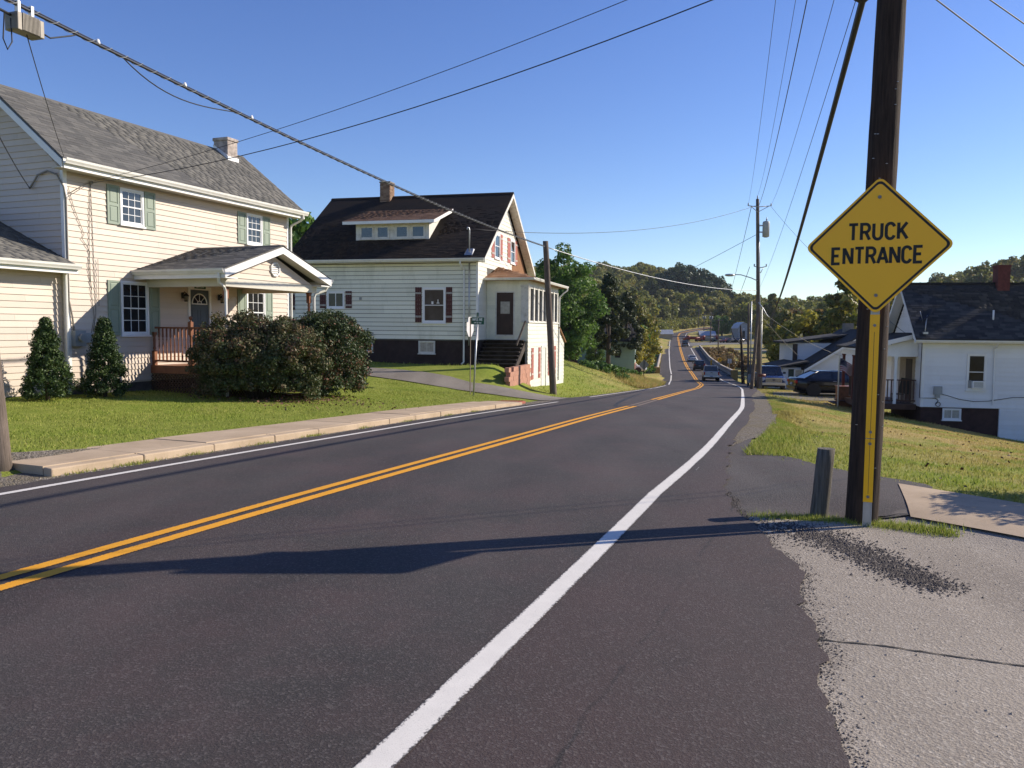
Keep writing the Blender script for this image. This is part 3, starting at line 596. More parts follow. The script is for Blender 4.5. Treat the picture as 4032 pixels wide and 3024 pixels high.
def shingles(parent, root, P0, A, S, W, L, expo, tab, mat_, n_ind=300, clip=None, seed=1):
    rs = np.random.default_rng(seed); P0, A, S = Vector(P0), Vector(A).normalized(), Vector(S).normalized(); N_ = A.cross(S).normalized()
    rows = []
    nC = int(math.ceil(L / expo))
    for i in range(nC):
        a = -rs.random() * tab
        while a < W:
            w = tab * rs.uniform(.6, 1.35); a0, a1 = max(a, 0), min(a + w, W); a += w
            if a1 - a0 < .03: continue
            if clip and not clip(.5 * (a0 + a1), i * expo + expo * .5): continue
            rows.append((a0, a1, i * expo, min(expo * 1.3, L - i * expo + .02), rs.random(), rs.uniform(.006, .013)))
    mwr = Matrix.Translation(root.location) @ Matrix.Rotation(root.rotation_euler.z, 4, 'Z')
    cpos = Vector((0, 0, EYE))
    rows.sort(key=lambda r: (mwr @ (P0 + A * (.5 * (r[0] + r[1])) + S * r[2]) - cpos).length)
    ind, rest = rows[:n_ind], rows[n_ind:]
    if ind:
        proto = []
        for k in range(6):
            t = .006 + .0014 * k
            mb = MB(); mb.hexa([(0.003, 0, 0), (.997, 0, 0), (.997, 0, t), (.003, 0, t), (.003, 1, 0), (.997, 1, 0), (.997, 1, .003), (.003, 1, .003)]); proto.append(mb.mesh('shingle', mat_))
        R = Matrix((A, S, N_)).transposed().to_4x4()
        for k, (a0, a1, s0, ln, r_, t) in enumerate(ind):
            o = link('shingle', proto[k % 6], parent)
            o.matrix_local = Matrix.Translation(P0 + A * a0 + S * s0) @ R @ Matrix.Diagonal((a1 - a0, ln, 1, 1))
    if rest:
        r = np.array(rest); n = len(r); Av, Sv, Nv, P = (np.array(v) for v in (A, S, N_, P0))
        V = np.empty((n, 8, 3)); e = .0015
        for k, (fa, fs, ft) in enumerate([(0, 0, 0), (1, 0, 0), (1, 0, 1), (0, 0, 1), (0, 1, 0), (1, 1, 0), (1, 1, .25), (0, 1, .25)]):
            a = np.where(fa, r[:, 1] - e, r[:, 0] + e); s = r[:, 2] + fs * r[:, 3]; V[:, k] = P + a[:, None] * Av + s[:, None] * Sv + (r[:, 5] * ft)[:, None] * Nv
        i = np.arange(n)[:, None] * 8; Fq = np.concatenate([i + np.array([[3, 2, 6, 7]]), i + np.array([[0, 1, 2, 3]]), i + np.array([[0, 3, 7, 4]]), i + np.array([[1, 5, 6, 2]])])
        tag(link('shingle_courses', npmesh('shingle_courses', V.reshape(-1, 3), Fq, mat_, attr=np.tile(r[:, 4], 4)), parent), kind='stuff')

# ------------------------------------------------------------------ house 1: cream two-storey house
M_CREAM = sidingmat('cream_siding', (0.60, 0.505, 0.415), (0.40, 0.33, 0.25), .25)
M_SH1 = shinglemat('grey_shingle', [(0, (0.095, 0.093, 0.088)), (.5, (0.12, 0.116, 0.108)), (1, (0.155, 0.148, 0.135))])
M_SAGE = simple('sage_paint', (0.245, 0.295, 0.23), .5, .06, 2)
M_STAIN = simple('cedar_stain', (0.22, 0.082, 0.034), .5, .25, 7, spec=.4)
M_STONE = simple('dark_foundation', (0.10, 0.09, 0.08), .9, .35, 5, bump=.6, bs=20)
M_SOFF = simple('soffit', (0.60, 0.56, 0.47), .6, .05)
M_BLACK = simple('black_metal', (0.012, 0.012, 0.012), .4, .2); M_METER = simple('meter_grey', (0.30, 0.31, 0.30), .5, .1); M_CABLE = simple('cable_black', (0.014, 0.014, 0.015), .55, .2); M_CABLEG = simple('cable_grey', (0.22, 0.20, 0.17), .6, .2)
h1 = empty('cream_house', (-11.10, 20.0, 0), -H1R, 'cream two-storey house with sage green shutters and a front porch', 'house')
F1 = Fr((0, 0, 0), (0, 1, 0), (1, 0, 0)); FG = Fr((0, 0, 0), (1, 0, 0), (0, -1, 0))
mb = MB(); mb.box(-4.4, 0, 0, 8.8, .15, 5.5); mb.prism([(0, .002, 5.5), (-2.2, .002, 7.5), (-4.4, .002, 5.5)], (0, 8.796, 0)); wall = mb.build('wall', M_CREAM, h1)
mb = MB(); mb.box(-4.36, -.04, .04, 8.76, -1.2, .148); mb.build('foundation', M_STONE, h1)
ops1 = [(1.66, 2.45, 4.40, 5.36), (6.63, 7.40, 4.38, 5.36), (1.61, 2.55, 1.44, 2.89), (6.58, 7.50, 1.44, 2.88), (4.03, 4.97, .5, 2.87), (2.2, 6.7, 3.02, 3.3)]
siding(wall, F1, .085, 8.715, .2, 5.48, .154, M_CREAM, ops1)
siding(wall, FG, -4.4, -.085, .2, 7.5, .154, M_CREAM, [], clip=lambda b: (-4.4, -.085) if b < 5.5 else (-4.4 + (b - 5.5) * 1.1 + .0, -.085 - max(0, (b - 5.55)) * 1.1))
mb = MB(); mb.box(-.085, .022, -.022, .083, .17, 5.6); mb.build('corner_post', M_TRIM, h1)
mb = MB(); mb.box(-.085, .022, 8.717, 8.822, .17, 5.6); mb.build('corner_post', M_TRIM, h1)
# main roof
mb = MB(); mb.prism([(.44, -.34, 5.60), (-2.2, -.34, 7.675), (-4.84, -.34, 5.60), (-4.84, -.34, 5.70), (-2.2, -.34, 7.775), (.44, -.34, 5.70)], (0, 9.5, 0)); roof = mb.build('roof', M_SH1, h1)
shingles(roof, h1, (.47, -.37, 5.695), (0, 1, 0), (-2.64, 0, 2.075), 9.56, 3.37, .142, .30, M_SH1, 300, seed=3)
mb = MB(); mb.prism([(.05, -.36, 7.70 - .08), (-2.2 + 2.23, 0, 0)], (0, 0, 0)) if False else mb.prism([(-2.06, -.37, 7.66), (-2.2, -.37, 7.79), (-2.34, -.37, 7.66), (-2.34, -.37, 7.685), (-2.2, -.37, 7.815), (-2.06, -.37, 7.685)], (0, 9.56, 0)); mb.build('ridge_cap', M_SH1, roof)
mb = MB(); mb.box(0.023, .425, -.33, 9.15, 5.49, 5.515); mb.build('soffit', M_SOFF, h1)
mb = MB(); mb.box(.425, .45, -.335, 9.155, 5.47, 5.65); mb.build('fascia', M_TRIM, h1)
gutter(h1, (.452, -.36, 5.575), (.452, 9.24, 5.575), (1, 0, 0), .13)
for y0 in (-.375, 9.162):
    mb = MB()
    for s_ in (1, -1):
        xe = -2.2 + s_ * 2.62; mb.prism([(xe, y0, 5.47), (-2.2, y0, 7.53), (-2.2, y0, 7.71), (xe, y0, 5.66)], (0, .03, 0))
    mb.build('rake_board', M_TRIM, h1)
mb = MB()
for s_ in (1, -1): 
    xe = -2.2 + s_ * 2.6; mb.hexa([(xe, -.34, 5.49), (xe, 0, 5.49), (-2.2, 0, 7.53), (-2.2, -.34, 7.53), (xe, -.34, 5.515), (xe, 0, 5.515), (-2.2, 0, 7.555), (-2.2, -.34, 7.555)])
mb.build('rake_soffit', M_SOFF, h1)
downspout(h1, [(.50, 9.0, 5.575), (.50, 9.0, 5.47), (.40, 8.97, 5.38), (.10, 8.88, 5.22), (.07, 8.87, 5.12), (.07, 8.87, .1)], .04)
downspout(h1, [(.06, -.06, 3.0), (.06, -.06, .1), (.16, -.1, -.02)], .038)
# chimney
M_CHIM = simple('rough_stucco', (0.40, 0.34, 0.30), .95, .4, 7, bump=1.0, bs=14, dirt=(0.16, 0.13, 0.11), dirt_amt=.8, dirt_scale=6)
mb = MB(); mb.box(-2.30, -1.70, 7.80, 8.30, 7.0, 8.06); mb.box(-2.33, -1.67, 7.77, 8.33, 8.06, 8.17); ch = mb.build('chimney', M_CHIM, roof, .02)
mb = MB(); mb.prism([(-1.69, 7.78, 7.30), (-1.69, 8.32, 7.30), (-1.69, 8.32, 7.52), (-1.69, 7.78, 7.52)], (.02, 0, 0)); mb.prism([(-1.69, 7.775, 7.30), (-2.3, 7.775, 7.80), (-2.3, 7.775, 7.95), (-1.69, 7.775, 7.55)], (0, .02, 0)); mb.build('flashing', M_VINYLW, ch)
# windows and shutters
for (a0, a1, b0, b1) in (ops1[0], ops1[1]): window(h1, F1, a0, a1, b0, b1, 3, 2)
window(h1, F1, *ops1[2], 3, 2, gl=M_GLASSD); window(h1, F1, *ops1[3], 3, 2, gl=M_GLASSD)
for a0, a1, b0, b1 in ((1.25, 1.63, 4.36, 5.38), (2.48, 2.86, 4.36, 5.38), (6.22, 6.60, 4.36, 5.36), (7.43, 7.80, 4.36, 5.36), (1.2, 1.58, 1.43, 2.89), (2.57, 2.94, 1.43, 2.89), (6.16, 6.55, 1.43, 2.89), (7.52, 7.89, 1.43, 2.89)): panel_shutter(h1, F1, a0, a1, b0, b1, M_SAGE)
# door
M_DOOR = simple('slate_door', (0.055, 0.070, 0.085), .45, .06)
mb = MB(); F1.box(mb, 4.03, 4.11, .6, 2.87, -.01, .05); F1.box(mb, 4.89, 4.97, .6, 2.87, -.01, .05); F1.box(mb, 4.11, 4.89, 2.78, 2.87, -.01, .05); mb.build('door_frame', M_TRIM, h1)
mb = MB(); F1.box(mb, 4.112, 4.888, .62, 2.778, -.01, .012)
for a0, a1, b0, b1 in ((4.2, 4.45, .8, 1.35), (4.55, 4.8, .8, 1.35), (4.2, 4.45, 1.45, 2.2), (4.55, 4.8, 1.45, 2.2)): F1.ring(mb, a0, a1, b0, b1, .02, .012, .018)
door = mb.build('door', M_DOOR, h1)
cy, cz, R_ = 4.5, 2.36, .30
mb = MB(); pts = [F1.p(cy + R_ * math.cos(t), cz + R_ * math.sin(t), .022) for t in np.linspace(0, math.pi, 15)]; mb.tube(pts, .018, 6); mb.tube([F1.p(cy - R_ - .01, cz, .022), F1.p(cy + R_ + .01, cz, .022)], .02, 6)
pts = [F1.p(cy + .09 * math.cos(t), cz + .09 * math.sin(t), .022) for t in np.linspace(0, math.pi, 9)]; mb.tube(pts, .009, 6)
for t in (45, 90, 135): c_, s_ = math.cos(math.radians(t)), math.sin(math.radians(t)); mb.tube([F1.p(cy + .09 * c_, cz + .09 * s_, .022), F1.p(cy + R_ * c_, cz + R_ * s_, .022)], .009, 6)
fl = mb.build('fanlight', M_VINYLW, door)
for t0, t1 in ((0, 45), (45, 90), (90, 135), (135, 180)):
    mb = MB(); P = [F1.p(cy + .1 * math.cos(math.radians(t1)), cz + .1 * math.sin(math.radians(t1)), .013), F1.p(cy + .1 * math.cos(math.radians(t0)), cz + .1 * math.sin(math.radians(t0)), .013)] + [F1.p(cy + (R_ - .01) * math.cos(math.radians(t)), cz + (R_ - .01) * math.sin(math.radians(t)), .013) for t in np.linspace(t0, t1, 5)]
    mb.prism(P, F1.N * .004); mb.build('pane', M_GLASSD, door)
mb = MB(); mb.tube([F1.p(4.82, 1.55, .012), F1.p(4.82, 1.55, .07)], .012, 8); mb.lathe([(.0, -.03), (.03, -.02), (.03, .02), (0, .03)], F1.p(4.82, 1.55, .08), 8); mb.build('door_handle', M_BLACK, door)
M_BRASS = simple('lantern_glass', (0.25, 0.22, 0.15), .3, .1)
for a in (3.83, 5.33):
    mb = MB(); F1.box(mb, a - .05, a + .05, 2.5, 2.68, .015, .035); mb.tube([F1.p(a, 2.62, .03), F1.p(a, 2.70, .10), F1.p(a, 2.66, .15)], .012, 6); p = F1.p(a, 0, .15)
    mb.lathe([(.02, 2.66), (.09, 2.58), (.085, 2.57), (.06, 2.57)], (p.x, p.y, 0), 8); mb.lathe([(.045, 2.41), (.055, 2.43), (.05, 2.44)], (p.x, p.y, 0), 8)
    for t in range(4): c_, s_ = math.cos(t * 1.57 + .78), math.sin(t * 1.57 + .78); mb.tube([(p.x + .05 * c_, p.y + .05 * s_, 2.43), (p.x + .065 * c_, p.y + .065 * s_, 2.58)], .006, 4)
    ln = mb.build('lantern', M_BLACK, h1); mb = MB(); mb.lathe([(.04, 2.44), (.055, 2.57)], (p.x, p.y, 0), 8); mb.build('lantern_glass', M_BRASS, ln)
# meter and service conduit
mb = MB(); mb.box(.02, .16, .08, .40, 1.17, 1.56); mb.tube([(.16, .25, 1.38), (.26, .25, 1.38)], .095, 14); mb.box(.02, .13, .42, .66, 1.25, 1.5); mb.build('electric_meter', M_METER, h1)
mb = MB(); mb.tube([(.06, .13, 1.56), (.06, .10, 1.9), (.045, .03, 2.3), (.045, .03, 4.8), (.03, -.02, 5.1), (-.1, -.09, 5.38), (-.45, -.07, 5.5), (-.8, -.06, 5.42), (-1.0, -.06, 5.2), (-1.1, -.06, 5.1)], .022, 6); mb.build('service_conduit', M_CABLEG, h1)
mb = MB()
for k, (pts) in enumerate([[(.76, 5.32), (.78, 4.2), (.80, 3.1), (.82, 2.0), (.72, 1.52)], [(.74, 5.30), (.70, 4.6), (.66, 3.6), (.69, 2.6), (.76, 1.9), (.66, 1.5)], [(.1, 5.1), (.25, 4.6), (.52, 4.0), (.45, 3.88), (.56, 3.75), (.68, 3.55), (.62, 3.2), (.7, 2.6)], [(.12, 4.95), (.5, 5.2), (.74, 5.33)], [(.9, 3.4), (.9, 2.2)]]):
    mb.tube([F1.p(a, b, .03 + .006 * k) for a, b in pts], .008, 5)
mb.lathe([(.0, -.05), (.05, -.02), (.04, .03), (0, .05)], F1.p(.76, 5.32, .06), 8); mb.build('wall_cables', M_CABLEG, h1)
# wing
FW = Fr((-.15, 0, 0), (0, 1, 0), (1, 0, 0))
mb = MB(); mb.box(-6.2, -.15, -7.5, -.002, .0, 3.0); wing = mb.build('wing_wall', M_CREAM, h1)
siding(wing, FW, -7.5, -.01, .1, 2.95, .154, M_CREAM)
mb = MB(); mb.box(-6.1, -.19, -7.4, -.05, -1, -.002); mb.build('foundation', M_STONE, h1)
mb = MB(); mb.prism([(.32, -7.6, 3.10), (-3.2, -7.6, 4.645), (-6.7, -7.6, 3.10), (-6.7, -7.6, 3.2), (-3.2, -7.6, 4.745), (.32, -7.6, 3.2)], (0, 7.595, 0)); mb.box(.03, .32, -.006, .05, 3.10, 3.2); wroof = mb.build('wing_roof', M_SH1, h1)
shingles(wroof, h1, (.35, -7.6, 3.19), (0, 1, 0), (-3.52, 0, 1.545), 7.59, 3.84, .142, .30, M_SH1, 200, seed=5)
mb = MB(); mb.box(-.149, .305, -7.5, -.004, 2.985, 3.01); mb.build('soffit', M_SOFF, h1)
mb = MB(); mb.box(.307, .324, -7.6, .08, 2.96, 3.15); mb.build('fascia', M_TRIM, h1)
gutter(h1, (.325, -7.6, 3.06), (.325, .10, 3.06), (1, 0, 0), .13)
# ------------------------------------------------------------------ house 1 porch
mb = MB(); mb.prism([(.002, 2.10, 3.11), (.002, 4.45, 3.91), (.002, 6.80, 3.11), (.002, 6.80, 3.20), (.002, 4.45, 4.0), (.002, 2.10, 3.20)], (3.10, 0, 0)); proof = mb.build('porch_roof', M_SH1, h1)
shingles(proof, h1, (.0, 2.07, 3.195), (1, 0, 0), (0, 2.35, .8), 3.13, 2.49, .142, .30, M_SH1, 120, seed=8)
shingles(proof, h1, (3.13, 6.83, 3.195), (-1, 0, 0), (0, -2.35, .8), 3.13, 2.49, .142, .30, M_SH1, 0, seed=9)
mb = MB(); mb.prism([(.0, 4.33, 3.965), (.0, 4.45, 4.005), (.0, 4.57, 3.965), (.0, 4.57, 3.985), (.0, 4.45, 4.03), (.0, 4.33, 3.985)], (3.14, 0, 0)); mb.build('ridge_cap', M_SH1, proof)
for s_ in (1, -1):
    mb = MB(); ye = 4.45 - s_ * 2.37; mb.prism([(3.106, ye, 2.97), (3.106, 4.45, 3.775), (3.106, 4.45, 3.965), (3.106, ye, 3.165)], (.03, 0, 0)); mb.build('rake_board', M_TRIM, h1)
    mb = MB(); mb.hexa([(2.78, ye + s_ * .03, 2.985), (3.10, ye + s_ * .03, 2.985), (3.10, 4.45, 3.79), (2.78, 4.45, 3.79), (2.78, ye + s_ * .03, 3.0), (3.10, ye + s_ * .03, 3.0), (3.10, 4.45, 3.805), (2.78, 4.45, 3.805)]); mb.build('rake_soffit', M_SOFF, h1)
    mb = MB(); a, b = sorted((ye + s_ * .035, ye + s_ * .50)); mb.box(2.78, 3.105, a, b, 2.95, 2.98); mb.build('eave_return', M_TRIM, h1)
gutter(h1, (.02, 2.095, 3.07), (3.13, 2.095, 3.07), (0, -1, 0), .12); gutter(h1, (.02, 6.805, 3.07), (3.13, 6.805, 3.07), (0, 1, 0), .12)
for y0 in (2.082, 6.803):
    mb = MB(); mb.box(.02, 3.10, y0, y0 + .015, 2.95, 3.16); mb.build('fascia', M_TRIM, h1)
FP = Fr((2.76, 0, 0), (0, 1, 0), (1, 0, 0))
mb = MB(); mb.prism([(2.60, 2.6, 2.99), (2.60, 6.3, 2.99), (2.60, 4.45, 3.74)], (.16, 0, 0)); pg = mb.build('porch_gable', M_CREAM, h1)
siding(pg, FP, 2.3, 6.6, 3.0, 3.76, .15, M_CREAM, [(4.33, 4.72, 3.17, 3.52)], clip=lambda b: (2.62 + (b - 3.0) * 2.93, 6.28 - (b - 3.0) * 2.93))
mb = MB(); mb.box(2.5, 2.77, 2.5, 6.55, 2.76, 2.985); mb.box(0.02, 2.498, 2.5, 2.68, 2.76, 2.985); mb.box(0.02, 2.498, 6.37, 6.55, 2.76, 2.985); mb.build('porch_beam', M_SOFF, h1)
mb = MB(); mb.box(.02, 2.5, 2.13, 6.75, 2.99, 3.0); mb.build('porch_ceiling', M_SOFF, h1)
cy, cz = 4.52, 3.34; mb = MB(); pts = [FP.p(cy + .20 * math.cos(t), cz + .20 * math.sin(t), .035) for t in np.arange(9) * math.pi / 4 + math.pi / 8]; mb.tube(pts, .03, 6)
vent = mb.build('gable_vent', M_TRIM, h1)
for i in range(6):
    z = cz - .15 + i * .06; w = math.sqrt(max(.01, .185 ** 2 - (z - cz) ** 2)) - .01; mb = MB(); P = FP.p
    mb.hexa([P(cy - w, z - .02, .012), P(cy + w, z - .02, .012), P(cy + w, z - .02, .04), P(cy - w, z - .02, .04), P(cy - w, z + .028, .002), P(cy + w, z + .028, .002), P(cy + w, z + .028, .012), P(cy - w, z + .028, .012)]); mb.build('louvre', M_TRIM, vent)
def turned(r): return [(.045, 0), (.045, .0)] and None
def porch_post(x, y, z0, z1):
    mb = MB(); mb.box(x - .055, x + .055, y - .055, y + .055, z0, z0 + 1.05); mb.box(x - .055, x + .055, y - .055, y + .055, z1 - .32, z1)
    L_ = z1 - z0 - 1.37; b = z0 + 1.05
    mb.lathe([(.05, 0), (.035, .03), (.052, .06), (.035, .09), (.05, L_ * .3), (.053, L_ * .45), (.042, L_ * .8), (.034, L_ - .12), (.052, L_ - .08), (.035, L_ - .05), (.05, L_)], (x, y, b), 12); mb.box(x - .065, x + .065, y - .065, y + .065, z1 - .05, z1 - .0)
    return mb.build('porch_post', M_STAIN, h1)
porch_post(2.6, 2.69, .6, 2.76); porch_post(2.6, 6.38, .6, 2.76)
def newel(x, y, z0, z1, ball=True):
    mb = MB(); mb.box(x - .05, x + .05, y - .05, y + .05, z0, z0 + .55); mb.lathe([(.045, 0), (.03, .03), (.048, .07), (.03, .12), (.04, .3), (.03, .38), (.046, .42), (.045, .45)], (x, y, z0 + .55), 12); mb.box(x - .05, x + .05, y - .05, y + .05, z0 + 1.0, z1 - .16)
    if ball: mb.lathe([(.03, 0), (.045, .01), (.025, .03), (.02, .05), (.045, .08), (.052, .11), (.04, .145), (.0, .16)], (x, y, z1 - .16), 12)
    return mb.build('newel_post', M_STAIN, h1)
newel(1.38, 2.69, .45, 1.97); newel(.07, 2.69, .45, 1.68, False)
mb = MB(); mb.box(-.018, .018, -.018, .018, .0, .22); mb.lathe([(.017, 0), (.011, .02), (.02, .04), (.012, .07), (.018, .2), (.011, .34), (.02, .37), (.012, .4), (.017, .43)], (0, 0, .22), 8); mb.box(-.018, .018, -.018, .018, .65, .90); bal = mb.mesh('baluster', M_STAIN)
def rail(x0, y0, x1, y1):
    L_ = math.hypot(x1 - x0, y1 - y0); mb = MB(); mb.hexa(beam((x0, y0, 1.645), (x1, y1, 1.645), .075, .05)); mb.build('porch_rail', M_STAIN, h1); mb = MB(); mb.hexa(beam((x0, y0, .72), (x1, y1, .72), .05, .055)); mb.build('bottom_rail', M_STAIN, h1)
    n = int(L_ / .137)
    for i in range(1, n + 1):
        t = (i - .1) / (n + .8); o = link('baluster', bal, h1); o.location = (x0 + (x1 - x0) * t, y0 + (y1 - y0) * t, .73)
rail(.12, 2.69, 1.33, 2.69); rail(1.43, 2.69, 2.54, 2.69); rail(2.6, 2.75, 2.6, 3.85); rail(2.6, 5.2, 2.6, 6.32); newel(2.6, 3.9, .45, 1.9); newel(2.6, 5.15, .45, 1.9)
for i in range(19):
    mb = MB(); mb.box(.02 + i * .142, .155 + i * .142, 2.58, 6.47, .56, .595); mb.build('deck_board', M_STAIN, h1)
mb = MB(); mb.box(.02, 2.66, 2.585, 2.62, .38, .555); mb.box(2.63, 2.665, 2.62, 6.43, .38, .555); mb.box(.02, 2.66, 6.43, 6.465, .38, .555); mb.build('deck_rim', M_STAIN, h1)
M_LATT = simple('lattice_wood', (0.085, 0.045, 0.028), .7, .25)
mb = MB()
def slats(fr, a0, a1, b0, b1, step=.11, w=.035):
    H_ = b1 - b0
    for s_, c0 in ((1, .0), (-1, .008)):
        a = a0 - H_
        while a < a1 + H_:
            p, q = (a, b0), (a + s_ * H_, b1)
            t0, t1 = 0.0, 1.0
            if s_ > 0: t0 = max(0, (a0 - a) / H_); t1 = min(1, (a1 - a) / H_)
            else: t0 = max(0, (a - a1) / H_); t1 = min(1, (a - a0) / H_)
            if t1 - t0 > .05:
                A_ = (a + s_ * H_ * t0, b0 + H_ * t0); B_ = (a + s_ * H_ * t1, b0 + H_ * t1)
                mb.hexa([fr.p(A_[0] - w / 2, A_[1], c0), fr.p(A_[0] + w / 2, A_[1], c0), fr.p(A_[0] + w / 2, A_[1], c0 + .007), fr.p(A_[0] - w / 2, A_[1], c0 + .007), fr.p(B_[0] - w / 2, B_[1], c0), fr.p(B_[0] + w / 2, B_[1], c0), fr.p(B_[0] + w / 2, B_[1], c0 + .007), fr.p(B_[0] - w / 2, B_[1], c0 + .007)])
            a += step
slats(Fr((0, 2.60, 0), (1, 0, 0), (0, -1, 0)), .03, 2.63, -.38, .378); slats(Fr((2.64, 0, 0), (0, 1, 0), (1, 0, 0)), 2.63, 6.43, -.5, .378)
mb.build('lattice', M_LATT, h1)
for i in range(4):
    mb = MB(); mb.box(2.67 + i * .27, 2.95 + i * .27, 3.95, 5.1, .36 - i * .2, .40 - i * .2); mb.build('step', M_STAIN, h1)
downspout(h1, [(2.95, 2.04, 3.07), (2.95, 2.04, 2.96), (2.88, 2.12, 2.84), (2.72, 2.5, 2.74), (2.70, 2.58, 2.62), (2.70, 2.58, -.28), (2.85, 2.50, -.36)], .04)
downspout(h1, [(2.95, 6.88, 3.07), (2.95, 6.88, 2.96), (2.9, 6.82, 2.84), (2.74, 6.52, 2.72), (2.72, 6.48, 2.6), (2.72, 6.48, -.4)], .04)

# ------------------------------------------------------------------ stroke lettering
def arc(cx_, cy_, rx, ry, a0, a1, n=10): return [(cx_ + rx * math.cos(math.radians(a)), cy_ + ry * math.sin(math.radians(a))) for a in np.linspace(a0, a1, n)]
w_, r_ = .30, .15
GL = {
 'T': [[(0, .98), (.56, .98)], [(.28, .98), (.28, 0)]], 'E': [[(.5, .98), (.03, .98), (.03, .02), (.5, .02)], [(.03, .52), (.42, .52)]],
 'N': [[(.03, 0), (.03, 1)], [(.05, .97), (.53, .03)], [(.55, 0), (.55, 1)]], 'A': [[(-.02, 0), (.28, 1)], [(.28, 1), (.58, 0)], [(.1, .3), (.46, .3)]],
 'U': [[(.03, 1), (.03, .3)] + arc(.28, .28, .25, .26, 180, 360) + [(.53, .3), (.53, 1)]], 'C': [arc(.29, .70, .25, .28, 15, 180) + arc(.29, .30, .25, .28, 180, 345)],
 'K': [[(.03, 0), (.03, 1)], [(.53, 1), (.05, .38)], [(.2, .55), (.56, 0)]], 'R': [[(.03, 0), (.03, .98), (.28, .98)] + arc(.3, .73, .22, .25, 90, -90) + [(.03, .48)], [(.3, .48), (.54, 0)]],
 'P': [[(.03, 0), (.03, .98), (.28, .98)] + arc(.3, .71, .22, .27, 90, -90) + [(.03, .44)]], 'M': [[(.03, 0), (.03, 1)], [(.04, .97), (.32, .35)], [(.32, .35), (.6, .97)], [(.61, 0), (.61, 1)]],
 'L': [[(.03, 1), (.03, .02), (.47, .02)]], 'V': [[(-.02, 1), (.27, 0)], [(.27, 0), (.56, 1)]], 'W': [[(0, 1), (.18, 0)], [(.18, 0), (.36, .8)], [(.36, .8), (.54, 0)], [(.54, 0), (.72, 1)]],
 'D': [[(.03, .02), (.03, .98), (.22, .98)] + arc(.24, .5, .28, .48, 90, -90, 14) + [(.03, .02)]], 'I': [[(.05, 0), (.05, 1)]],
 'S': [arc(.27, .74, .23, .24, 30, 270) + arc(.27, .26, .24, .24, 90, -150)], '0': [arc(.27, .5, .24, .48, 90, 450, 20)], '1': [[(.05, .78), (.2, 1), (.2, 0)]], '2': [arc(.27, .73, .23, .25, 165, -35) + [(.03, .02), (.52, .02)]],
 '3': [arc(.26, .74, .23, .24, 150, -90), arc(.26, .26, .25, .25, 90, -150)], '5': [[(.5, .98), (.07, .98), (.05, .55)] + arc(.26, .32, .25, .30, 130, -150)], '6': [arc(.28, .30, .24, .28, 90, 450, 16), arc(.5, .36, .46, .62, 105, 180, 8)], '7': [[(.02, .98), (.5, .98), (.18, 0)]], '9': [arc(.28, .70, .24, .28, 90, 450, 16), arc(.06, .62, .46, .62, 0, -75, 8)]}
ADV = {'I': .1, '1': .26, 'M': .64, 'W': .72}
def stroke_text(fr, text, a_c, b0, h, sw, c0, c1, sp=.16, sx=1.0):
    """flat stroke letters centred on a_c in a wall frame; sw = stroke width relative to height"""
    tot = sum((ADV.get(ch, .56) + sp) if ch != ' ' else .34 for ch in text) - sp; a = a_c - tot * h * sx / 2; mb = MB()
    for ch in text:
        if ch == ' ': a += .34 * h * sx; continue
        for pl in GL[ch]:
            P = [Vector((x * sx, y)) for x, y in pl]; n = len(P); Lf, Rt = [], []
            closed = (P[0] - P[-1]).length < 1e-4
            for i in range(n):
                pa = P[i - 1] if i > 0 else (P[-2] if closed else None); pb = P[i + 1] if i < n - 1 else (P[1] if closed else None)
                d1 = (P[i] - pa).normalized() if pa is not None else None; d2 = (pb - P[i]).normalized() if pb is not None else None
                d1 = d1 or d2; d2 = d2 or d1; tn = (d1 + d2); tn = tn.normalized() if tn.length > 1e-6 else d1; nn = Vector((-tn.y, tn.x)); k = 1 / max(.45, nn.dot(Vector((-d1.y, d1.x))))
                Lf.append(P[i] + nn * (sw / 2 * k)); Rt.append(P[i] - nn * (sw / 2 * k))
            for i in range(n - 1):
                q = [Rt[i], Rt[i + 1], Lf[i + 1], Lf[i]]
                mb.hexa([fr.p(a + v.x * h, b0 + v.y * h, c0) for v in q] + [fr.p(a + v.x * h, b0 + v.y * h, c1) for v in q])
        a += (ADV.get(ch, .56) + sp) * h * sx
    return mb
mb = MB(); F1.box(mb, 4.27, 4.73, 2.815, 2.965, .052, .062); M_GRN = simple('sign_green', (0.012, 0.085, 0.045), .4, .06); pl = mb.build('number_plate', M_GRN, h1)
M_SIGNW = simple('sign_white', (0.75, 0.75, 0.72), .4, .03); stroke_text(F1, '69739', 4.5, 2.845, .09, .17, .0625, .065).build('lettering', M_SIGNW, pl)
# ------------------------------------------------------------------ house 2: pale house with dark steep roof
M_PALE = sidingmat('pale_siding', (0.80, 0.78, 0.63), (0.40, 0.39, 0.26), .5); M_WSID = sidingmat('white_siding', (0.72, 0.70, 0.60), (0.45, 0.42, 0.3), .35)
M_SH2 = shinglemat('dark_brown_shingle', [(0, (0.018, 0.014, 0.012)), (.6, (0.028, 0.021, 0.017)), (1, (0.045, 0.032, 0.024))], .5, (0.05, 0.030, 0.018))
M_SH2B = shinglemat('rusty_shingle', [(0, (0.10, 0.055, 0.035)), (.6, (0.15, 0.085, 0.055)), (1, (0.20, 0.12, 0.08))], .5)
M_SH2P = shinglemat('orange_shingle', [(0, (0.22, 0.11, 0.055)), (.6, (0.28, 0.15, 0.08)), (1, (0.34, 0.2, 0.11))], .5)
M_FND = simple('dark_red_foundation', (0.032, 0.018, 0.016), .85, .35, 3, bump=.3, bs=9, dirt=(0.06, 0.05, 0.045), dirt_amt=.5, dirt_scale=2)
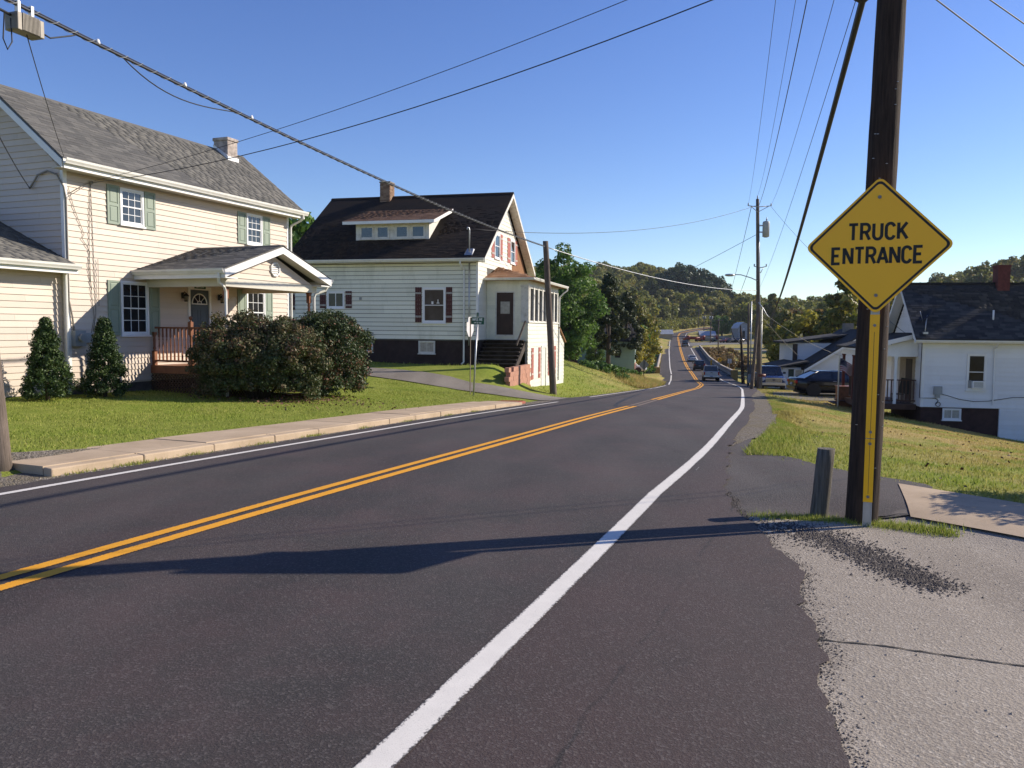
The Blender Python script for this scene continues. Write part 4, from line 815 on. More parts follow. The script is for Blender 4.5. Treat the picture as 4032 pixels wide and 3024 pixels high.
M_MAROON = simple('maroon_shutter', (0.075, 0.018, 0.016), .55, .15, 5); M_REDSH = simple('faded_red_shutter', (0.36, 0.115, 0.085), .6, .12, 4); M_OLDW = simple('old_wood', (0.055, 0.043, 0.035), .9, .4, 4, bump=.4, bs=30)
M_PEEL = simple('peeling_white', (0.66, 0.64, 0.58), .7, .08, 4, dirt=(0.25, 0.22, 0.17), dirt_amt=.7, dirt_scale=5); M_STEEL = simple('galvanised', (0.42, 0.43, 0.44), .42, .12, 8, metal=.7)
h2 = empty('pale_house', (-1.635, 37.5, 0), -math.radians(14.5), 'pale green-white house with steep dark roof, long dormer and enclosed front porch', 'house')
FS = Fr((0, 0, 0), (1, 0, 0), (0, -1, 0)); FA = Fr((0, 0, 0), (0, 1, 0), (1, 0, 0))
X0, DY, RY, RZ = -9.45, 9.6, 4.8, 8.62
mb = MB(); mb.box(X0, 0, 0, DY, 1.1, 4.80); mb.prism([(X0, 0, 4.80), (X0, DY, 4.80), (X0, RY, 8.25)], (-X0, 0, 0)); wall = mb.build('wall', simple('lap_shadow_backing', (0.10, 0.095, 0.08), .9, .2), h2)  # dark wall colour shows through the board gaps as painted lap shadow
mb = MB(); mb.box(X0 + .05, -.05, .05, DY - .05, -1.8, 1.098); mb.build('foundation', M_FND, h2)
opS = [(-2.73, -1.57, 1.95, 3.61), (-7.71, -6.78, 2.63, 3.44)]
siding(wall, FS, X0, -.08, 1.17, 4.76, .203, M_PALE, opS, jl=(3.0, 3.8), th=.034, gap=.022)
opG = [(2.75, 3.74, 5.2, 6.47), (5.86, 6.8, 5.2, 6.47), (7.25, 9.7, 4.8, 6.15), (6.2, 7.25, 4.8, 5.15)]
siding(wall, FA, .085, DY, 1.17, 8.25, .203, M_WSID, opG + [(1.45, 8.7, 1.1, 4.5)], clip=lambda b: (.085, DY) if b < 4.8 else (max(.085, (b - 4.8) / .7188), DY - (b - 4.8) / .7188), jl=(3.0, 3.8))
mb = MB(); mb.prism([FA.p(6.2, 4.8, .004), FA.p(9.55, 4.8, .004), FA.p(7.75, 6.15, .004), FA.p(7.25, 6.15, .004), FA.p(7.25, 5.15, .004), FA.p(6.2, 5.15, .004)], (.006, 0, 0)); mb.build('bare_sheathing', M_SH2P, h2)
mb = MB(); mb.box(-.08, .022, -.022, .083, 1.15, 4.8); mb.build('corner_post', M_TRIM, h2)
# main roof
mb = MB(); e0 = -.40; sl = .722
def rz(y): return 4.86 + sl * (y - e0) if y <= RY else 4.86 + sl * (RY - e0) - sl * (y - RY)
mb.prism([(-9.85, e0, rz(e0)), (-9.85, RY, rz(RY)), (-9.85, 2 * RY - e0, rz(e0)), (-9.85, 2 * RY - e0, rz(e0) + .10), (-9.85, RY, rz(RY) + .12), (-9.85, e0, rz(e0) + .10)], (10.27, 0, 0)); roof2 = mb.build('roof', M_SH2, h2)
dorm = lambda a, s: not (2.65 < a < 7.5 and 1.75 < s < 4.9)
shingles(roof2, h2, (-9.88, e0 - .03, 4.94), (1, 0, 0), (0, 5.2, 5.2 * sl), 10.33, 6.42, .142, .30, M_SH2, 300, clip=dorm, seed=11)
mb = MB(); mb.prism([(-9.88, RY - .13, rz(RY) + .03), (-9.88, RY, rz(RY) + .13), (-9.88, RY + .13, rz(RY) + .03), (-9.88, RY + .13, rz(RY) + .06), (-9.88, RY, rz(RY) + .155), (-9.88, RY - .13, rz(RY) + .06)], (10.33, 0, 0)); mb.build('ridge_cap', M_SH2, roof2)
mb = MB(); mb.box(-9.8, .40, -.38, -.024, 4.77, 4.79); mb.build('soffit', M_SOFF, h2)
gutter(h2, (-9.86, -.41, 4.80), (.43, -.41, 4.80), (0, -1, 0), .135)
for x in (.425,):
    for s_ in (1, -1):
        ye = RY - s_ * 5.2; mb = MB(); mb.prism([(x, ye, 4.72), (x, RY, 4.72 + 5.2 * sl), (x, RY, 4.93 + 5.2 * sl), (x, ye, 4.93)], (.03, 0, 0)); mb.build('rake_board', M_PEEL, h2)
        n = 22
        for i in range(n):
            t0, t1 = i / n, (i + .93) / n; ya, yb = ye + (RY - ye) * t0, ye + (RY - ye) * t1; za, zb_ = 4.80 + 5.2 * sl * t0, 4.80 + 5.2 * sl * t1
            mb = MB(); mb.hexa([(.02, ya, za), (.424, ya, za), (.424, yb, zb_), (.02, yb, zb_), (.02, ya, za + .018), (.424, ya, za + .018), (.424, yb, zb_ + .018), (.02, yb, zb_ + .018)]); mb.build('soffit_board', M_PEEL, h2)
downspout(h2, [(-.72, -.47, 4.80), (-.72, -.47, 4.70), (-.70, -.32, 4.58), (-.66, -.08, 4.45), (-.65, -.07, 4.3), (-.65, -.07, .12), (-.72, -.2, .03)], .042)
mb = MB(); mb.tube([(-.40, -.06, .9), (-.40, -.06, 4.77)], .03, 8); mb.tube([(-.40, -.06, 4.95), (-.40, -.06, 6.25), (-.42, -.1, 6.36), (-.45, -.18, 6.36), (-.46, -.2, 6.26)], .034, 8); mb.hexa([(-.6, -.26, 5.09), (-.2, -.26, 5.09), (-.2, .14, 5.38), (-.6, .14, 5.38), (-.55, -.2, 5.16), (-.25, -.2, 5.16), (-.25, .1, 5.42), (-.55, .1, 5.42)]); mb.box(-.46, -.34, -.10, -.02, 1.3, 1.6); mb.build('service_mast', M_STEEL, h2)
# dormer
dy, fz = 1.05, 6.02
mb = MB(); mb.prism([(-6.66, dy, 5.9), (-6.66, dy, 6.86), (-6.66, 3.45, 7.62)], (3.86, 0, 0)); dm = mb.build('dormer', M_PEEL, h2)
FD = Fr((0, dy, 0), (1, 0, 0), (0, -1, 0)); FDR = Fr((-2.80, 0, 0), (0, 1, 0), (1, 0, 0))
for a0, a1 in ((-6.44, -5.70), (-5.56, -4.87), (-4.56, -3.86), (-3.72, -3.0)): window(dm, FD, a0, a1, 6.07, 6.70, 1, 1, 'fixed', .05, M_PEEL, M_GLASS, proud=.03)
siding(dm, FDR, dy, 3.3, 6.0, 7.5, .203, M_WSID, clip=lambda b: (max(dy, dy + (b - 6.82) / .32), min(3.4, e0 + (b - 4.95) / sl)))
mb = MB(); mb.prism([(-7.15, .60, 6.80), (-7.15, 3.42, 7.70), (-7.15, 3.42, 7.80), (-7.15, .60, 6.89)], (4.75, 0, 0)); dr = mb.build('dormer_roof', M_SH2B, h2)
shingles(dr, h2, (-7.17, .57, 6.885), (1, 0, 0), (0, 2.85, .91), 4.79, 2.98, .142, .30, M_SH2B, 150, seed=12)
mb = MB(); mb.box(-7.16, -2.39, .57, .598, 6.74, 6.885); mb.build('fascia', M_TRIM, dr)
mb = MB(); mb.prism([(-2.398, .6, 6.73), (-2.398, 3.4, 7.62), (-2.398, 3.4, 7.79), (-2.398, .6, 6.88)], (.028, 0, 0)); mb.build('rake_board', M_TRIM, dr)
mb = MB(); mb.box(-7.13, -2.42, .60, dy - .003, 6.79, 6.805); mb.build('soffit', M_SOFF, dr)
# brick chimney
M_BRK = NT('chimney_brick'); c = M_BRK.ramp(M_BRK.rnd(), [(0, (0.20, 0.12, 0.08)), (.5, (0.29, 0.19, 0.13)), (1, (0.36, 0.25, 0.17))]); M_BRK.base(M_BRK.mix(.5, c, M_BRK.ramp(M_BRK.noise(30, 4), [(.3, .6), (.7, 1.3)]), 'MULTIPLY')); M_BRK.set(.9, 0, .2); M_BRK = M_BRK.m
M_MORT = simple('mortar', (0.22, 0.19, 0.16), .95, .2)
mb = MB(); mb.box(-6.83, -6.29, 4.42, 4.96, 7.8, 9.38); chm = mb.build('chimney', M_MORT, roof2)
bm_ = [MB().box(-.095, .095, -.045, .045, -.031, .031).mesh('brick', M_BRK)]
z = 8.35; row = 0
while z < 9.42:
    for side in range(3):
        n = 3
        for i in range(n):
            o = link('brick', bm_[0], chm); t = -.185 + i * .185 + (.0 if row % 2 else .02)
            if side == 0: o.location = (-6.56 + t * .98, 4.45 - .045 - .002 * random.random(), z)
            elif side == 1: o.location = (-6.26 - .045 + .002 * random.random(), 4.69 + t, z); o.rotation_euler.z = math.pi / 2
            else: o.location = (-6.86 + .045, 4.69 + t, z); o.rotation_euler.z = math.pi / 2
    z += .073; row += 1
mb = MB(); mb.box(-6.88, -6.24, 4.36, 5.0, 9.42, 9.5); mb.build('chimney_cap', M_MORT, chm, .015)
# side windows
M_GLASSS = glassmat('shaded_glass', (0.020, 0.022, 0.024), .1, .02, .3); window(h2, FS, *opS[0], 1, 1, 'hung', .075, gl=M_GLASSS); window(h2, FS, *opS[1], 1, 1, 'slide', .06, gl=M_GLASSS)
mb = MB(); FS.box(mb, -2.28, -2.18, 2.83, 2.96, .023, .03); mb.build('jar', M_TRIM, h2); mb = MB(); FS.box(mb, -2.02, -1.88, 2.86, 2.90, .023, .03); FS.box(mb, -1.97, -1.93, 2.9, 3.05, .023, .03); mb.build('candle_holder', M_TRIM, h2)
for a0, a1, b0, b1 in ((-3.10, -2.77, 1.96, 3.63), (-1.55, -1.24, 1.96, 3.63), (-8.10, -7.76, 2.63, 3.46), (-6.72, -6.38, 2.63, 3.46)): batten_shutter(h2, FS, a0, a1, b0, b1, M_MAROON, M_PEEL)
FSB = Fr((0, .05, 0), (1, 0, 0), (0, -1, 0))
window(h2, FSB, -2.94, -2.11, .49, 1.09, 2, 1, 'fixed', .05, M_PEEL, M_CURT, proud=.06); window(h2, FSB, -5.89, -5.31, .52, 1.09, 2, 1, 'fixed', .04, M_PEEL, M_GLASSD, proud=.04)
mb = MB(); FS.box(mb, -5.98, -5.86, 3.03, 3.16, .017, .07); mb.build('wall_vent', M_METER, h2); mb = MB(); FS.box(mb, -5.4, -5.26, 1.3, 1.48, .017, .08); mb.build('wall_vent', M_METER, h2)
# rear addition glimpsed behind the cream house
mb = MB(); mb.box(-12.6, X0 - .002, .3, 7, -1, 4.3); ad = mb.build('rear_addition', M_PALE, h2); FR = Fr((0, .3, 0), (1, 0, 0), (0, -1, 0)); siding(ad, FR, -12.6, X0 - .01, 1.17, 4.25, .203, M_PALE, [(-10.5, -9.95, 2.55, 3.5)])
window(h2, FR, -10.5, -9.95, 2.55, 3.5, 1, 1, 'fixed', .05); batten_shutter(h2, FR, -9.9, -9.58, 2.55, 3.52, M_MAROON, M_PEEL)
# gable windows
for a0, a1 in ((2.75, 3.74), (5.86, 6.8)): window(h2, FA, a0, a1, 5.2, 6.47, 1, 1, 'hung', .07)
for a0, a1 in ((2.22, 2.68), (3.8, 4.24), (5.25, 5.78), (6.86, 7.3)): batten_shutter(h2, FA, a0, a1, 5.2, 6.5, M_REDSH, M_PEEL)
# enclosed porch
PX, P0, P1 = 2.08, 1.40, 8.75
mb = MB(); mb.box(.02, PX - .02, P0 + .02, P1 - .02, 1.1, 1.2); mb.build('porch_floor', M_OLDW, h2)
FPS = Fr((0, P0, 0), (1, 0, 0), (0, -1, 0)); FPF = Fr((PX, 0, 0), (0, 1, 0), (1, 0, 0))
mb = MB(); mb.box(.02, .50, P0, P0 + .12, 1.1, 4.06); mb.box(1.40, PX, P0, P0 + .12, 1.1, 4.06); mb.box(.5, 1.4, P0, P0 + .12, 3.47, 4.06); mb.box(.5, 1.4, P0, P0 + .12, 1.1, 1.36); pw = mb.build('porch_side_wall', M_PALE, h2)
siding(pw, FPS, .03, 1.74, 1.2, 4.05, .203, M_PALE, [(.48, 1.42, 1.3, 3.5)])
mb = MB(); FPS.ring(mb, .48, 1.42, 1.36, 3.48, .05, .0, .04); mb.build('door_frame', M_PEEL, h2)
M_BROWN = simple('brown_door', (0.042, 0.022, 0.016), .55, .25, 3)
mb = MB(); FPS.box(mb, .53, 1.37, 1.40, 3.43, -.06, -.02); FPS.ring(mb, .62, 1.28, 1.5, 2.3, .03, -.02, -.012); sd_ = mb.build('door', M_BROWN, h2)
mb = MB(); FPS.box(mb, .72, 1.18, 2.42, 3.0, -.019, -.012); mb.build('door_window', M_CURT, sd_); mb = MB(); FPS.ring(mb, .69, 1.21, 2.39, 3.03, .03, -.019, -.006); mb.build('window_trim', M_BROWN, sd_)
mb = MB(); FPS.box(mb, 1.75, 2.11, 2.0, 3.72, -.02, .03); FPS.box(mb, 1.72, 2.13, 3.70, 3.78, -.02, .05); mb.build('corner_post', M_PEEL, h2)
# porch front
mb = MB(); mb.box(PX - .14, PX, P0 + .122, P1, -1.6, 2.0); mb.box(.02, PX - .141, P1 - .12, P1, -1.6, 4.06); mb.box(PX - .14, PX, P0 + .122, P1 - .001, 3.74, 4.06); pf = mb.build('porch_front_wall', M_WSID, h2)
lows = [(2.62, 3.64, -.78, .77), (4.4, 5.72, -1.7, .85), (6.55, 7.55, -.82, .74)]
siding(pf, FPF, P0, P1, -1.2, 2.0, .203, M_WSID, lows)
mb = MB(); FPF.box(mb, P0 - .02, P1 + .03, 2.0, 2.06, -.02, .07); mb.build('window_sill', M_PEEL, h2)
yy = P0 + .35; n = 7; pw_ = (P1 - .15 - yy) / n
mb = MB(); mb.box(PX - .1, PX - .02, P0 + .15, P1 - .02, 2.06, 2.1); mb.box(PX - .1, PX - .02, P0 + .15, P1 - .02, 3.66, 3.74); mb.build('window_rail', M_PEEL, h2)
for i in range(n + 1):
    mb = MB(); FPF.box(mb, yy + i * pw_ - .11, yy + i * pw_ + .11, 2.06, 3.74, -.09, .012); mb.build('mullion', M_PEEL, h2)
    if i < n: 
        mb = MB(); FPF.box(mb, yy + i * pw_ + .112, yy + (i + 1) * pw_ - .112, 2.1, 3.66, -.085, -.07); mb.build('pane', M_GLASSD, h2)
        mb = MB(); FPF.box(mb, yy + (i + .5) * pw_ - .02, yy + (i + .5) * pw_ + .02, 2.1, 3.66, -.069, -.05); mb.build('screen_bar', M_OLDW, h2)
for k, (a0, a1, b0, b1) in enumerate((lows[0], lows[2])):
    mb = MB(); FPF.box(mb, a0, a1, b0, b1, .0, .02); mb.build('boarded_window', M_PEEL, h2)
for a0, a1 in ((2.12, 2.58), (3.68, 4.16), (6.05, 6.5), (7.6, 8.15)): batten_shutter(h2, FPF, a0, a1, -.78, .77, M_REDSH, M_PEEL)
mb = MB(); FPF.box(mb, 4.4, 4.62, -1.6, .85, -.05, .04); FPF.box(mb, 5.5, 5.72, -1.6, .85, -.05, .04); FPF.box(mb, 4.62, 5.5, .72, .85, -.05, .04); mb.build('door_frame', M_PEEL, h2)
mb = MB(); FPF.box(mb, 4.62, 5.5, -1.6, .72, -.10, -.06); FPF.ring(mb, 4.72, 5.4, -.2, .6, .04, -.06, -.04); FPF.ring(mb, 4.72, 5.4, -1.4, -.3, .04, -.06, -.04); mb.build('cellar_door', M_OLDW, h2)
mb = MB(); mb.prism([(.1, P1 + .002, -1.8), (.1, 10.6, -1.8), (.1, 10.6, .95), (.1, P1 + .002, 1.75)], (PX - .1, 0, 0)); sh = mb.build('lean_to', M_WSID, h2); siding(sh, FPF, P1 + .01, 10.6, -1.2, 1.7, .203, M_WSID, clip=lambda b: (P1 + .01, 10.6 if b < .95 else max(P1 + .05, 10.6 - (b - .95) * 2.31)))
mb = MB(); mb.hexa(beam((1.1, P1 + .02, 1.80), (1.1, 10.75, .94), 2.2, .06)); mb.build('lean_to_roof', M_SH2P, h2)
# porch hip roof
ez, tp = 4.10, 4.84; xo = 2.48; ya, yb = P0 - .42, P1 + .42
mb = MB(); mb.add([(.01, ya, ez), (xo, ya, ez), (xo, yb, ez), (.01, yb, ez), (.01, 3.55, tp), (.01, 6.6, tp), (.01, ya, ez - .1), (xo, ya, ez - .1), (xo, yb, ez - .1), (.01, yb, ez - .1)], [(0, 1, 4), (1, 2, 5, 4), (2, 3, 5), (6, 9, 8, 7), (0, 6, 7, 1), (1, 7, 8, 2), (2, 8, 9, 3), (0, 4, 5, 3, 9, 6)]); pr2 = mb.build('porch_roof', M_SH2P, h2)
v1 = Vector((-.0, 2.57, .74)).normalized(); Ls = math.hypot(2.57, .74)
shingles(pr2, h2, (.0, ya, ez), (1, 0, 0), (0, 2.57, .74), xo, Ls, .142, .3, M_SH2P, 60, clip=lambda a, s: a < xo * (1 - s / Ls), seed=15)
mb = MB(); mb.box(.02, xo - .03, ya + .03, P0 - .02, 4.02, 4.04); mb.box(PX + .02, xo - .03, P0 - .02, yb - .03, 4.02, 4.04); mb.build('soffit', M_PEEL, h2)
gutter(h2, (.02, ya, ez - .1), (xo, ya, ez - .1), (0, -1, 0), .11); gutter(h2, (xo, ya - .1, ez - .1), (xo, yb + .1, ez - .1), (1, 0, 0), .11)
downspout(h2, [(xo + .06, yb - .1, ez - .1), (xo + .06, yb - .12, ez - .22), (xo - .1, yb - .25, ez - .36), (PX + .08, P1 + .08, ez - .6), (PX + .06, P1 + .06, ez - .8), (PX + .06, P1 + .06, -1.2)], .045)
# steps, hand rail
for i in range(7):
    z = 1.17 - i * .178; y1 = P0 - .02 - i * .25; mb = MB(); mb.box(.02, 1.92, y1 - .27, y1 + .01, z - .05, z); mb.box(.06, 1.88, y1 - .03, y1 - .005, z - .17, z - .052); mb.build('step', M_OLDW, h2)
for x in (.04, 1.93):
    mb = MB(); mb.prism([(x, P0 - .02, 1.1), (x, P0 - .02, .7), (x, -.45, -.3), (x, -.45, .0)], (.04, 0, 0)); mb.build('stringer', M_OLDW, h2)
mb = MB(); mb.hexa(beam((1.97, P0 - .05, 2.05), (1.97, -.35, .95), .07, .09)); mb.hexa(beam((1.97, -.33, -.5), (1.97, -.33, .98), .06, .06)); mb.hexa(beam((1.97, .5, .3), (1.97, .5, 1.5), .06, .06)); mb.build('hand_rail', M_OLDW, h2)
# wire mesh hung by the steps
# ------------------------------------------------------------------ block retaining wall
M_BLK = simple('pink_block', (0.42, 0.21, 0.145), .9, .15, 5, bump=.3, bs=40, dirt=(0.25, 0.13, 0.1), dirt_amt=.6)
rw = empty('block_wall', h2.location, -math.radians(14.5), 'low wall of faded pink concrete blocks before the steps of the pale house', 'retaining wall')
bl = [MB().box(-.1, .1, -.196, .196, -.098, .098).mesh('block', M_BLK), MB().box(-.1, .1, -.096, .096, -.098, .098).mesh('block', M_BLK)]
for r_ in range(7):
    zb = -1.28 + r_ * .2; off = .2 if r_ % 2 else 0; y = -2.7 + off
    top = lambda y: .13 - .05 * (y + 2.7)
    while y < 1.25:
        if zb + .1 < (.16 if y > -2.2 else .34 if y < -2.4 else .0) + .0:
            o = link('block', bl[0], rw); o.location = (2.15 + random.uniform(-.006, .006), y + .2, zb); o.rotation_euler.z = random.uniform(-.01, .01)
        y += .4
# ------------------------------------------------------------------ house 3: white house on the right
M_W3 = sidingmat('white_clapboard', (0.74, 0.74, 0.74), (0.52, 0.49, 0.42), .22)
M_SH3 = shinglemat('charcoal_shingle', [(0, (0.030, 0.030, 0.032)), (.6, (0.050, 0.048, 0.048)), (1, (0.085, 0.080, 0.076))], .5)
M_FND3 = simple('dark_brick_foundation', (0.045, 0.022, 0.018), .9, .35, 4, bump=.3, bs=12); M_DKWOOD = simple('dark_stained_deck', (0.075, 0.035, 0.022), .7, .3, 4); M_REDBR = simple('red_brick_paint', (0.12, 0.034, 0.028), .85, .25, 8, bump=.4, bs=22); M_TAN = simple('tan_wall', (0.40, 0.33, 0.24), .7, .1)
h3 = empty('white_house', (18.46, 36.0, 0), -math.radians(10), 'white clapboard house with charcoal roof on the lower ground at the right', 'house')
E3 = 4.7
FS3 = Fr((0, 0, 0), (1, 0, 0), (0, -1, 0)); FL3 = Fr((0, 0, 0), (0, -1, 0), (-1, 0, 0))
mb = MB(); mb.box(0, 8.5, 0, E3, -1.66, 1.3); mb.prism([(0, 0, 1.3), (0, E3, 1.3), (0, E3 / 2, 3.6)], (8.5, 0, 0)); w3 = mb.build('wall', M_W3, h3)
mb = MB(); mb.box(3.27, 8.5, 0.002, E3, -4.2, -1.662); w3b = mb.build('basement_wall', M_W3, h3)
mb = MB(); mb.box(.04, 3.265, .05, E3 - .05, -4.2, -1.662); mb.build('foundation', M_FND3, h3)
siding(w3, FS3, .1, 8.5, -1.64, 1.25, .203, M_W3, [(1.85, 2.66, -.86, .77)], th=.022)
siding(w3b, FS3, 3.28, 8.5, -4.0, -1.66, .203, M_W3, th=.022)
siding(w3, FL3, -E3, 0, -1.64, 3.55, .203, M_W3, [], clip=lambda b: (-E3, 0) if b < 1.3 else (-E3 + (b - 1.3) * 1.02, -(b - 1.3) * 1.02), th=.022)
mb = MB(); mb.box(-.02, .10, -.02, .10, -1.66, 1.3); mb.build('corner_post', M_TRIM, h3)
def rz3(y): return 1.33 + (E3 / 2 - abs(y - E3 / 2) + .36) * .955
mb = MB(); mb.prism([(-.42, -.36, 1.33), (-.42, E3 / 2, rz3(E3 / 2)), (-.42, E3 + .36, 1.33), (-.42, E3 + .36, 1.43), (-.42, E3 / 2, rz3(E3 / 2) + .12), (-.42, -.36, 1.43)], (9.4, 0, 0)); r3 = mb.build('roof', M_SH3, h3)
shingles(r3, h3, (-.44, -.38, 1.42), (1, 0, 0), (0, E3 / 2 + .36, (E3 / 2 + .36) * .955), 9.42, 3.77, .142, .30, M_SH3, 300, seed=21)
mb = MB(); mb.box(-.45, 9, E3 / 2 - .14, E3 / 2 + .14, rz3(E3 / 2) + .06, rz3(E3 / 2) + .135); mb.build('ridge_cap', M_SH3, r3)
mb = MB(); mb.box(-.40, 9, -.34, -.013, 1.27, 1.29); mb.build('soffit', M_TRIM, h3)
gutter(h3, (-.44, -.37, 1.24), (9, -.37, 1.24), (0, -1, 0), .12)
for s_ in (1, -1):
    ye = E3 / 2 - s_ * (E3 / 2 + .36); mb = MB(); mb.prism([(-.45, ye, 1.2), (-.45, E3 / 2, 1.2 + 2.71 * .955), (-.45, E3 / 2, 1.40 + 2.71 * .955), (-.45, ye, 1.40)], (.028, 0, 0)); mb.build('rake_board', M_TRIM, h3)
    mb = MB(); mb.hexa([(-.42, ye, 1.26), (-.015, ye, 1.26), (-.015, E3 / 2, 1.26 + 2.71 * .955), (-.42, E3 / 2, 1.26 + 2.71 * .955), (-.42, ye, 1.28), (-.015, ye, 1.28), (-.015, E3 / 2, 1.28 + 2.71 * .955), (-.42, E3 / 2, 1.28 + 2.71 * .955)]); mb.build('rake_soffit', M_TRIM, h3)
window(h3, FS3, 1.85, 2.66, -.86, .77, 1, 1, 'hung', .07, M_TRIM, M_GLASSD)
mb = MB(); FS3.box(mb, 2.06, 2.54, -.76, -.44, .0, .20); FS3.ring(mb, 2.06, 2.54, -.76, -.44, .04, .20, .215); ac = mb.build('air_conditioner', M_TRIM, h3)
for i in range(9): mb = MB(); FS3.box(mb, 2.11, 2.49, -.715 + i * .026, -.70 + i * .026, .199, .208); mb.build('grille_slat', M_METER, ac)
mb = MB(); FS3.box(mb, 1.93, 2.055, -.76, -.42, .0, .06); FS3.box(mb, 2.545, 2.59, -.76, -.42, .0, .06); mb.build('side_panel', M_METER, ac)
downspout(h3, [(2.93, -.42, 1.24), (2.93, -.30, 1.1), (2.95, -.06, 1.0), (2.97, -.05, -1.5)], .03, M_TRIM)
mb = MB(); FS3.box(mb, .51, .84, -1.08, -.71, .012, .14); FS3.box(mb, .58, .77, -1.22, -1.08, .012, .10); mt3 = mb.build('electric_meter', M_METER, h3)
mb = MB(); mb.tube([(-.06, -.05, 1.2), (-.08, -.05, -1.25), (.6, -.04, -1.25), (.72, -.04, -1.35), (.66, -.04, -1.5)], .016, 6); mb.tube([FS3.p(a, b, .03) for a, b in ((.82, -1.05), (1.1, -1.12), (1.6, -1.28), (2.2, -1.36), (2.8, -1.33), (3.3, -1.24), (3.8, -1.14), (4.6, -1.13))], .014, 6)
mb.tube([FS3.p(.72 + .1 * math.cos(t), -1.52 + .1 * math.sin(t), .04) for t in np.linspace(0, 6.28, 13)], .014, 6); mb.build('wall_cables', M_CABLE, h3)
FSB3 = Fr((0, .05, 0), (1, 0, 0), (0, -1, 0)); window(h3, FSB3, .94, 1.72, -2.22, -1.70, 1, 1, 'slide', .05, M_TRIM, M_CURT)
mb = MB(); mb.box(3.70, 4.22, 1.95, 2.55, 3.4, 4.75); mb.box(3.67, 4.25, 1.92, 2.58, 4.75, 4.84); mb.build('chimney', M_REDBR, r3)
mb = MB(); mb.tube([(3.05, .55, 2.15), (3.05, .55, 2.72)], .04, 8); mb.build('vent_pipe', M_TRIM, r3)
# unseen taller wing, added to throw shade on the right lawn
mb = MB(); mb.box(9.6, 17, .5, 7.5, -4.5, 4.0); mb.prism([(9.6, .5, 4.0), (9.6, 7.5, 4.0), (9.6, 4.0, 6.6)], (7.4, 0, 0)); mb.build('added_shade_wing', M_W3, h3)
for s_ in (1, -1): mb = MB(); y0 = 4 - s_ * 3.9; mb.hexa([(9.3, y0, 3.75), (17.3, y0, 3.75), (17.3, 4, 6.68), (9.3, 4, 6.68), (9.3, y0, 3.88), (17.3, y0, 3.88), (17.3, 4, 6.81), (9.3, 4, 6.81)]); mb.build('added_shade_wing_roof', M_SH3, h3)
# satellite dish
d3 = Vector((.18, .2, 2.45)); mb = MB(); ring = []
ax = Vector((-.55, -.25, .55)).normalized(); bx = ax.cross(Vector((0, 0, 1))).normalized(); cxv = bx.cross(ax)
secs = [[d3 + ax * (.09 * (k / 5) ** 2) + bx * (.30 * k / 5 * math.cos(t)) + cxv * (.36 * k / 5 * math.sin(t)) for t in np.linspace(0, 2 * math.pi, 20, endpoint=False)] for k in (0.05, 1, 2, 3, 4, 5)]
mb.loft(secs, True, False); secs2 = [[p - ax * .012 for p in s] for s in secs]; mb.loft(secs2, True, False); mb.loft([secs[-1], secs2[-1]], True, False)
ds = mb.build('satellite_dish', M_CABLE, h3); mb = MB(); mb.tube([d3 - ax * .01, (.08, -.02, 2.2), (.0, -.2, 1.75)], .022, 6); mb.tube([d3 + cxv * -.33, d3 + ax * .42 + cxv * -.12], .012, 6); mb.box(-.1, .1, -.3, -.1, 1.62, 1.72); mb.build('dish_arm', M_STEEL, ds)
# porch on the road side
PXL = -2.3
mb = MB(); mb.hexa([(PXL - .3, .4, .92), (-.03, .4, 1.58), (-.03, E3 + .5, 1.58), (PXL - .3, E3 + .5, .92), (PXL - .3, .4, 1.0), (-.03, .4, 1.68), (-.03, E3 + .5, 1.68), (PXL - .3, E3 + .5, 1.0)]); pr3 = mb.build('porch_roof', M_SH3, h3)
mb = MB(); mb.hexa([(PXL - .3, .365, .80), (-.03, .365, 1.46), (-.03, .395, 1.46), (PXL - .3, .395, .80), (PXL - .3, .365, 1.0), (-.03, .365, 1.67), (-.03, .395, 1.67), (PXL - .3, .395, 1.0)]); mb.build('fascia', M_TRIM, h3)
mb = MB(); mb.box(PXL - .1, -.03, .55, .70, .58, .80); mb.prism([(PXL, .60, .80), (-.03, .60, .80), (-.03, .60, 1.44)], (0, .03, 0)); mb.box(PXL - .1, PXL + .05, .70, E3 + .2, .58, .80); mb.build('porch_beam', M_TRIM, h3)
for x, y in ((-.95, .62), (PXL, .62), (PXL, 2.6), (PXL, E3)): 
    mb = MB(); mb.box(x - .06, x + .06, y - .06, y + .06, -1.6, .58); mb.box(x - .08, x + .08, y - .08, y + .08, .50, .579); mb.build('porch_column', M_TRIM if y < 1 else M_REDBR, h3)
mb = MB(); mb.box(PXL - .1, -.03, .5, E3 + .2, -1.85, -1.6); mb.build('deck', M_DKWOOD, h3)
for (xa, ya, xb, yb) in ((PXL, .62, -.05, .62), (PXL, .62, PXL, 3.4)):
    mb = MB(); mb.hexa(beam((xa, ya, -.5), (xb, yb, -.5), .09, .05)); mb.build('porch_rail', M_DKWOOD, h3); mb = MB(); mb.hexa(beam((xa, ya, -1.45), (xb, yb, -1.45), .05, .06)); mb.build('bottom_rail', M_DKWOOD, h3)
    L_ = math.hypot(xb - xa, yb - ya); n = int(L_ / .16); bm3 = MB().box(-.022, .022, -.022, .022, -1.43, -.52).mesh('baluster', M_DKWOOD)
    for i in range(n): o = link('baluster', bm3, h3); t = (i + .5) / n; o.location = (xa + (xb - xa) * t, ya + (yb - ya) * t, 0)
mb = MB(); mb.box(-.03, -.013, .9, 3.2, -1.6, .9); mb.build('porch_wall_panel', M_TAN, h3)
mb = MB(); FL3.box(mb, -2.2, -1.3, -1.6, .45, .015, .05); mb.build('door', M_BROWN, h3)
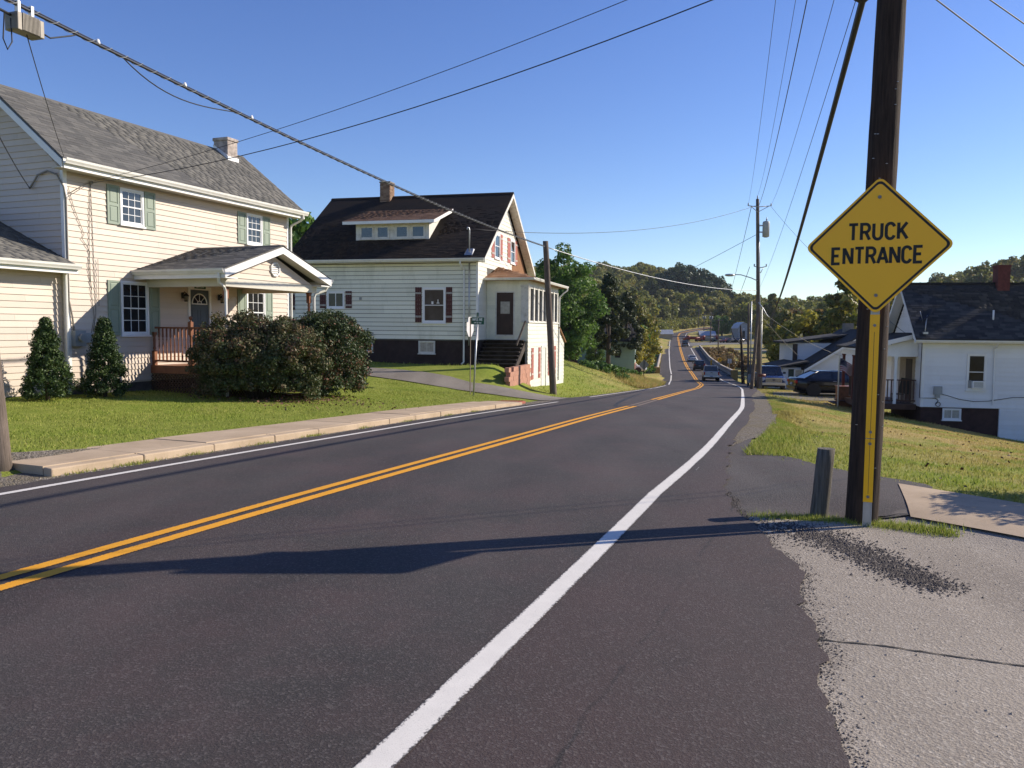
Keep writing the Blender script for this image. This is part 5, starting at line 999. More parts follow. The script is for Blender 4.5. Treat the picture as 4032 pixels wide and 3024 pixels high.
for i in range(4): mb = MB(); mb.box(PXL - .4 - .28 * i, PXL - .12 - .28 * i, 3.5, E3 + .1, -1.80 - .12 * i, -1.74 - .12 * i); mb.build('step', M_DKWOOD, h3)
# porch chair
chr_ = empty('porch_chair', h3.location, -math.radians(10), 'dark metal chair standing on the porch of the white house', 'chair')
mb = MB(); mb.box(-.85, -.42, 1.0, 1.42, -1.2, -1.16); mb.build('seat', M_BLACK, chr_); mb = MB(); mb.hexa(beam((-.40, 1.21, -1.16), (-.28, 1.21, -.45), .46, .03, (0, 1, 0))); mb.build('backrest', M_BLACK, chr_)
for x in (-.83, -.44):
    for y in (1.02, 1.40): mb = MB(); mb.tube([(x, y, -1.6), (x, y, -1.2)], .014, 6); mb.build('leg', M_BLACK, chr_)
# planter box and flagpole
pb = empty('planter_box', (17.0, 40.6, T(17.0, 40.6)), -math.radians(10), 'brown wooden planter box beside the porch steps of the white house', 'planter')
z0 = 0
for i in range(5):
    mb = MB(); mb.box(-.42, .42, -.4, -.37, .05 + i * .2, .24 + i * .2); mb.build('plank', M_STAIN, pb); mb = MB(); mb.box(-.42, -.39, -.37, .4, .05 + i * .2, .24 + i * .2); mb.build('plank', M_STAIN, pb)
mb = MB(); mb.box(-.38, .42, -.365, .4, .0, .98); mb.build('liner', M_DKWOOD, pb); mb = MB(); mb.box(-.46, .46, -.44, .44, 1.02, 1.07); mb.build('rim', M_STAIN, pb)
fp = empty('flag_pole', (16.15, 39.5, T(16.15, 39.5)), 0, 'thin white flagpole standing beside the black sedan', 'flagpole')
gz0 = fp.location.z; mb = MB(); mb.lathe([(.035, 0), (.03, 2.55), (.04, 2.56), (.04, 2.6), (0, 2.64)], (0, 0, 0), 10); mb.build('pole', M_TRIM, fp)
M_FR, M_FW, M_FB = simple('flag_red', (0.30, 0.02, 0.03), .8, .1), simple('flag_white', (0.6, 0.58, 0.58), .8, .05), simple('flag_blue', (0.01, 0.014, 0.06), .8, .1)
fl_ = empty('flag', (16.15, 39.5, gz0), 0, 'striped red, white and blue flag hanging from the thin pole', 'flag')
def fpt(s, t):   # s along fly, t down the hoist
    a = .9; x = .05 + s * .82 + .02 * math.sin(s * 9); y = .06 * math.sin(s * 8 + t * 2); z = 2.42 - t * .62 - s * s * .55 - .12 * s + .02 * math.sin(s * 11); return Vector((x, y, z))
def fpatch(s0, s1, t0, t1, m_, name):
    mb = MB(); n = 10; A_ = [fpt(s0 + (s1 - s0) * i / n, t0) for i in range(n + 1)]; B_ = [fpt(s0 + (s1 - s0) * i / n, t1) for i in range(n + 1)]; off = Vector((0, .004, 0))
    for i in range(n): mb.hexa([B_[i], B_[i + 1], B_[i + 1] + off, B_[i] + off, A_[i], A_[i + 1], A_[i + 1] + off, A_[i] + off])
    return mb.build(name, m_, fl_)
for i in range(13): fpatch(.4 if i < 7 else 0, 1, i / 13, (i + 1) / 13, M_FR if i % 2 == 0 else M_FW, 'stripe')
cn = fpatch(0, .4, 0, 7 / 13, M_FB, 'canton'); mb = MB()
for i in range(5):
    for j in range(6): p = fpt(.035 + j * .066, .05 + i * .105); mb.box(p.x - .012, p.x + .012, p.y - .006, p.y - .002, p.z - .012, p.z + .012)
mb.build('stars', M_FW, cn)
# leaf bag / things near steps omitted
# ------------------------------------------------------------------ house 4: white house behind the parked cars
h4 = empty('far_white_house', (26.7, 72, 0), -math.radians(6), 'white house with dark gable roof behind the parked sedan', 'house')
F4 = Fr((0, 0, 0), (1, 0, 0), (0, -1, 0)); gb = -4.2
mb = MB(); mb.box(0, 10, 0, 8, gb, -1.5); mb.prism([(0, 0, -1.5), (10, 0, -1.5), (5, 0, 1.72)], (0, 8, 0)); w4 = mb.build('wall', M_W3, h4)
siding(w4, F4, 0, 10, -3.5, 1.7, .25, M_W3, [(3.3, 4.6, -3.0, -1.7)], clip=lambda b: (0, 10) if b < -1.5 else ((b + 1.5) * 1.553, 10 - (b + 1.5) * 1.553), jl=(5, 8))
for s_ in (1, -1):
    x0 = 5 - s_ * 5.5; mb = MB(); mb.hexa([(x0, -.45, -1.78), (5, -.45, 1.76), (5, 8.4, 1.76), (x0, 8.4, -1.78), (x0, -.45, -1.6), (5, -.45, 1.94), (5, 8.4, 1.94), (x0, 8.4, -1.6)]); mb.build('roof', M_SH3, h4)
    mb = MB(); mb.hexa([(x0, -.50, -1.98), (5, -.50, 1.56), (5, -.455, 1.56), (x0, -.455, -1.98), (x0, -.50, -1.76), (5, -.50, 1.78), (5, -.455, 1.78), (x0, -.455, -1.76)]); mb.build('rake_board', M_TRIM, h4)
window(h4, F4, 3.3, 4.6, -3.0, -1.7, 1, 1, 'hung', .08, M_TRIM, M_CURT)
F4L = Fr((0, .6, 0), (1, 0, 0), (0, -1, 0)); mb = MB(); mb.box(-2.1, -.002, .6, 7, gb, -1.6); wl4 = mb.build('side_wing', M_W3, h4); siding(wl4, F4L, -2.1, -.01, -3.5, -1.6, .25, M_W3, [(-1.1, -.35, -3.1, -1.75)])
window(h4, F4L, -1.1, -.35, -3.1, -1.75, 1, 1, 'hung', .06, M_TRIM, M_CURT); M_DKGRN = simple('dark_green_shutter', (0.012, 0.04, 0.028), .5, .1)
for a0, a1 in ((-1.62, -1.14), (-.31, -.03)): panel_shutter(h4, F4L, a0, a1, -3.1, -1.75, M_DKGRN)
mb = MB(); mb.hexa([(-2.7, -.2, -1.62), (0, -.2, -1.05), (0, 7, -1.05), (-2.7, 7, -1.62), (-2.7, -.2, -1.50), (0, -.2, -.93), (0, 7, -.93), (-2.7, 7, -1.50)]); mb.build('wing_roof', M_SH3, h4)
mb = MB(); mb.box(-.6, 7.5, 3.5, 9, -1.4, .62); w4u = mb.build('upper_wall', M_W3, h4); F4U = Fr((0, 3.5, 0), (1, 0, 0), (0, -1, 0)); siding(w4u, F4U, -.6, 7.5, -1.4, .62, .25, M_W3, jl=(5, 8))
mb = MB(); mb.hexa([(-1.2, 3.0, .55), (4.6, 3.0, 1.35), (4.6, 9.4, 1.35), (-1.2, 9.4, .55), (-1.2, 3.0, .72), (4.6, 3.0, 1.52), (4.6, 9.4, 1.52), (-1.2, 9.4, .72)]); mb.build('upper_roof', M_SH3, h4)
mb = MB(); mb.box(-.62, -.2, 3.38, 3.49, -1.3, .5); mb.build('downspout', M_BROWN, h4)
mb = MB(); mb.box(4.5, 5.3, 5, 5.8, 1.2, 2.5); mb.build('chimney', M_MORT, h4)
for a, b in ((5.6, 8.8),):   # small entrance canopy
    mb = MB(); mb.hexa([(a, -1.6, -.35), (b, -1.6, -.35), (b, -.03, .25), (a, -.03, .25), (a, -1.6, -.25), (b, -1.6, -.25), (b, -.03, .35), (a, -.03, .35)]); mb.build('canopy', M_SH3, h4)
    for x in (a + .2, b - .2): mb = MB(); mb.box(x - .06, x + .06, -1.5, -1.38, gb + .3, -.33); mb.build('canopy_post', M_REDBR, h4)
# ------------------------------------------------------------------ house 5: green house below the bank
M_MINT = sidingmat('mint_siding', (0.30, 0.40, 0.31), (0.22, 0.28, 0.2), .3)
h5 = empty('green_house', (7.2, 104, 0), -math.radians(10), 'low mint green house half hidden by trees below the bank', 'house')
F5 = Fr((0, 0, 0), (1, 0, 0), (0, -1, 0)); F5G = Fr((8.6, 0, 0), (0, 1, 0), (1, 0, 0))
mb = MB(); mb.box(-3, 8.6, 0, 7, -4.0, .35); mb.prism([(8.59, 0, .35), (8.59, 7, .35), (8.59, 3.5, 2.3)], (-11.5, 0, 0)); w5 = mb.build('wall', M_MINT, h5)
siding(w5, F5, -3, 8.6, -2.6, .33, .22, M_MINT, [(2.9, 4.0, -1.3, -.1), (6.0, 6.9, -2.0, -.05)], jl=(5, 8)); siding(w5, F5G, 0, 7, -2.6, 2.2, .22, M_MINT, [(.6, 1.3, -1.8, -.2), (4.2, 5, -1.8, -.2)], clip=lambda b: (0, 7) if b < .35 else ((b - .35) * 1.8, 7 - (b - .35) * 1.8))
for s_ in (1, -1): 
    y0 = 3.5 - s_ * 4; mb = MB(); mb.hexa([(-3.3, y0, .18), (9.0, y0, .18), (9.0, 3.5, 2.42), (-3.3, 3.5, 2.42), (-3.3, y0, .30), (9.0, y0, .30), (9.0, 3.5, 2.54), (-3.3, 3.5, 2.54)]); mb.build('roof', M_SH3, h5)
window(h5, F5, 2.9, 4.0, -1.3, -.1, 1, 1, 'hung', .1, M_TRIM, M_GLASSD); window(h5, F5, 6.0, 6.9, -2.0, -.05, 1, 1, 'hung', .08, M_MINT, M_GLASSD)
window(h5, F5G, .6, 1.3, -1.8, -.2, 1, 1, 'hung', .08, M_TRIM, M_GLASSD); window(h5, F5G, 4.2, 5, -1.8, -.2, 1, 1, 'hung', .08, M_TRIM, M_GLASSD)
mb = MB(); mb.box(.2, 1.3, -.5, -.02, -4, 1.4); mb.build('chimney', M_REDBR, h5); mb = MB(); mb.box(8.61, 8.66, -.01, 7, -4, -2.62); mb.build('foundation', M_BLK, h5)
# ------------------------------------------------------------------ far shed and sheds
M_TIN = simple('pale_tin', (0.45, 0.47, 0.48), .5, .2, 3, metal=.3); M_SHED = simple('weathered_grey_boards', (0.30, 0.32, 0.32), .85, .25, 3)
sh_ = empty('gabled_shed', (86.5, 300, 0), math.radians(4), 'small grey gabled shed with dark doorway beside the gravel lot', 'shed')
mb = MB(); mb.box(-2.1, 2.1, 0, 7, -3, 2.6); mb.prism([(-2.1, 0, 2.6), (2.1, 0, 2.6), (1.4, 0, 4.0), (0, 0, 4.7), (-1.4, 0, 4.0)], (0, 7, 0)); mb.build('wall', M_SHED, sh_)
for a, b, c_, d in ((-2.4, 2.5, -1.4, 4.1), (-1.4, 4.1, 0, 4.85), (0, 4.85, 1.4, 4.1), (1.4, 4.1, 2.4, 2.5)): mb = MB(); mb.hexa([(a, -.3, b), (c_, -.3, d), (c_, 7.2, d), (a, 7.2, b), (a, -.3, b + .1), (c_, -.3, d + .1), (c_, 7.2, d + .1), (a, 7.2, b + .1)]); mb.build('roof', M_TIN, sh_)
mb = MB(); mb.box(-.5, .5, -.06, -.002, -2.6, 1.6); mb.build('door', M_BLACK, sh_); mb = MB(); mb.tube([(0, -.1, 2.4), (0, -.02, 2.4)], .22, 10); mb.build('lamp', M_TRIM, sh_)
for i, (x, y, w, d, ht) in enumerate(((111, 285, 24, 10, 4.2), (62, 330, 7, 4, 3.0), (78, 322, 6, 4, 3.2))):
    z = T(x, y); b = empty(('long_tin_barn', 'tan_shed', 'tan_shed')[i], (x, y, z), 0, ('long pale tin-roofed barn among the trees at the right', 'low tan shed at the left of the far gravel lot', 'low tan shed behind the parked cars of the far lot')[i], ('barn', 'shed', 'shed')[i])
    mb = MB(); mb.box(-w / 2, w / 2, -d / 2, d / 2, -1, ht - 1); mb.build('wall', M_SHED if i == 0 else M_TAN, b)
    for s_ in (1, -1): mb = MB(); y0 = s_ * (d / 2 + .4); mb.hexa([(-w / 2 - .4, y0, ht - 1.2), (w / 2 + .4, y0, ht - 1.2), (w / 2 + .4, 0, ht + .6), (-w / 2 - .4, 0, ht + .6), (-w / 2 - .4, y0, ht - 1.1), (w / 2 + .4, y0, ht - 1.1), (w / 2 + .4, 0, ht + .7), (-w / 2 - .4, 0, ht + .7)]); mb.build('roof', M_TIN, b)
# ------------------------------------------------------------------ poles
def polemat(name, c0, c1, crack=.8):
    m = NT(name); st = m.noise(3.0, 6, .7, m.mapping((14, 14, .7))); big = m.noise(1.2, 4, .6)
    c = m.ramp(st, [(.3, c0), (.7, c1)]); c = m.mix(.6, c, m.ramp(big, [(.3, .6), (.7, 1.4)]), 'MULTIPLY'); m.base(c); m.set(.88, 0, .25); m.bump(st, crack, .02); return m.m
M_POLE = polemat('creosote_pole', (0.014, 0.010, 0.008), (0.065, 0.043, 0.032)); M_POLEG = polemat('grey_pole', (0.075, 0.058, 0.045), (0.19, 0.15, 0.12)); M_POST = polemat('grey_post', (0.06, 0.054, 0.045), (0.20, 0.18, 0.15), 1.0)
M_PORC = simple('porcelain', (0.30, 0.32, 0.35), .25, .1); M_RUST = simple('rusty_iron', (0.10, 0.05, 0.03), .8, .3)
def wpole(root, name, p0, p1, r0, r1, m_, seg=10, wob=.004):
    p0, p1 = Vector(p0), Vector(p1); mb = MB(); n = 16; secs = []
    for i in range(seg + 1):
        t = i / seg; c = p0.lerp(p1, t); r = r0 + (r1 - r0) * t; secs.append([c + Vector((math.cos(a) * (r + random.uniform(-wob, wob)), math.sin(a) * (r + random.uniform(-wob, wob)), 0)) for a in np.linspace(0, 2 * math.pi, n, endpoint=False)])
    mb.loft(secs); return mb.build(name, m_, root)
bp = empty('utility_pole', (3.39, 7.64, T(3.39, 7.64)), 0, 'tall dark wooden utility pole right behind the truck entrance sign', 'utility pole', 'utility poles')
wpole(bp, 'shaft', (0, 0, -.3), (.22, .02, 11.2), .148, .10, M_POLE, 40, .003)
mb = MB(); mb.box(-1.1, 1.5, -.2, -.08, 10.2, 10.32); mb.build('crossarm', M_POLE, bp)
for i_ in range(26):
    zz = random.uniform(.5, 4.6); a_ = random.uniform(-2.7, -.3); rr = .148 - .0043 * zz; mb = MB(); px_, py_ = .02 * zz + rr * math.cos(a_), .002 * zz + rr * math.sin(a_); mb.box(px_ - .008, px_ + .008, py_ - .006, py_ + .004, zz, zz + .004); mb.build('staple', M_STEEL, bp)
lp = empty('utility_pole', (-6.36, 9.9, T(-6.36, 9.9)), 0, 'weathered pole cut off by the left edge of the picture', 'utility pole', 'utility poles'); wpole(lp, 'shaft', (0, 0, -.3), (-.55, 0, 6.9), .135, .11, M_POLEG, 16)
l1 = empty('utility_pole', (1.92, 36.6, T(1.92, 36.6)), 0, 'short leaning grey pole in front of the enclosed porch', 'utility pole', 'utility poles'); wpole(l1, 'shaft', (0, 0, -.3), (-.46, 0, 6.95), .16, .125, M_POLEG, 16)
mpz = T(19.2, 62); mp = empty('utility_pole', (19.2, 62, mpz), 0, 'pole with grey transformer and street light by the blue pickup', 'utility pole', 'utility poles'); dz = -mpz
wpole(mp, 'shaft', (0, 0, -.3), (-.55, 0, 11.75 + dz), .19, .12, M_POLEG, 20)
mb = MB(); mb.lathe([(.12, 0), (.26, .06), (.27, 1.1), (.24, 1.2), (.08, 1.25)], (.15, -.05, 8.85 + dz), 14); tf = mb.build('transformer', simple('transformer_grey', (0.36, 0.37, 0.36), .5, .12, 3), mp)
mb = MB(); mb.lathe([(.05, 0), (.07, .06), (.04, .1), (.07, .16), (.03, .24), (.02, .34)], (.18, -.05, 10.05 + dz), 8); mb.build('bushing', M_PORC, tf); mb = MB(); mb.box(-.4, -.1, -.1, .02, 9.2 + dz, 9.3 + dz); mb.box(-.4, -.1, -.1, .02, 9.7 + dz, 9.8 + dz); mb.build('bracket', M_STEEL, tf)
for z, a, b in ((11.2, -1.25, .1 + .4), (6.6, -.65, .27)):
    xm = (a + b) / 2 if z < 8 else -.53
    mb = MB(); mb.tube([(a, 0, z + dz + .05), (xm, -.1, z + dz - .05), (b, 0, z + dz + .05)], .035, 6); mb.tube([(a + .2, 0, z + dz), (xm, -.12, z + dz - .45)], .025, 5); mb.tube([(b - .2, 0, z + dz), (xm, -.12, z + dz - .45)], .025, 5); mb.build('crossarm', M_STEEL, mp)
    for x in (a, b): mb = MB(); mb.lathe([(.03, 0), (.06, .04), (.04, .09), (.06, .13), (.03, .2)], (x, 0, z + dz + .04), 8); mb.build('insulator', M_PORC, mp)
mb = MB(); mb.lathe([(.03, 0), (.06, .06), (.04, .12), (.05, .2), (.03, .3)], (-.56, 0, 11.72 + dz), 8); mb.build('insulator', M_PORC, mp)
mb = MB(); mb.tube([(-.3, -.1, 5.5 + dz), (-.9, -.15, 5.75 + dz), (-1.7, -.2, 5.98 + dz), (-2.3, -.22, 6.0 + dz)], .035, 8); arm = mb.build('lamp_arm', M_STEEL, mp)
mb = MB(); mb.loft([[(-2.2 - .75 * t, -.22 + w * math.cos(a), 5.98 + dz + h * math.sin(a) - .03) for a in np.linspace(0, 2 * math.pi, 10, endpoint=False)] for t, w, h in ((0, .05, .05), (.25, .13, .1), (.6, .17, .11), (.9, .14, .08), (1, .05, .03))]); mb.build('lamp_head', M_STEEL, mp)
mb = MB(); mb.tube([(-.40, -.17, 9.4 + dz), (-.36, -.19, 7.0 + dz), (-.24, -.21, 4.8 + dz), (-.12, -.22, 2.5 + dz), (.12, -.2, 0.2)], .02, 6); mb.tube([(.1, -.2, 0), (-.02, -.19, 3.4 + dz)], .03, 6); mb.build('riser_conduit', M_STEEL, mp)
mb = MB(); mb.tube([(-.3, -.2, 3.9 + dz), (.05, -.25, 3.4 + dz), (.35, -.25, 2.9 + dz), (.62, -.1, 2.72 + dz)], .045, 7); mb.build('cable_loop', M_STEEL, mp)
br = empty('brace_pole', (18.36, 61.2, T(18.36, 61.2)), 0, 'slim brace pole leaning against the transformer pole', 'utility pole', 'utility poles'); wpole(br, 'shaft', (0, 0, -.2), (.5, .5, 5.9), .15, .10, M_POLEG, 12)
mt = empty('meter_pole', (23.0, 77.5, T(23.0, 77.5)), 0, 'thin service pole with a grey meter box beyond the transformer pole', 'utility pole', 'utility poles'); wpole(mt, 'shaft', (0, .2, -.3), (-.2, .2, 8.2), .13, .09, M_POLEG, 8)
mb = MB(); mb.tube([(0.12, 0, 1.2), (.02, 0, 8.4)], .06, 8); mb.build('conduit', M_STEEL, mt); mb = MB(); mb.box(-.1, .3, -.1, .12, .5, 1.35); mb.build('meter_box', M_METER, mt)
dp = empty('dead_trunk', (25.8, 89, T(25.8, 89)), 0, 'thin dead trunk hung with vines left of the meter pole', 'dead tree'); wpole(dp, 'trunk', (0, 0, -.3), (-.5, 0, 6.8), .2, .08, M_POLE, 9, .03)
mb = MB(); mb.tube([(-.4, 0, 5.6), (.2, -.1, 5.2), (.35, -.1, 4.4)], .04, 5); mb.tube([(-.3, 0, 4.6), (-1.2, 0, 5.4), (-1.5, 0, 6.2)], .04, 5); mb.build('branch', M_POLE, dp)
st = empty('post_stub', (3.06, 7.88, T(3.06, 7.88)), 0, 'short weathered wooden post stub beside the tall dark pole', 'post'); wpole(st, 'post', (0, 0, -.2), (.065, 0, .70), .087, .083, M_POST, 6, .004)
mb = MB(); mb.box(.05, .057, -.085, -.082, .4, .41); mb.build('nail', M_RUST, st)
sb = empty('post_stub', (18.75, 60.4, T(18.75, 60.4)), 0, 'low leaning post stub at the foot of the transformer pole', 'post'); wpole(sb, 'post', (0, 0, -.2), (.1, 0, .95), .09, .085, M_POST, 4)
M_BRMB = simple('brown_mailbox', (0.17, 0.05, 0.028), .55, .2)
mbx = empty('mailbox', (18.72, 59.9, T(18.72, 59.9)), 0, 'reddish brown roadside mailbox in front of the transformer pole', 'mailbox'); mb = MB(); mb.box(-.045, .045, -.045, .045, -.2, 1.0); mb.build('post', M_POST, mbx)
mb = MB(); mb.loft([[(x, .1 * math.cos(a) * (1.0), 1.02 + max(0, .12 * math.sin(a)) + (.0 if math.sin(a) > 0 else 0) + .06) if math.sin(a) >= 0 else (x, .1 * math.cos(a), 1.0) for a in np.linspace(0, 2 * math.pi, 14, endpoint=False)] for x in (-.28, .28)]); mb.build('box', M_BRMB, mbx)
mb = MB(); mb.box(-.02, .0, -.12, -.1, 1.08, 1.2); mb.build('signal_flag', M_REDBR, mbx)
for i, (x, y, h_, lb) in enumerate(((72.4, 293, 11.2, 'far pole with twin transformers beside the gravel lot'), (85.9, 360, 11, 'far pole just left of the twin-transformer pole'), (62.2, 242, 9.4, 'far pole standing in the grass above the farm drive'), (102, 440, 10.5, 'farthest pole where the road bends away'))):
    u = empty('far_utility_pole', (x, y, T(x, y)), 0, lb, 'utility pole', 'utility poles'); wpole(u, 'shaft', (0, 0, -.5), (0, 0, h_), .2, .15, M_POLEG, 3, 0)
    mb = MB(); mb.box(-1.2, 1.2, -.2, -.05, h_ - .8, h_ - .6); mb.build('crossarm', M_POLEG, u)
    if i < 2:
        for s_ in (-.45, .45): mb = MB(); mb.lathe([(.2, 0), (.27, .1), (.27, 1.1), (.1, 1.2)], (s_, -.1, h_ - 2.6), 10); mb.build('transformer', M_METER, u)

# ------------------------------------------------------------------ signs
M_SIGNY = simple('sign_yellow', (1.0, 0.50, 0.0), .38, .03, 2, spec=.5); M_SIGNK = simple('sign_black', (0.010, 0.009, 0.008), .5, .1); M_ALU = simple('sign_back', (0.42, 0.43, 0.43), .5, .08, 4, metal=.4)
def diamond(fr, a, b, half, rad, c0, c1, n=6):
    s = half * math.sqrt(2) / 2; pts = []
    for k in range(4):
        th = math.radians(90 * k); cxx, cyy = (s - rad), (s - rad); ct, stt = math.cos(th), math.sin(th)
        for i in range(n + 1):
            t = math.radians(90 * i / n); x, y = cxx + rad * math.cos(t), cyy + rad * math.sin(t); X_, Y_ = x * ct - y * stt, x * stt + y * ct
            q = math.radians(45); pts.append((X_ * math.cos(q) - Y_ * math.sin(q), X_ * math.sin(q) + Y_ * math.cos(q)))
    mb = MB(); mb.prism([fr.p(a + x, b + y, c0) for x, y in pts], fr.N * (c1 - c0)); return mb, pts
def dring(fr, a, b, h0, h1, rad, c0, c1):
    _, P0 = diamond(fr, 0, 0, h0, rad, 0, .001); _, P1 = diamond(fr, 0, 0, h1, rad * .8, 0, .001); mb = MB(); n = len(P0)
    for i in range(n):
        j = (i + 1) % n; q = [P0[i], P0[j], P1[j], P1[i]]; mb.hexa([fr.p(a + x, b + y, c0) for x, y in q] + [fr.p(a + x, b + y, c1) for x, y in q])
    return mb
sx0, sy0 = 3.33, 7.44; sz = T(sx0, sy0)
sg = empty('warning_sign', (sx0, sy0, sz), 0, 'yellow diamond TRUCK ENTRANCE sign on a yellow-strip post', 'road sign')
FT = Fr((.012, -.035, 0), (.917, -.40, 0), (-.40, -.917, 0)); cz = 2.485 - sz
mb, _ = diamond(FT, 0, cz, .625, .055, .02, .024); pl = mb.build('panel', M_SIGNY, sg)
dring(FT, 0, cz, .600, .572, .045, .0242, .0256).build('border', M_SIGNK, pl)
stroke_text(FT, 'TRUCK', -.005, cz + .058, .145, .185, .0242, .0258, .20, .93).build('lettering', M_SIGNK, pl); stroke_text(FT, 'ENTRANCE', -.005, cz - .158, .145, .185, .0242, .0258, .19, .90).build('lettering', M_SIGNK, pl)
M_BOLT = simple('bolt', (0.20, 0.19, 0.18), .5, .2, metal=.6)
for b in (cz + .44, cz - .45): mb = MB(); mb.tube([FT.p(0, b, .024), FT.p(0, b, .034)], .016, 8); mb.build('bolt', M_BOLT, pl)
mb = MB(); FT.box(mb, -.038, -.030, -.3, 3.0 - sz, -.02, .008); FT.box(mb, .030, .038, -.3, 3.0 - sz, -.02, .008); FT.box(mb, -.0295, .0295, -.3, 3.0 - sz, -.02, -.014)
for i in range(9): FT.box(mb, -.007, .007, .02 + i * .03, .032 + i * .03, -.0139, -.0125)
mb.build('channel_post', M_STEEL, sg)
mb = MB(); FT.box(mb, -.041, .041, .27, .865, .0085, .0125); FT.box(mb, -.041, .041, .872, 1.86 - sz, .0085, .0125); sp = mb.build('reflective_strip', M_SIGNY, sg)
for b in (.32, .82, .93, 1.76 - sz): mb = MB(); mb.tube([FT.p(0, b, .0125), FT.p(0, b, .022)], .014, 8); mb.build('bolt', M_BOLT, sp)
mb = MB(); FT.box(mb, -.002, .002, .35, 1.7 - sz, .0126, .0132); mb.build('crease', M_BRMB, sp)
# stop sign seen from behind, street name sign
sn = empty('stop_sign', (-1.62, 30.2, T(-1.62, 30.2)), 0, 'back of an octagonal stop sign on a thin post before the pale house', 'road sign')
oz = 2.55; FO = Fr((0, 0, 0), (.30, .954, 0), (.954, -.30, 0)); mb = MB(); mb.prism([FO.p(.40 * math.cos(math.radians(22.5 + 45 * k)), oz + .40 * math.sin(math.radians(22.5 + 45 * k)), .03) for k in range(8)], FO.N * -.004)
mb.build('panel', simple('pale_sign_back', (0.62, 0.60, 0.60), .5, .06, 4), sn); mb = MB(); FO.box(mb, -.03, .03, -.3, 2.9, .031, .05); mb.build('channel_post', M_POLEG, sn)
nsn = empty('street_name_sign', (-1.40, 29.8, T(-1.40, 29.8)), 0, 'green MAPLE AVE street name sign on a grey pipe', 'road sign')
nz = T(-1.40, 29.8); mb = MB(); mb.tube([(-.05, 0, -.3), (.08, 0, 2.55)], .032, 8); mb.build('pipe', M_STEEL, nsn)
FN = Fr((.1, 0, 0), (.985, .17, 0), (.17, -.985, 0)); zb = 2.1 - nz - .27
mb = MB(); FN.box(mb, -.245, .245, zb + .02, zb + .28, -.004, 0); np_ = mb.build('panel', M_GRN, nsn); stroke_text(FN, 'MAPLE AVE', 0, zb + .155, .095, .17, .001, .003, .12, .68).build('lettering', M_SIGNW, np_); stroke_text(FN, 'TWP RD 1002', 0, zb + .055, .05, .16, .001, .003, .14, .85).build('lettering', M_SIGNW, np_)
FN2 = Fr((.1, 0, 0), (-.17, .985, 0), (.985, .17, 0)); mb = MB(); FN2.box(mb, -.3, .3, zb + .29, zb + .46, -.003, .003); mb.build('cross_panel', M_GRN, nsn)
# distant signs
def post_sign(name, x, y, zc, label, build, post=None):
    z = T(x, y); o = empty(name, (x, y, z), 0, label, 'road sign'); f = Fr((0, -.05, 0), (math.cos(.2), -math.sin(.2), 0), (-math.sin(.2), -math.cos(.2), 0)); build(o, f, zc - z)
    mb = MB(); mb.box(-.04, .04, -.03, .03, -.4, zc - z + .2); mb.build('post', post or M_STEEL, o); return o
def b_T(o, f, z):
    mb, _ = diamond(f, 0, z, .56, .05, .03, .035); p = mb.build('panel', M_SIGNY, o); dring(f, 0, z, .53, .50, .04, .0355, .037).build('border', M_SIGNK, p); mb = MB(); f.box(mb, -.05, .05, z - .3, z + .3, .0355, .037); f.box(mb, .05, .3, z - .05, z + .06, .0355, .037); mb.build('symbol', M_SIGNK, p)
post_sign('junction_sign', 38.9, 150, -3.75, 'yellow diamond side-road junction sign beyond the bridge wall', b_T)
def b_55(o, f, z):
    mb = MB(); f.box(mb, -.31, .31, z - .38, z + .38, .03, .035); p = mb.build('panel', M_SIGNW, o); mb = MB(); f.ring(mb, -.295, .295, z - .365, z + .365, .015, .0355, .037); mb.build('border', M_SIGNK, p)
    for t, b, h_ in (('SPEED', z + .22, .10), ('LIMIT', z + .07, .10)): stroke_text(f, t, 0, b, h_, .18, .0355, .037, .14, .8).build('lettering', M_SIGNK, p)
    stroke_text(f, '55', 0, z - .30, .30, .18, .0355, .037, .14, .8).build('lettering', M_SIGNK, p)
post_sign('speed_limit_sign', 35.6, 131, -3.25, 'white speed limit 55 sign in the weeds right of the bridge', b_55)
def b_back(o, f, z):
    mb, _ = diamond(f, 0, z, .56, .05, .03, .035); mb.build('panel', simple('dull_sign_back', (0.26, 0.25, 0.20), .6, .1), o); mb = MB(); f.box(mb, -.035, .035, -.3, z + .45, .036, .08); mb.build('front_post', M_OLDW, o)
post_sign('sign_back', 13.85, 84, -1.95, 'dull back of a diamond road sign left of the road', b_back, M_OLDW)
def b_back2(o, f, z):
    mb, _ = diamond(f, 0, z, .5, .05, .03, .035); mb.build('panel', M_ALU, o)
post_sign('sign_back', 22.2, 139, -2.6, 'small dark back of a diamond sign beside the left bridge wall', b_back2)
def b_grn(o, f, z):
    mb = MB(); f.box(mb, -.45, .45, z - .1, z + .12, -.01, .0); mb.build('panel', M_GRN, o)
post_sign('road_name_sign', 19.4, 133, -2.7, 'small green road name sign left of the bridge', b_grn)
def b_obj(o, f, z):
    mb = MB(); f.box(mb, -.16, .16, z - .48, z + .48, .03, .035); p = mb.build('panel', M_SIGNY, o)
    for i in range(5): b = z - .42 + i * .19; mb = MB(); mb.prism([f.p(-.16, b, .0355), f.p(.16, b - .16 if b - .16 > z - .48 else z - .48, .0355), f.p(.16, b - .07 if b - .07 > z - .48 else z - .47, .0355), f.p(-.16, b + .09, .0355)], f.N * .0015); mb.build('stripe', M_SIGNK, p)
post_sign('object_marker', 25.4, 142, -3.6, 'yellow and black striped marker at the left bridge wall', b_obj); post_sign('object_marker', 37.2, 149.5, -4.3, 'yellow and black striped marker below the junction sign', b_obj)

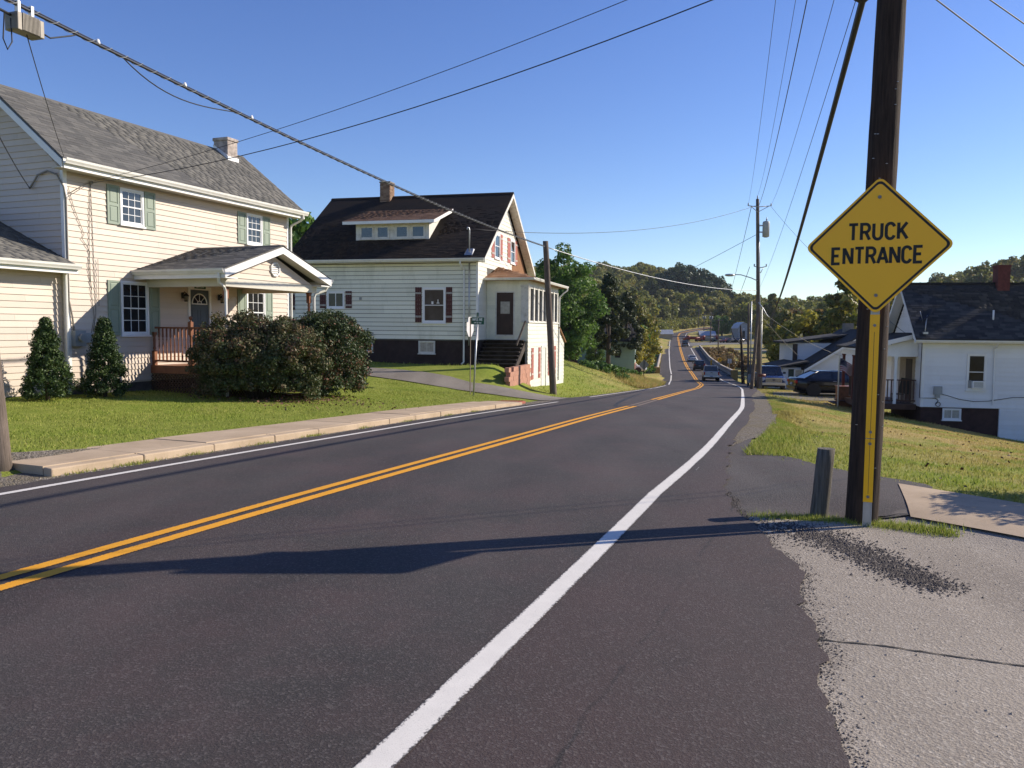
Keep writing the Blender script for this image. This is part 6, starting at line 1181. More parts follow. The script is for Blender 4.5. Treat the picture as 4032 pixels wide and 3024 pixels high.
# ------------------------------------------------------------------ bridge walls
M_BRC = simple('bridge_concrete', (0.36, 0.31, 0.25), .9, .2, .6, dirt=(0.14, 0.12, 0.1), dirt_amt=.7, dirt_scale=.8); M_PIER = simple('ochre_pier', (0.42, 0.26, 0.08), .85, .2, 2)
for side, l0, y0, y1, lb in ((-1, -5.6, 130, 240, 'pale concrete bridge wall along the left of the road'), (1, 6.0, 122, 252, 'weathered concrete bridge wall curving along the right of the road')):
    b = empty('bridge_wall', rpt(l0, y0), 0, lb, 'bridge wall'); o0 = Vector(b.location); ys_ = np.linspace(y0, y1, 30)
    mb = MB(); mb.loft([[Vector(rpt(l0 + a, y, h_)) - o0 for a, h_ in ((-.16, -1.2), (.16, -1.2), (.16, .55), (-.16, .55))] for y in ys_]); mb.build('parapet', M_BRC, b)
    mb = MB(); mb.loft([[Vector(rpt(l0 + a, y, h_)) - o0 for a, h_ in ((-.24, .552), (.24, .552), (.24, .85), (-.24, .85))] for y in ys_]); mb.build('coping', M_BRC, b)
    p = Vector(rpt(l0, y0 - .6)) - o0; mb = MB(); mb.box(p.x - .42, p.x + .42, p.y - .5, p.y + .5, p.z - 1.0, p.z + 1.0); mb.build('end_pier', M_PIER, b, .03)
    if side > 0: 
        mb = MB(); mb.loft([[Vector(rpt(l0 - .2 + a, y, h_)) - o0 for a, h_ in ((-.75, -.3), (0, -.3), (0, .02), (-.75, .02))] for y in ys_]); mb.build('walkway', M_TAR, b)

# ------------------------------------------------------------------ overhead wires
def wpts(p0, p1, sag, n=28):
    p0, p1 = Vector(p0), Vector(p1); out = []
    for i in range(n + 1):
        t = i / n; p = p0.lerp(p1, t); p.z -= 4 * sag * t * (1 - t); out.append(p)
    return out
def wire(name, label, p0, p1, sag, r=.009, m_=None, n=28):
    mb = MB(); mb.tube(wpts(p0, p1, sag, n), r, 6); return tag(mb.build(name, m_ or M_CABLE), label, 'wire', 'overhead wires')
B0, B1 = Vector((-6.85, 9.9, 5.95)), Vector((1.47, 36.6, 5.42)); bund = wpts(B0, B1, .25, 60)
cb = empty('cable_bundle', B0, 0, 'thick lashed cable bundle crossing above the cream house lawn', 'wire', 'overhead wires')
mb = MB(); mb.tube([p - B0 for p in bund], .021, 8); mb.build('cable', M_CABLE, cb); mb = MB(); mb.tube([p - B0 + Vector((0, 0, .034)) for p in bund], .008, 6); mb.build('strand', M_CABLE, cb)
hel = []; 
for i in range(900):
    t = i / 899; k = t * 60; a = min(int(k), 59); p = bund[a].lerp(bund[a + 1], k - a); th = i * .62; hel.append(p - B0 + Vector((.034 * math.cos(th), 0, .012 + .04 * math.sin(th))))
mb = MB(); mb.tube(hel, .004, 4); mb.build('lashing_wire', M_METER, cb)
mb = MB(); s0 = bund[6] - B0; s1 = bund[12] - B0; mb.tube([s0.lerp(s1, t) + Vector((0, 0, -.9 * t * (1 - t) * (1.4 - .8 * t))) for t in np.linspace(0, 1, 16)], .010, 6); mb.build('slack_loop', M_CABLE, cb)
for k in (5, 9, 13): mb = MB(); p = bund[k] - B0; mb.lathe([(.03, -.02), (.036, 0), (.02, .05)], p + Vector((0, 0, .03)), 8); mb.build('clamp', M_VINYLW, cb)
ampc = bund[2].lerp(bund[3], .35); dv = (bund[4] - bund[1]).normalized(); am = empty('cable_amplifier', ampc, math.atan2(dv.y, dv.x), 'finned grey amplifier box hanging from the cable bundle', 'amplifier'); M_AMP = simple('amp_cast', (0.24, 0.22, 0.19), .6, .15, 8, metal=.4)
mb = MB(); mb.box(-.21, .21, -.09, .09, -.34, -.12); mb.build('body', M_AMP, am, .015)
for i in range(13): mb = MB(); mb.box(-.12 + i * .02 - .004, -.12 + i * .02 + .004, -.115, .115, -.33, -.11); mb.build('fin', M_AMP, am)
for x in (-.17, .17): mb = MB(); mb.box(x - .035, x + .035, -.112, .112, -.345, -.115); mb.build('end_flange', M_AMP, am, .01); mb = MB(); mb.box(x * .6 - .02, x * .6 + .02, -.03, .03, -.125, .06); mb.build('hanger', M_VINYLW, am)
mb = MB(); mb.tube([(-.21, 0, -.16), (-.42, 0, -.14), (-.7, 0, -.06)], .018, 6); mb.tube([(.21, 0, -.22), (.4, 0, -.25), (.75, 0, -.1), (.9, 0, -.02)], .012, 6); mb.tube([(-.3, 0, -.15), (-.33, 0, -.5), (-.27, 0, -.62), (-.2, 0, -.5), (-.21, 0, -.2)], .009, 5); mb.build('coax_tail', M_CABLE, am)
H1M = Matrix.Translation(h1.location) @ Matrix.Rotation(h1.rotation_euler.z, 4, 'Z'); H2M = Matrix.Translation(h2.location) @ Matrix.Rotation(h2.rotation_euler.z, 4, 'Z')
wire('drop_wire', 'thin drop wire from the amplifier to the cream house corner', ampc + Vector((.02, 0, -.34)), H1M @ Vector((.3, -.2, 5.75)), .06, .007)
wire('drop_wire', 'twisted drop wire to the weatherhead on the shaded gable', (-7.2, 10, 6.0), H1M @ Vector((-1.1, -.06, 5.12)), .2, .011)
wire('service_drop', 'lower of two service wires sweeping from the cream house to the sky', H1M @ Vector((.07, .76, 5.32)), (12, 6, 9.0), 1.1, .009)
wire('service_drop', 'upper of two service wires sweeping from the cream house to the sky', H1M @ Vector((.07, .78, 5.36)), (12, 6, 9.25), .75, .006)
wire('span_wire', 'pale cable from the leaning pole to the transformer pole', (1.47, 36.6, 5.42), (18.85, 62, 4.8), .5, .022, M_STEEL)
wire('service_drop', 'wire from the pale house roof mast to the transformer pole', H2M @ Vector((-.45, -.2, 6.3)), (18.5, 62, 11.25), .9, .014)
wire('span_wire', 'wire running from the transformer pole left into the trees', (18.7, 62, 9.1), (5, 103, 1.5), .5, .016)
wire('phase_wire', 'leftmost wire rising from the transformer pole', (2.9, 7.6, 10.3), (17.95, 62, 11.3), .9, .007); wire('phase_wire', 'wire rising from the tip of the transformer pole', (3.45, 7.6, 11.2), (18.65, 62, 12.0), 1.2, .007)
wire('phase_wire', 'thick dark wire rising beside the transformer pole tip', (3.62, 7.6, 10.1), (18.8, 62, 11.35), .9, .014); wire('phase_wire', 'wire rising from the right arm of the transformer pole', (4.2, 7.6, 10.1), (19.7, 62, 11.3), .9, .008)
wire('phase_wire', 'thin wire slanting from mid transformer pole up to the right', (4.1, 7.6, 8.2), (19.0, 62, 5.0), .6, .007)
th = empty('trunk_cable', (3.3, 7.5, 5.3), 0, 'thick black trunk cable with splice case beside the tall dark pole', 'wire', 'overhead wires'); o0 = Vector((3.3, 7.5, 5.3)); tp_ = [p - o0 for p in wpts((3.3, 7.5, 5.3), (19.9, 62, 2.75), .7, 60)]
mb = MB(); mb.tube(tp_, .034, 8); mb.build('cable', M_CABLE, th); mb = MB(); mb.tube([p + Vector((-.02, 0, .05)) for p in tp_], .010, 6); mb.build('strand', M_CABLE, th)
c0, c1 = tp_[0].lerp(tp_[1], .15), tp_[1]; mb = MB(); d = (c1 - c0); mb.tube([c0 + d * .05 + Vector((-.03, 0, -.10)), c0 + d * .12 + Vector((-.05, 0, -.11)), c0 + d * .9 + Vector((-.05, 0, -.11)), c0 + d * 1.0 + Vector((-.03, 0, -.08))], [.04, .10, .10, .035], 10); mb.build('splice_case', M_CABLE, th)
mb = MB(); mb.hexa(beam(c0 + d * .25 + Vector((-.14, 0, -.12)), c0 + d * .85 + Vector((-.14, 0, -.12)), .05, .1)); mb.build('label_plate', M_METER, th)
wire('guy_wire', 'lower of two wires crossing the top right corner', (3.52, 7.65, 5.05), (11, 12, 3.2), .03, .007, M_CABLEG); wire('guy_wire', 'upper of two wires crossing the top right corner', (3.52, 7.65, 5.36), (11, 12, 3.95), .03, .007, M_CABLEG)
wire('service_drop', 'drop wire from the transformer pole to the far white house', (19.1, 62, 3.0), (26.5, 74, -.6), .15, .016, M_CABLEG); wire('service_drop', 'second drop wire from the transformer pole past the far white house gable', (19.1, 62, 3.3), (29.5, 71.5, -.5), .4, .012, M_CABLEG)
wire('span_wire', 'service wire from the transformer pole right arm down behind the sign', (19.7, 62, 11.2), (18.15, 35.9, 1.25), .5, .010)
for i, (z, lb) in enumerate(((11.2, 'upper'), (6.6, 'lower'))):
    wire('span_wire', lb + ' wire from the transformer pole to the far valley poles', (18.2, 62, z), (62.2, 242, T(62.2, 242) + 8.6 - i), 2.5, .02)
# ------------------------------------------------------------------ vehicles
def carpaint(name, col, metal=.3, rough=.28):
    m = NT(name); m.base(m.ramp(m.noise(2, 3), [(.3, tuple(v * .92 for v in col)), (.7, col)])); m.set(m.ramp(m.noise(5, 4), [(.3, rough), (.8, rough + .15)]), metal, .5); m.b.inputs['Coat Weight'].default_value = .25; m.b.inputs['Coat Roughness'].default_value = .08; return m.m
M_TYRE = simple('tyre', (0.015, 0.015, 0.015), .85, .2); M_RIM = simple('rim', (0.40, 0.41, 0.42), .35, .1, metal=.8); M_CHROME = simple('chrome', (0.55, 0.56, 0.58), .28, .04, metal=1.0); M_TAIL = simple('tail_lamp', (0.35, 0.010, 0.012), .25, .1); M_HEAD = simple('head_lamp', (0.45, 0.47, 0.5), .15, .1); M_CGL = glassmat('car_glass', (0.010, 0.012, 0.014), .06, .0); M_PLAS = simple('black_plastic', (0.016, 0.016, 0.017), .6, .1); M_PLATE = simple('number_plate', (0.30, 0.34, 0.42), .5, .1)
def wheel(root, x, y, r=.36, w=.24):
    s = 1 if y > 0 else -1; mb = MB(); prof = [(r * .62, -w / 2), (r * .9, -w / 2), (r, -w * .35), (r, w * .35), (r * .9, w / 2), (r * .62, w / 2)]; b = []
    for rr, t in prof: b.append([(x + rr * math.cos(a), y + t, r + rr * math.sin(a)) for a in np.linspace(0, 2 * math.pi, 20, endpoint=False)])
    mb.loft(b); wh = mb.build('wheel', M_TYRE, root)
    mb = MB(); mb.loft([[(x + rr * math.cos(a), y + s * t, r + rr * math.sin(a)) for a in np.linspace(0, 2 * math.pi, 20, endpoint=False)] for rr, t in ((r * .62, w * .3), (r * .62, w * .5 + .003), (r * .52, w * .44), (r * .18, w * .42), (r * .14, w * .5))]); mb.build('rim', M_RIM, wh)
    for k in range(5): a = k * 1.2566; mb = MB(); mb.hexa(beam((x + r * .14 * math.cos(a), y + s * w * .46, r + r * .14 * math.sin(a)), (x + r * .55 * math.cos(a), y + s * w * .47, r + r * .55 * math.sin(a)), .05, .03, (0, 1, 0))); mb.build('spoke', M_RIM, wh)
def ring8(x, w, zb, zs): return [(x, -w * .9, zb), (x, w * .9, zb), (x, w, zb + .12), (x, w * 1.0, zb + (zs - zb) * .62), (x, w * .97, zs - .05), (x, w * .90, zs), (x, -w * .90, zs), (x, -w * .97, zs - .05), (x, -w * 1.0, zb + (zs - zb) * .62), (x, -w, zb + .12)]
def vehicle(name, label, cat, paint_, loc, rz, slope, body, cabin, wheels, wr, feats, group=None):
    """body: (x, halfwidth, z_bottom, z_top); cabin: (x_base_rear, x_roof_rear, x_roof_front, x_base_front, z_belt, z_roof, w_belt, w_roof, pillars)"""
    root = empty(name, loc, rz, label, cat, group); root.rotation_euler = (0, -slope, rz)
    mb = MB(); mb.loft([ring8(*s) for s in body]); bd = mb.build('body', paint_, root)
    xr, xrr, xrf, xf, zb, zr, wb, wt, pil = cabin
    mb = MB(); mb.loft([[(xr, -wb, zb), (xr, wb, zb), (xr + .02, wb * .97, zb + .02), (xr + .02, -wb * .97, zb + .02)], [(xrr, -wb, zb), (xrr, wb, zb), (xrr, wt, zr - .03), (xrr, -wt, zr - .03)], [(xrf, -wb, zb), (xrf, wb, zb), (xrf, wt, zr - .03), (xrf, -wt, zr - .03)], [(xf, -wb * .97, zb), (xf, wb * .97, zb), (xf - .02, wb * .95, zb + .02), (xf - .02, -wb * .95, zb + .02)]], True, True, False); mb.build('window_glass', M_CGL, root)
    mb = MB(); n = 7; secs = []
    for x, k in ((xrr - .06, .6), (xrr, .95), ((xrr + xrf) / 2, 1.0), (xrf, .95), (xrf + .06, .6)): secs.append([(x, wt * 1.02 * math.cos(a) if abs(math.cos(a)) < .99 else wt * 1.03 * math.copysign(1, math.cos(a)), zr - .045 + .055 * k * abs(math.sin(a)) ** .5 * (1 if math.sin(a) >= 0 else -.3)) for a in np.linspace(0, 2 * math.pi, 12, endpoint=False)])
    mb.loft(secs); mb.build('roof', paint_, root)
    for s_ in (-1, 1):
        mb = MB(); mb.tube([(xr, s_ * wb * .98, zb - .02), (xrr, s_ * wt, zr - .03)], .045, 6); mb.tube([(xf, s_ * wb * .96, zb - .02), (xrf, s_ * wt, zr - .03)], .04, 6)
        for xp in pil: mb.hexa(beam((xp, s_ * (wb + .003), zb - .02), (xp, s_ * (wt + .004), zr - .03), .03, .08, (1, 0, 0)))
        mb.build('pillar', paint_, root)
        mb = MB(); xm = xf - .35; mb.loft([[(xm + t, s_ * (wb + a_), zb + .1 + b_) for a_, b_ in ((.02, 0), (.24, .0), (.26, .16), (.05, .16))] for t in (-.04, .05)]); mb.build('mirror', feats.get('mirror', M_PLAS), root)
    for x in wheels:
        for s_ in (-1, 1):
            w_ = max(b[1] for b in body); wheel(root, x, s_ * (w_ - .13), wr)
            mb = MB(); mb.loft([[(x + (wr + .07) * math.cos(a), s_ * yy, wr + .02 + (wr + .07) * math.sin(a)) for a in np.linspace(0, 2 * math.pi, 18, endpoint=False)] for yy in (w_ - .30, w_ + .006)]); mb.build('wheel_arch', M_PLAS, root)
    for nm, (x0, x1, y0, y1, z0, z1), m_, mirror in feats['boxes']:
        for s_ in ((1, -1) if mirror else (1,)):
            a, b = sorted((y0 * s_, y1 * s_)); mb = MB(); mb.box(x0, x1, a, b, z0, z1); mb.build(nm, m_, root, min(.02, (x1 - x0) * .3))
    return root
P_SILV = carpaint('silver_paint', (0.42, 0.43, 0.45), .7); P_DGREY = carpaint('graphite_paint', (0.035, 0.035, 0.04), .5); P_WHITE = carpaint('white_paint', (0.60, 0.61, 0.62), .0); P_BLACK = carpaint('black_paint', (0.008, 0.008, 0.010), .2, .15); P_BLUE = carpaint('navy_paint', (0.018, 0.038, 0.12), .5, .2); P_RED = carpaint('red_paint', (0.25, 0.02, 0.015), .1)
def lane(y, off):
    p = rpt(off, y, .012); return p, math.pi / 2 - float(hd(p[1])), math.atan((float(gz(p[1] + 3)) - float(gz(p[1] - 3))) / 6)
pick_body = [(-2.92, .90, .60, 1.18), (-2.88, .98, .52, 1.24), (-1.0, 1.0, .45, 1.26), (.4, 1.0, .42, 1.22), (1.4, 1.0, .42, 1.20), (2.5, .98, .44, 1.12), (2.82, .93, .5, 1.0), (2.92, .80, .55, .85)]
pick_cab = (-1.02, -.86, .62, 1.42, 1.22, 1.93, .93, .76, (-.1,))
def pick_feats(pt, back=True): return {'mirror': M_PLAS, 'boxes': [
 ('tailgate', (-2.945, -2.90, -.74, .74, .74, 1.22), pt, False), ('tailgate_handle', (-2.96, -2.944, -.13, .13, 1.02, 1.10), M_PLAS, False), ('bed_liner', (-2.80, -1.12, -.82, .82, 1.20, 1.275), M_PLAS, False), ('tail_lamp', (-2.955, -2.86, .78, .95, .78, 1.2), M_TAIL, True), ('rear_bumper', (-3.05, -2.86, -.95, .95, .50, .70), M_CHROME, False), ('number_plate', (-3.06, -3.045, -.17, .17, .54, .68), M_PLATE, False),
 ('grille', (2.80, 2.95, -.62, .62, .66, 1.02), M_PLAS, False), ('head_lamp', (2.66, 2.90, .66, .93, .80, 1.04), M_HEAD, True), ('front_bumper', (2.84, 3.02, -.97, .97, .44, .66), M_CHROME, False), ('undercarriage', (-2.7, 2.6, -.72, .72, .28, .48), M_PLAS, False), ('tail_emblem', (-2.952, -2.944, -.06, .06, .9, .99), M_CHROME, False), ('hitch', (-3.1, -2.95, -.05, .05, .42, .5), M_PLAS, False)]}
l_, r_, s_ = lane(103.5, 1.72); vehicle('pickup_truck', 'silver pickup truck driving away, nearest on the road', 'pickup', P_SILV, l_, r_, s_, pick_body, pick_cab, (-1.85, 1.85), .40, pick_feats(P_SILV))
suv_body = [(-2.45, .88, .50, 1.05), (-2.4, .95, .38, 1.12), (-1.2, .98, .32, 1.12), (.5, .98, .3, 1.08), (1.3, .97, .32, 1.06), (2.1, .94, .36, .98), (2.42, .85, .45, .8)]
suv_f = {'boxes': [('tail_lamp', (-2.49, -2.36, .68, .93, .86, 1.22), M_TAIL, True), ('rear_bumper', (-2.52, -2.38, -.93, .93, .42, .66), M_PLAS, False), ('number_plate', (-2.50, -2.45, -.17, .17, .80, .94), M_PLATE, False), ('tailgate', (-2.475, -2.40, -.80, .80, .66, 1.08), P_DGREY, False), ('undercarriage', (-2.2, 2.1, -.7, .7, .22, .36), M_PLAS, False), ('head_lamp', (2.2, 2.42, .55, .85, .66, .82), M_HEAD, True), ('roof_rack', (-1.8, .2, .62, .66, 1.78, 1.83), M_PLAS, True)]}
l_, r_, s_ = lane(143, 1.68); vehicle('sport_utility', 'dark grey sport utility vehicle right behind the silver pickup', 'car', P_DGREY, l_, r_, s_, suv_body, (-2.42, -2.18, .45, 1.22, 1.08, 1.80, .92, .76, (-1.3, -.2)), (-1.5, 1.5), .37, suv_f)
sed_body = [(-2.40, .74, .52, .92), (-2.33, .86, .36, 1.02), (-1.6, .92, .24, 1.04), (-.2, .93, .22, 1.0), (1.0, .92, .22, .97), (1.9, .89, .25, .86), (2.28, .80, .32, .72), (2.42, .62, .40, .60)]
def sed_f(pt): return {'mirror': pt, 'boxes': [('tail_lamp', (-2.43, -2.22, .52, .84, .74, .92), M_TAIL, True), ('rear_bumper', (-2.47, -2.30, -.80, .80, .36, .58), pt, False), ('number_plate', (-2.45, -2.40, -.17, .17, .62, .75), M_PLATE, False), ('head_lamp', (2.12, 2.34, .52, .80, .60, .74), M_HEAD, True), ('grille', (2.30, 2.44, -.35, .35, .42, .58), M_PLAS, False), ('undercarriage', (-2.1, 2.1, -.66, .66, .16, .28), M_PLAS, False), ('door_handle', (-.35, -.15, .90, .945, .86, .89), M_CHROME, True), ('door_handle', (.65, .85, .90, .945, .84, .87), M_CHROME, True), ('side_trim', (-1.4, 1.3, .905, .938, .50, .53), M_PLAS, True)]}
sed_cab = (-1.98, -1.12, .22, 1.18, .99, 1.45, .86, .64, (-.35,))
l_, r_, s_ = lane(182, 1.68); vehicle('sedan', 'white sedan driving away, third in the row on the road', 'car', P_WHITE, l_, r_, s_, sed_body, sed_cab, (-1.42, 1.42), .33, sed_f(P_WHITE))
l_, r_, s_ = lane(262, 1.7); vehicle('pickup_truck', 'dark pickup driving away, farthest vehicle on the road', 'pickup', P_DGREY, l_, r_, s_, pick_body, pick_cab, (-1.85, 1.85), .40, pick_feats(P_DGREY))
# parked vehicles
z = T(17.4, 46.2) + .02
vehicle('sedan', 'black sedan parked in front of the white porch', 'car', P_BLACK, (18.75, 46.6, z), math.radians(-2), 0.0, sed_body, sed_cab, (-1.42, 1.42), .335, sed_f(P_BLACK))
bt = vehicle('pickup_truck', 'navy blue pickup parked facing the camera by the transformer pole', 'pickup', P_BLUE, (22.3, 69.2, T(21.8, 67.2) + .02), math.radians(-101), 0.0, pick_body, pick_cab, (-1.85, 1.85), .41, pick_feats(P_BLUE))
mb = MB(); mb.add([], [])
for i in range(4): mb = MB(); mb.box(2.95, 2.975, -.58, .58, .70 + i * .085, .74 + i * .085); mb.build('grille_bar', M_CHROME, bt)
mb = MB(); FB = Fr((2.95, 0, 0), (0, 1, 0), (1, 0, 0)); FB.ring(mb, -.64, .64, .64, 1.05, .04, .0, .03); mb.build('grille_frame', M_CHROME, bt)
mb = MB(); mb.loft([[(2.975 + t, .13 * math.cos(a), .87 + .055 * math.sin(a)) for a in np.linspace(0, 2 * math.pi, 14, endpoint=False)] for t in (0, .02)]); mb.build('badge', P_BLUE, bt)
vehicle('sedan', 'pale sedan nosing out beside the green house', 'car', P_WHITE, (15.4, 106, T(15.6, 105.5) + .1), math.radians(-15), 0, sed_body, sed_cab, (-1.42, 1.42), .33, sed_f(P_WHITE))
for i, (x, y, pt, lb) in enumerate(((77.5, 291, P_RED, 'dark red car, left of three parked by the far shed'), (79.6, 291, P_DGREY, 'grey car, middle of three parked by the far shed'), (82.4, 291, P_BLACK, 'black car parked nearest the far grey shed'))):
    vehicle('parked_car', lb, 'car', pt, (x, y, T(x, y) + .1), math.radians(200 + 8 * i), 0, suv_body, (-2.42, -2.18, .45, 1.22, 1.08, 1.62, .92, .76, (-1.3, -.2)), (-1.5, 1.5), .37, suv_f, 'cars parked in the far lot')
M_TARP = simple('pale_load', (0.42, 0.36, 0.28), .8, .1); M_ORG = simple('machine_red', (0.30, 0.035, 0.02), .5, .15)
for i, (x, y, lb) in enumerate(((68.5, 306, 'small red machine at the left of the far lot'), (73.5, 303, 'red truck with a pale load in the far lot'), (79, 304, 'red truck with a tan load behind the parked cars'))):
    t = empty('work_truck' if i else 'red_machine', (x, y, T(x, y) + .1), math.radians(185), lb, 'truck' if i else 'machine')
    mb = MB(); mb.loft([[(xx, -1.1, .5), (xx, 1.1, .5), (xx, 1.1, h_ - .2), (xx, .95, h_), (xx, -.95, h_), (xx, -1.1, h_ - .2)] for xx, h_ in ((1.0, 2.3), (2.0, 2.3), (2.4, 1.5), (3.1, 1.4))]); mb.build('cab', M_ORG, t)
    mb = MB(); mb.loft([[(xx, -1.15, .8), (xx, 1.15, .8), (xx, 1.25, h_), (xx, -1.25, h_)] for xx, h_ in ((-3.0, 1.7), (.9, 2.0))]); mb.build('bed', M_ORG if i == 0 else M_TARP, t)
    for xx in (-2, 2.2):
        for s_ in (-1, 1): wheel(t, xx, s_ * 1.0, .5, .3)
# ------------------------------------------------------------------ vegetation
def leafmat(name, stops, trans=.42, rough=.55):
    m = NT(name); c = m.ramp(m.rnd(), stops); m.base(c); m.set(rough, 0, .35)
    tr = m.n('ShaderNodeBsdfTranslucent'); m.l(c, tr.inputs[0]); ms = m.n('ShaderNodeMixShader'); ms.inputs[0].default_value = trans
    m.l(m.b.outputs[0], ms.inputs[1]); m.l(tr.outputs[0], ms.inputs[2]); m.l(ms.outputs[0], m.out.inputs[0]); return m.m
def leafquads(C, Nrm, size, asp=1.7, r=rng):
    n = len(C); Nrm = Nrm / np.linalg.norm(Nrm, axis=1, keepdims=True); a = r.normal(size=(n, 3)); U = np.cross(Nrm, a); U /= np.linalg.norm(U, axis=1, keepdims=True) + 1e-9; W = np.cross(Nrm, U); s = (size * r.uniform(.6, 1.3, n))[:, None]
    V = np.empty((n, 4, 3)); V[:, 0] = C - U * s * asp * .5; V[:, 1] = C + W * s * .5 - U * s * .05; V[:, 2] = C + U * s * asp * .5; V[:, 3] = C - W * s * .5 - U * s * .05
    return V.reshape(-1, 3), np.arange(4 * n).reshape(-1, 4)
def cloud(clumps, per, size, rnd_c=.5, shell=.55, droop=0.0, r=rng, crand=None):
    """clumps (m,4): x,y,z,r ; leaves spread through each clump, denser at its shell"""
    m_ = len(clumps); k = r.poisson(per * (clumps[:, 3] / clumps[:, 3].mean()) ** 2); idx = np.repeat(np.arange(m_), k); n = len(idx)
    d = r.normal(size=(n, 3)); d /= np.linalg.norm(d, axis=1, keepdims=True); rad = (shell + (1 - shell) * r.random(n)) ** .7; d2 = d.copy(); d2[:, 2] *= .8
    C = clumps[idx, :3] + d2 * (clumps[idx, 3] * rad)[:, None]; N_ = d * .7 + r.normal(size=(n, 3)) * .55; N_[:, 2] += .25 - droop
    V, F_ = leafquads(C, N_, size, r=r); cr_ = r.random(m_) if crand is None else crand; return V, F_, np.clip(cr_[idx] * rnd_c + r.random(n) * (1 - rnd_c), 0, .999)
BARK = polemat('tree_bark', (0.035, 0.026, 0.020), (0.11, 0.085, 0.065), .6)
def treeproto(kind, H_, R_, crown0, nclump, per, leaf, leaf_m, seed, dense=1.0, lean=0):
    r = np.random.default_rng(seed); cl = []
    zc = (H_ + crown0) / 2; hz = (H_ - crown0) / 2
    while len(cl) < nclump:
        p = r.uniform(-1, 1, 3); q = np.linalg.norm(p)
        if q > 1 or q < .25: continue
        t = (p[2] + 1) / 2
        if kind == 'cone': wd = 1.15 * (1 - t) ** .8 + .08
        elif kind == 'tall': wd = .75 + .35 * math.sin(t * 3.1)
        else: wd = 1.0
        x, y = p[0] * R_ * wd * (1 + .15 * math.sin(5 * p[1] + seed)), p[1] * R_ * wd; z = zc + p[2] * hz
        cl.append((x, y, z, R_ * r.uniform(.20, .36) * (.6 if kind == 'cone' else 1)))
    cl = np.array(cl); V, F_, a = cloud(cl, per, leaf, .55, .5, 0, r); crown = npmesh('crown', V, F_, leaf_m, attr=a)
    mb = MB(); wb = [(0, 0, -.5), (r.uniform(-.1, .1), 0, H_ * .2), (lean * .5 + r.uniform(-.15, .15), r.uniform(-.1, .1), H_ * .45), (lean, 0, H_ * .72), (lean, 0, H_ * .9)]; r0 = .018 * H_ + .05
    mb.tube(wb, [r0 * 1.25, r0, r0 * .75, r0 * .45, r0 * .12], 8)
    for i in range(10):
        c = cl[r.integers(len(cl))]; z0 = r.uniform(max(crown0 * .8, H_ * .18), H_ * .7); p0 = Vector((lean * z0 / H_, 0, z0)); p1 = Vector(c[:3]); mb.tube([p0, p0.lerp(p1, .5) + Vector((0, 0, .04 * H_)), p1], [r0 * .4, r0 * .22, r0 * .06], 5)
    return crown, mb.mesh('trunk', BARK)
def plant(protos, name, x, y, s, label, group=None, rz=None, cat='tree', sink=.2, sz=1.0):
    o = empty(name, (x, y, T(x, y) - sink), random.uniform(0, 6.28) if rz is None else rz, label, cat, group); o.scale = (s, s, s * sz)
    link('trunk', protos[1], o); link('crown', protos[0], o); return o
L_GREEN = leafmat('maple_leaf', [(0, (0.058, 0.112, 0.020)), (.5, (0.112, 0.204, 0.037)), (1, (0.224, 0.326, 0.072))]); L_DARK = leafmat('dark_leaf', [(0, (0.021, 0.045, 0.015)), (.6, (0.042, 0.075, 0.022)), (1, (0.083, 0.120, 0.038))], .2); L_OLIVE = leafmat('olive_leaf', [(0, (0.075, 0.090, 0.014)), (.45, (0.150, 0.168, 0.028)), (.85, (0.25, 0.25, 0.045)), (1, (0.30, 0.20, 0.045))]); L_YEL = leafmat('yellow_leaf', [(0, (0.12, 0.13, 0.020)), (.5, (0.24, 0.235, 0.035)), (1, (0.42, 0.34, 0.045))], .4); L_CED = leafmat('cedar_leaf', [(0, (0.022, 0.036, 0.010)), (.6, (0.048, 0.066, 0.018)), (1, (0.090, 0.098, 0.030))], .15); L_RUST = leafmat('rust_leaf', [(0, (0.105, 0.083, 0.030)), (.6, (0.195, 0.128, 0.045)), (1, (0.300, 0.180, 0.060))])
PM = treeproto('tall', 12.8, 3.5, 1.2, 90, 210, .20, L_GREEN, 1); PC = treeproto('cone', 11.5, 2.9, 2.0, 80, 130, .20, L_CED, 2); PY = treeproto('round', 8, 3.2, .8, 60, 130, .24, L_YEL, 3); PO = [treeproto('round', 13, 4.2, 2.5, 60, 120, .40, L_OLIVE, 4), treeproto('tall', 14, 3.6, 2.0, 55, 120, .42, L_OLIVE, 5), treeproto('round', 12, 4.6, 2.0, 60, 110, .42, L_GREEN, 6)]; PD = treeproto('round', 20, 6.5, 3, 70, 130, .62, L_DARK, 7); PR = treeproto('tall', 14, 3.2, 4, 40, 70, .4, L_RUST, 8); PN = treeproto('round', 11, 3.8, 2.5, 45, 90, .36, L_YEL, 9)
PN = (npmesh('crown', *cloud(np.column_stack([rng.normal(0, 1.6, 45), rng.normal(0, 1.6, 45), rng.uniform(2.5, 11, 45), rng.uniform(.7, 1.3, 45)]), 90, .34)[:2], L_OLIVE, attr=None), PN[1]) if False else PN
plant(PM, 'maple_tree', 5.9, 85, 1.0, 'big round-topped green tree right behind the enclosed porch', rz=.4)
plant(PC, 'cedar_tree', 11.1, 93, 1.0, 'dark shaggy cedar with bare trunk before the green house', rz=.5); plant(PC, 'cedar_tree', 14.6, 103, .92, 'dark cedar leaning over the green house roof end', rz=2)
plant(PY, 'yellow_tree', 19.2, 121, 1.0, 'yellow-green tree beside the left bridge wall'); plant(PY, 'yellow_tree', 16.6, 114, .68, 'small bright yellow tree between the green house and the road')
plant(PO[2], 'tree', 21.8, 139, .72, 'olive tree directly behind the yellow tree by the bridge'); plant(PO[2], 'tree', -15.5, 56, .74, 'dark green tree glimpsed between the two left houses'); plant(PM, 'tree', 1.2, 92, .8, 'green tree half hidden behind the dark roof and porch')
rs = random.Random(5); n = 0
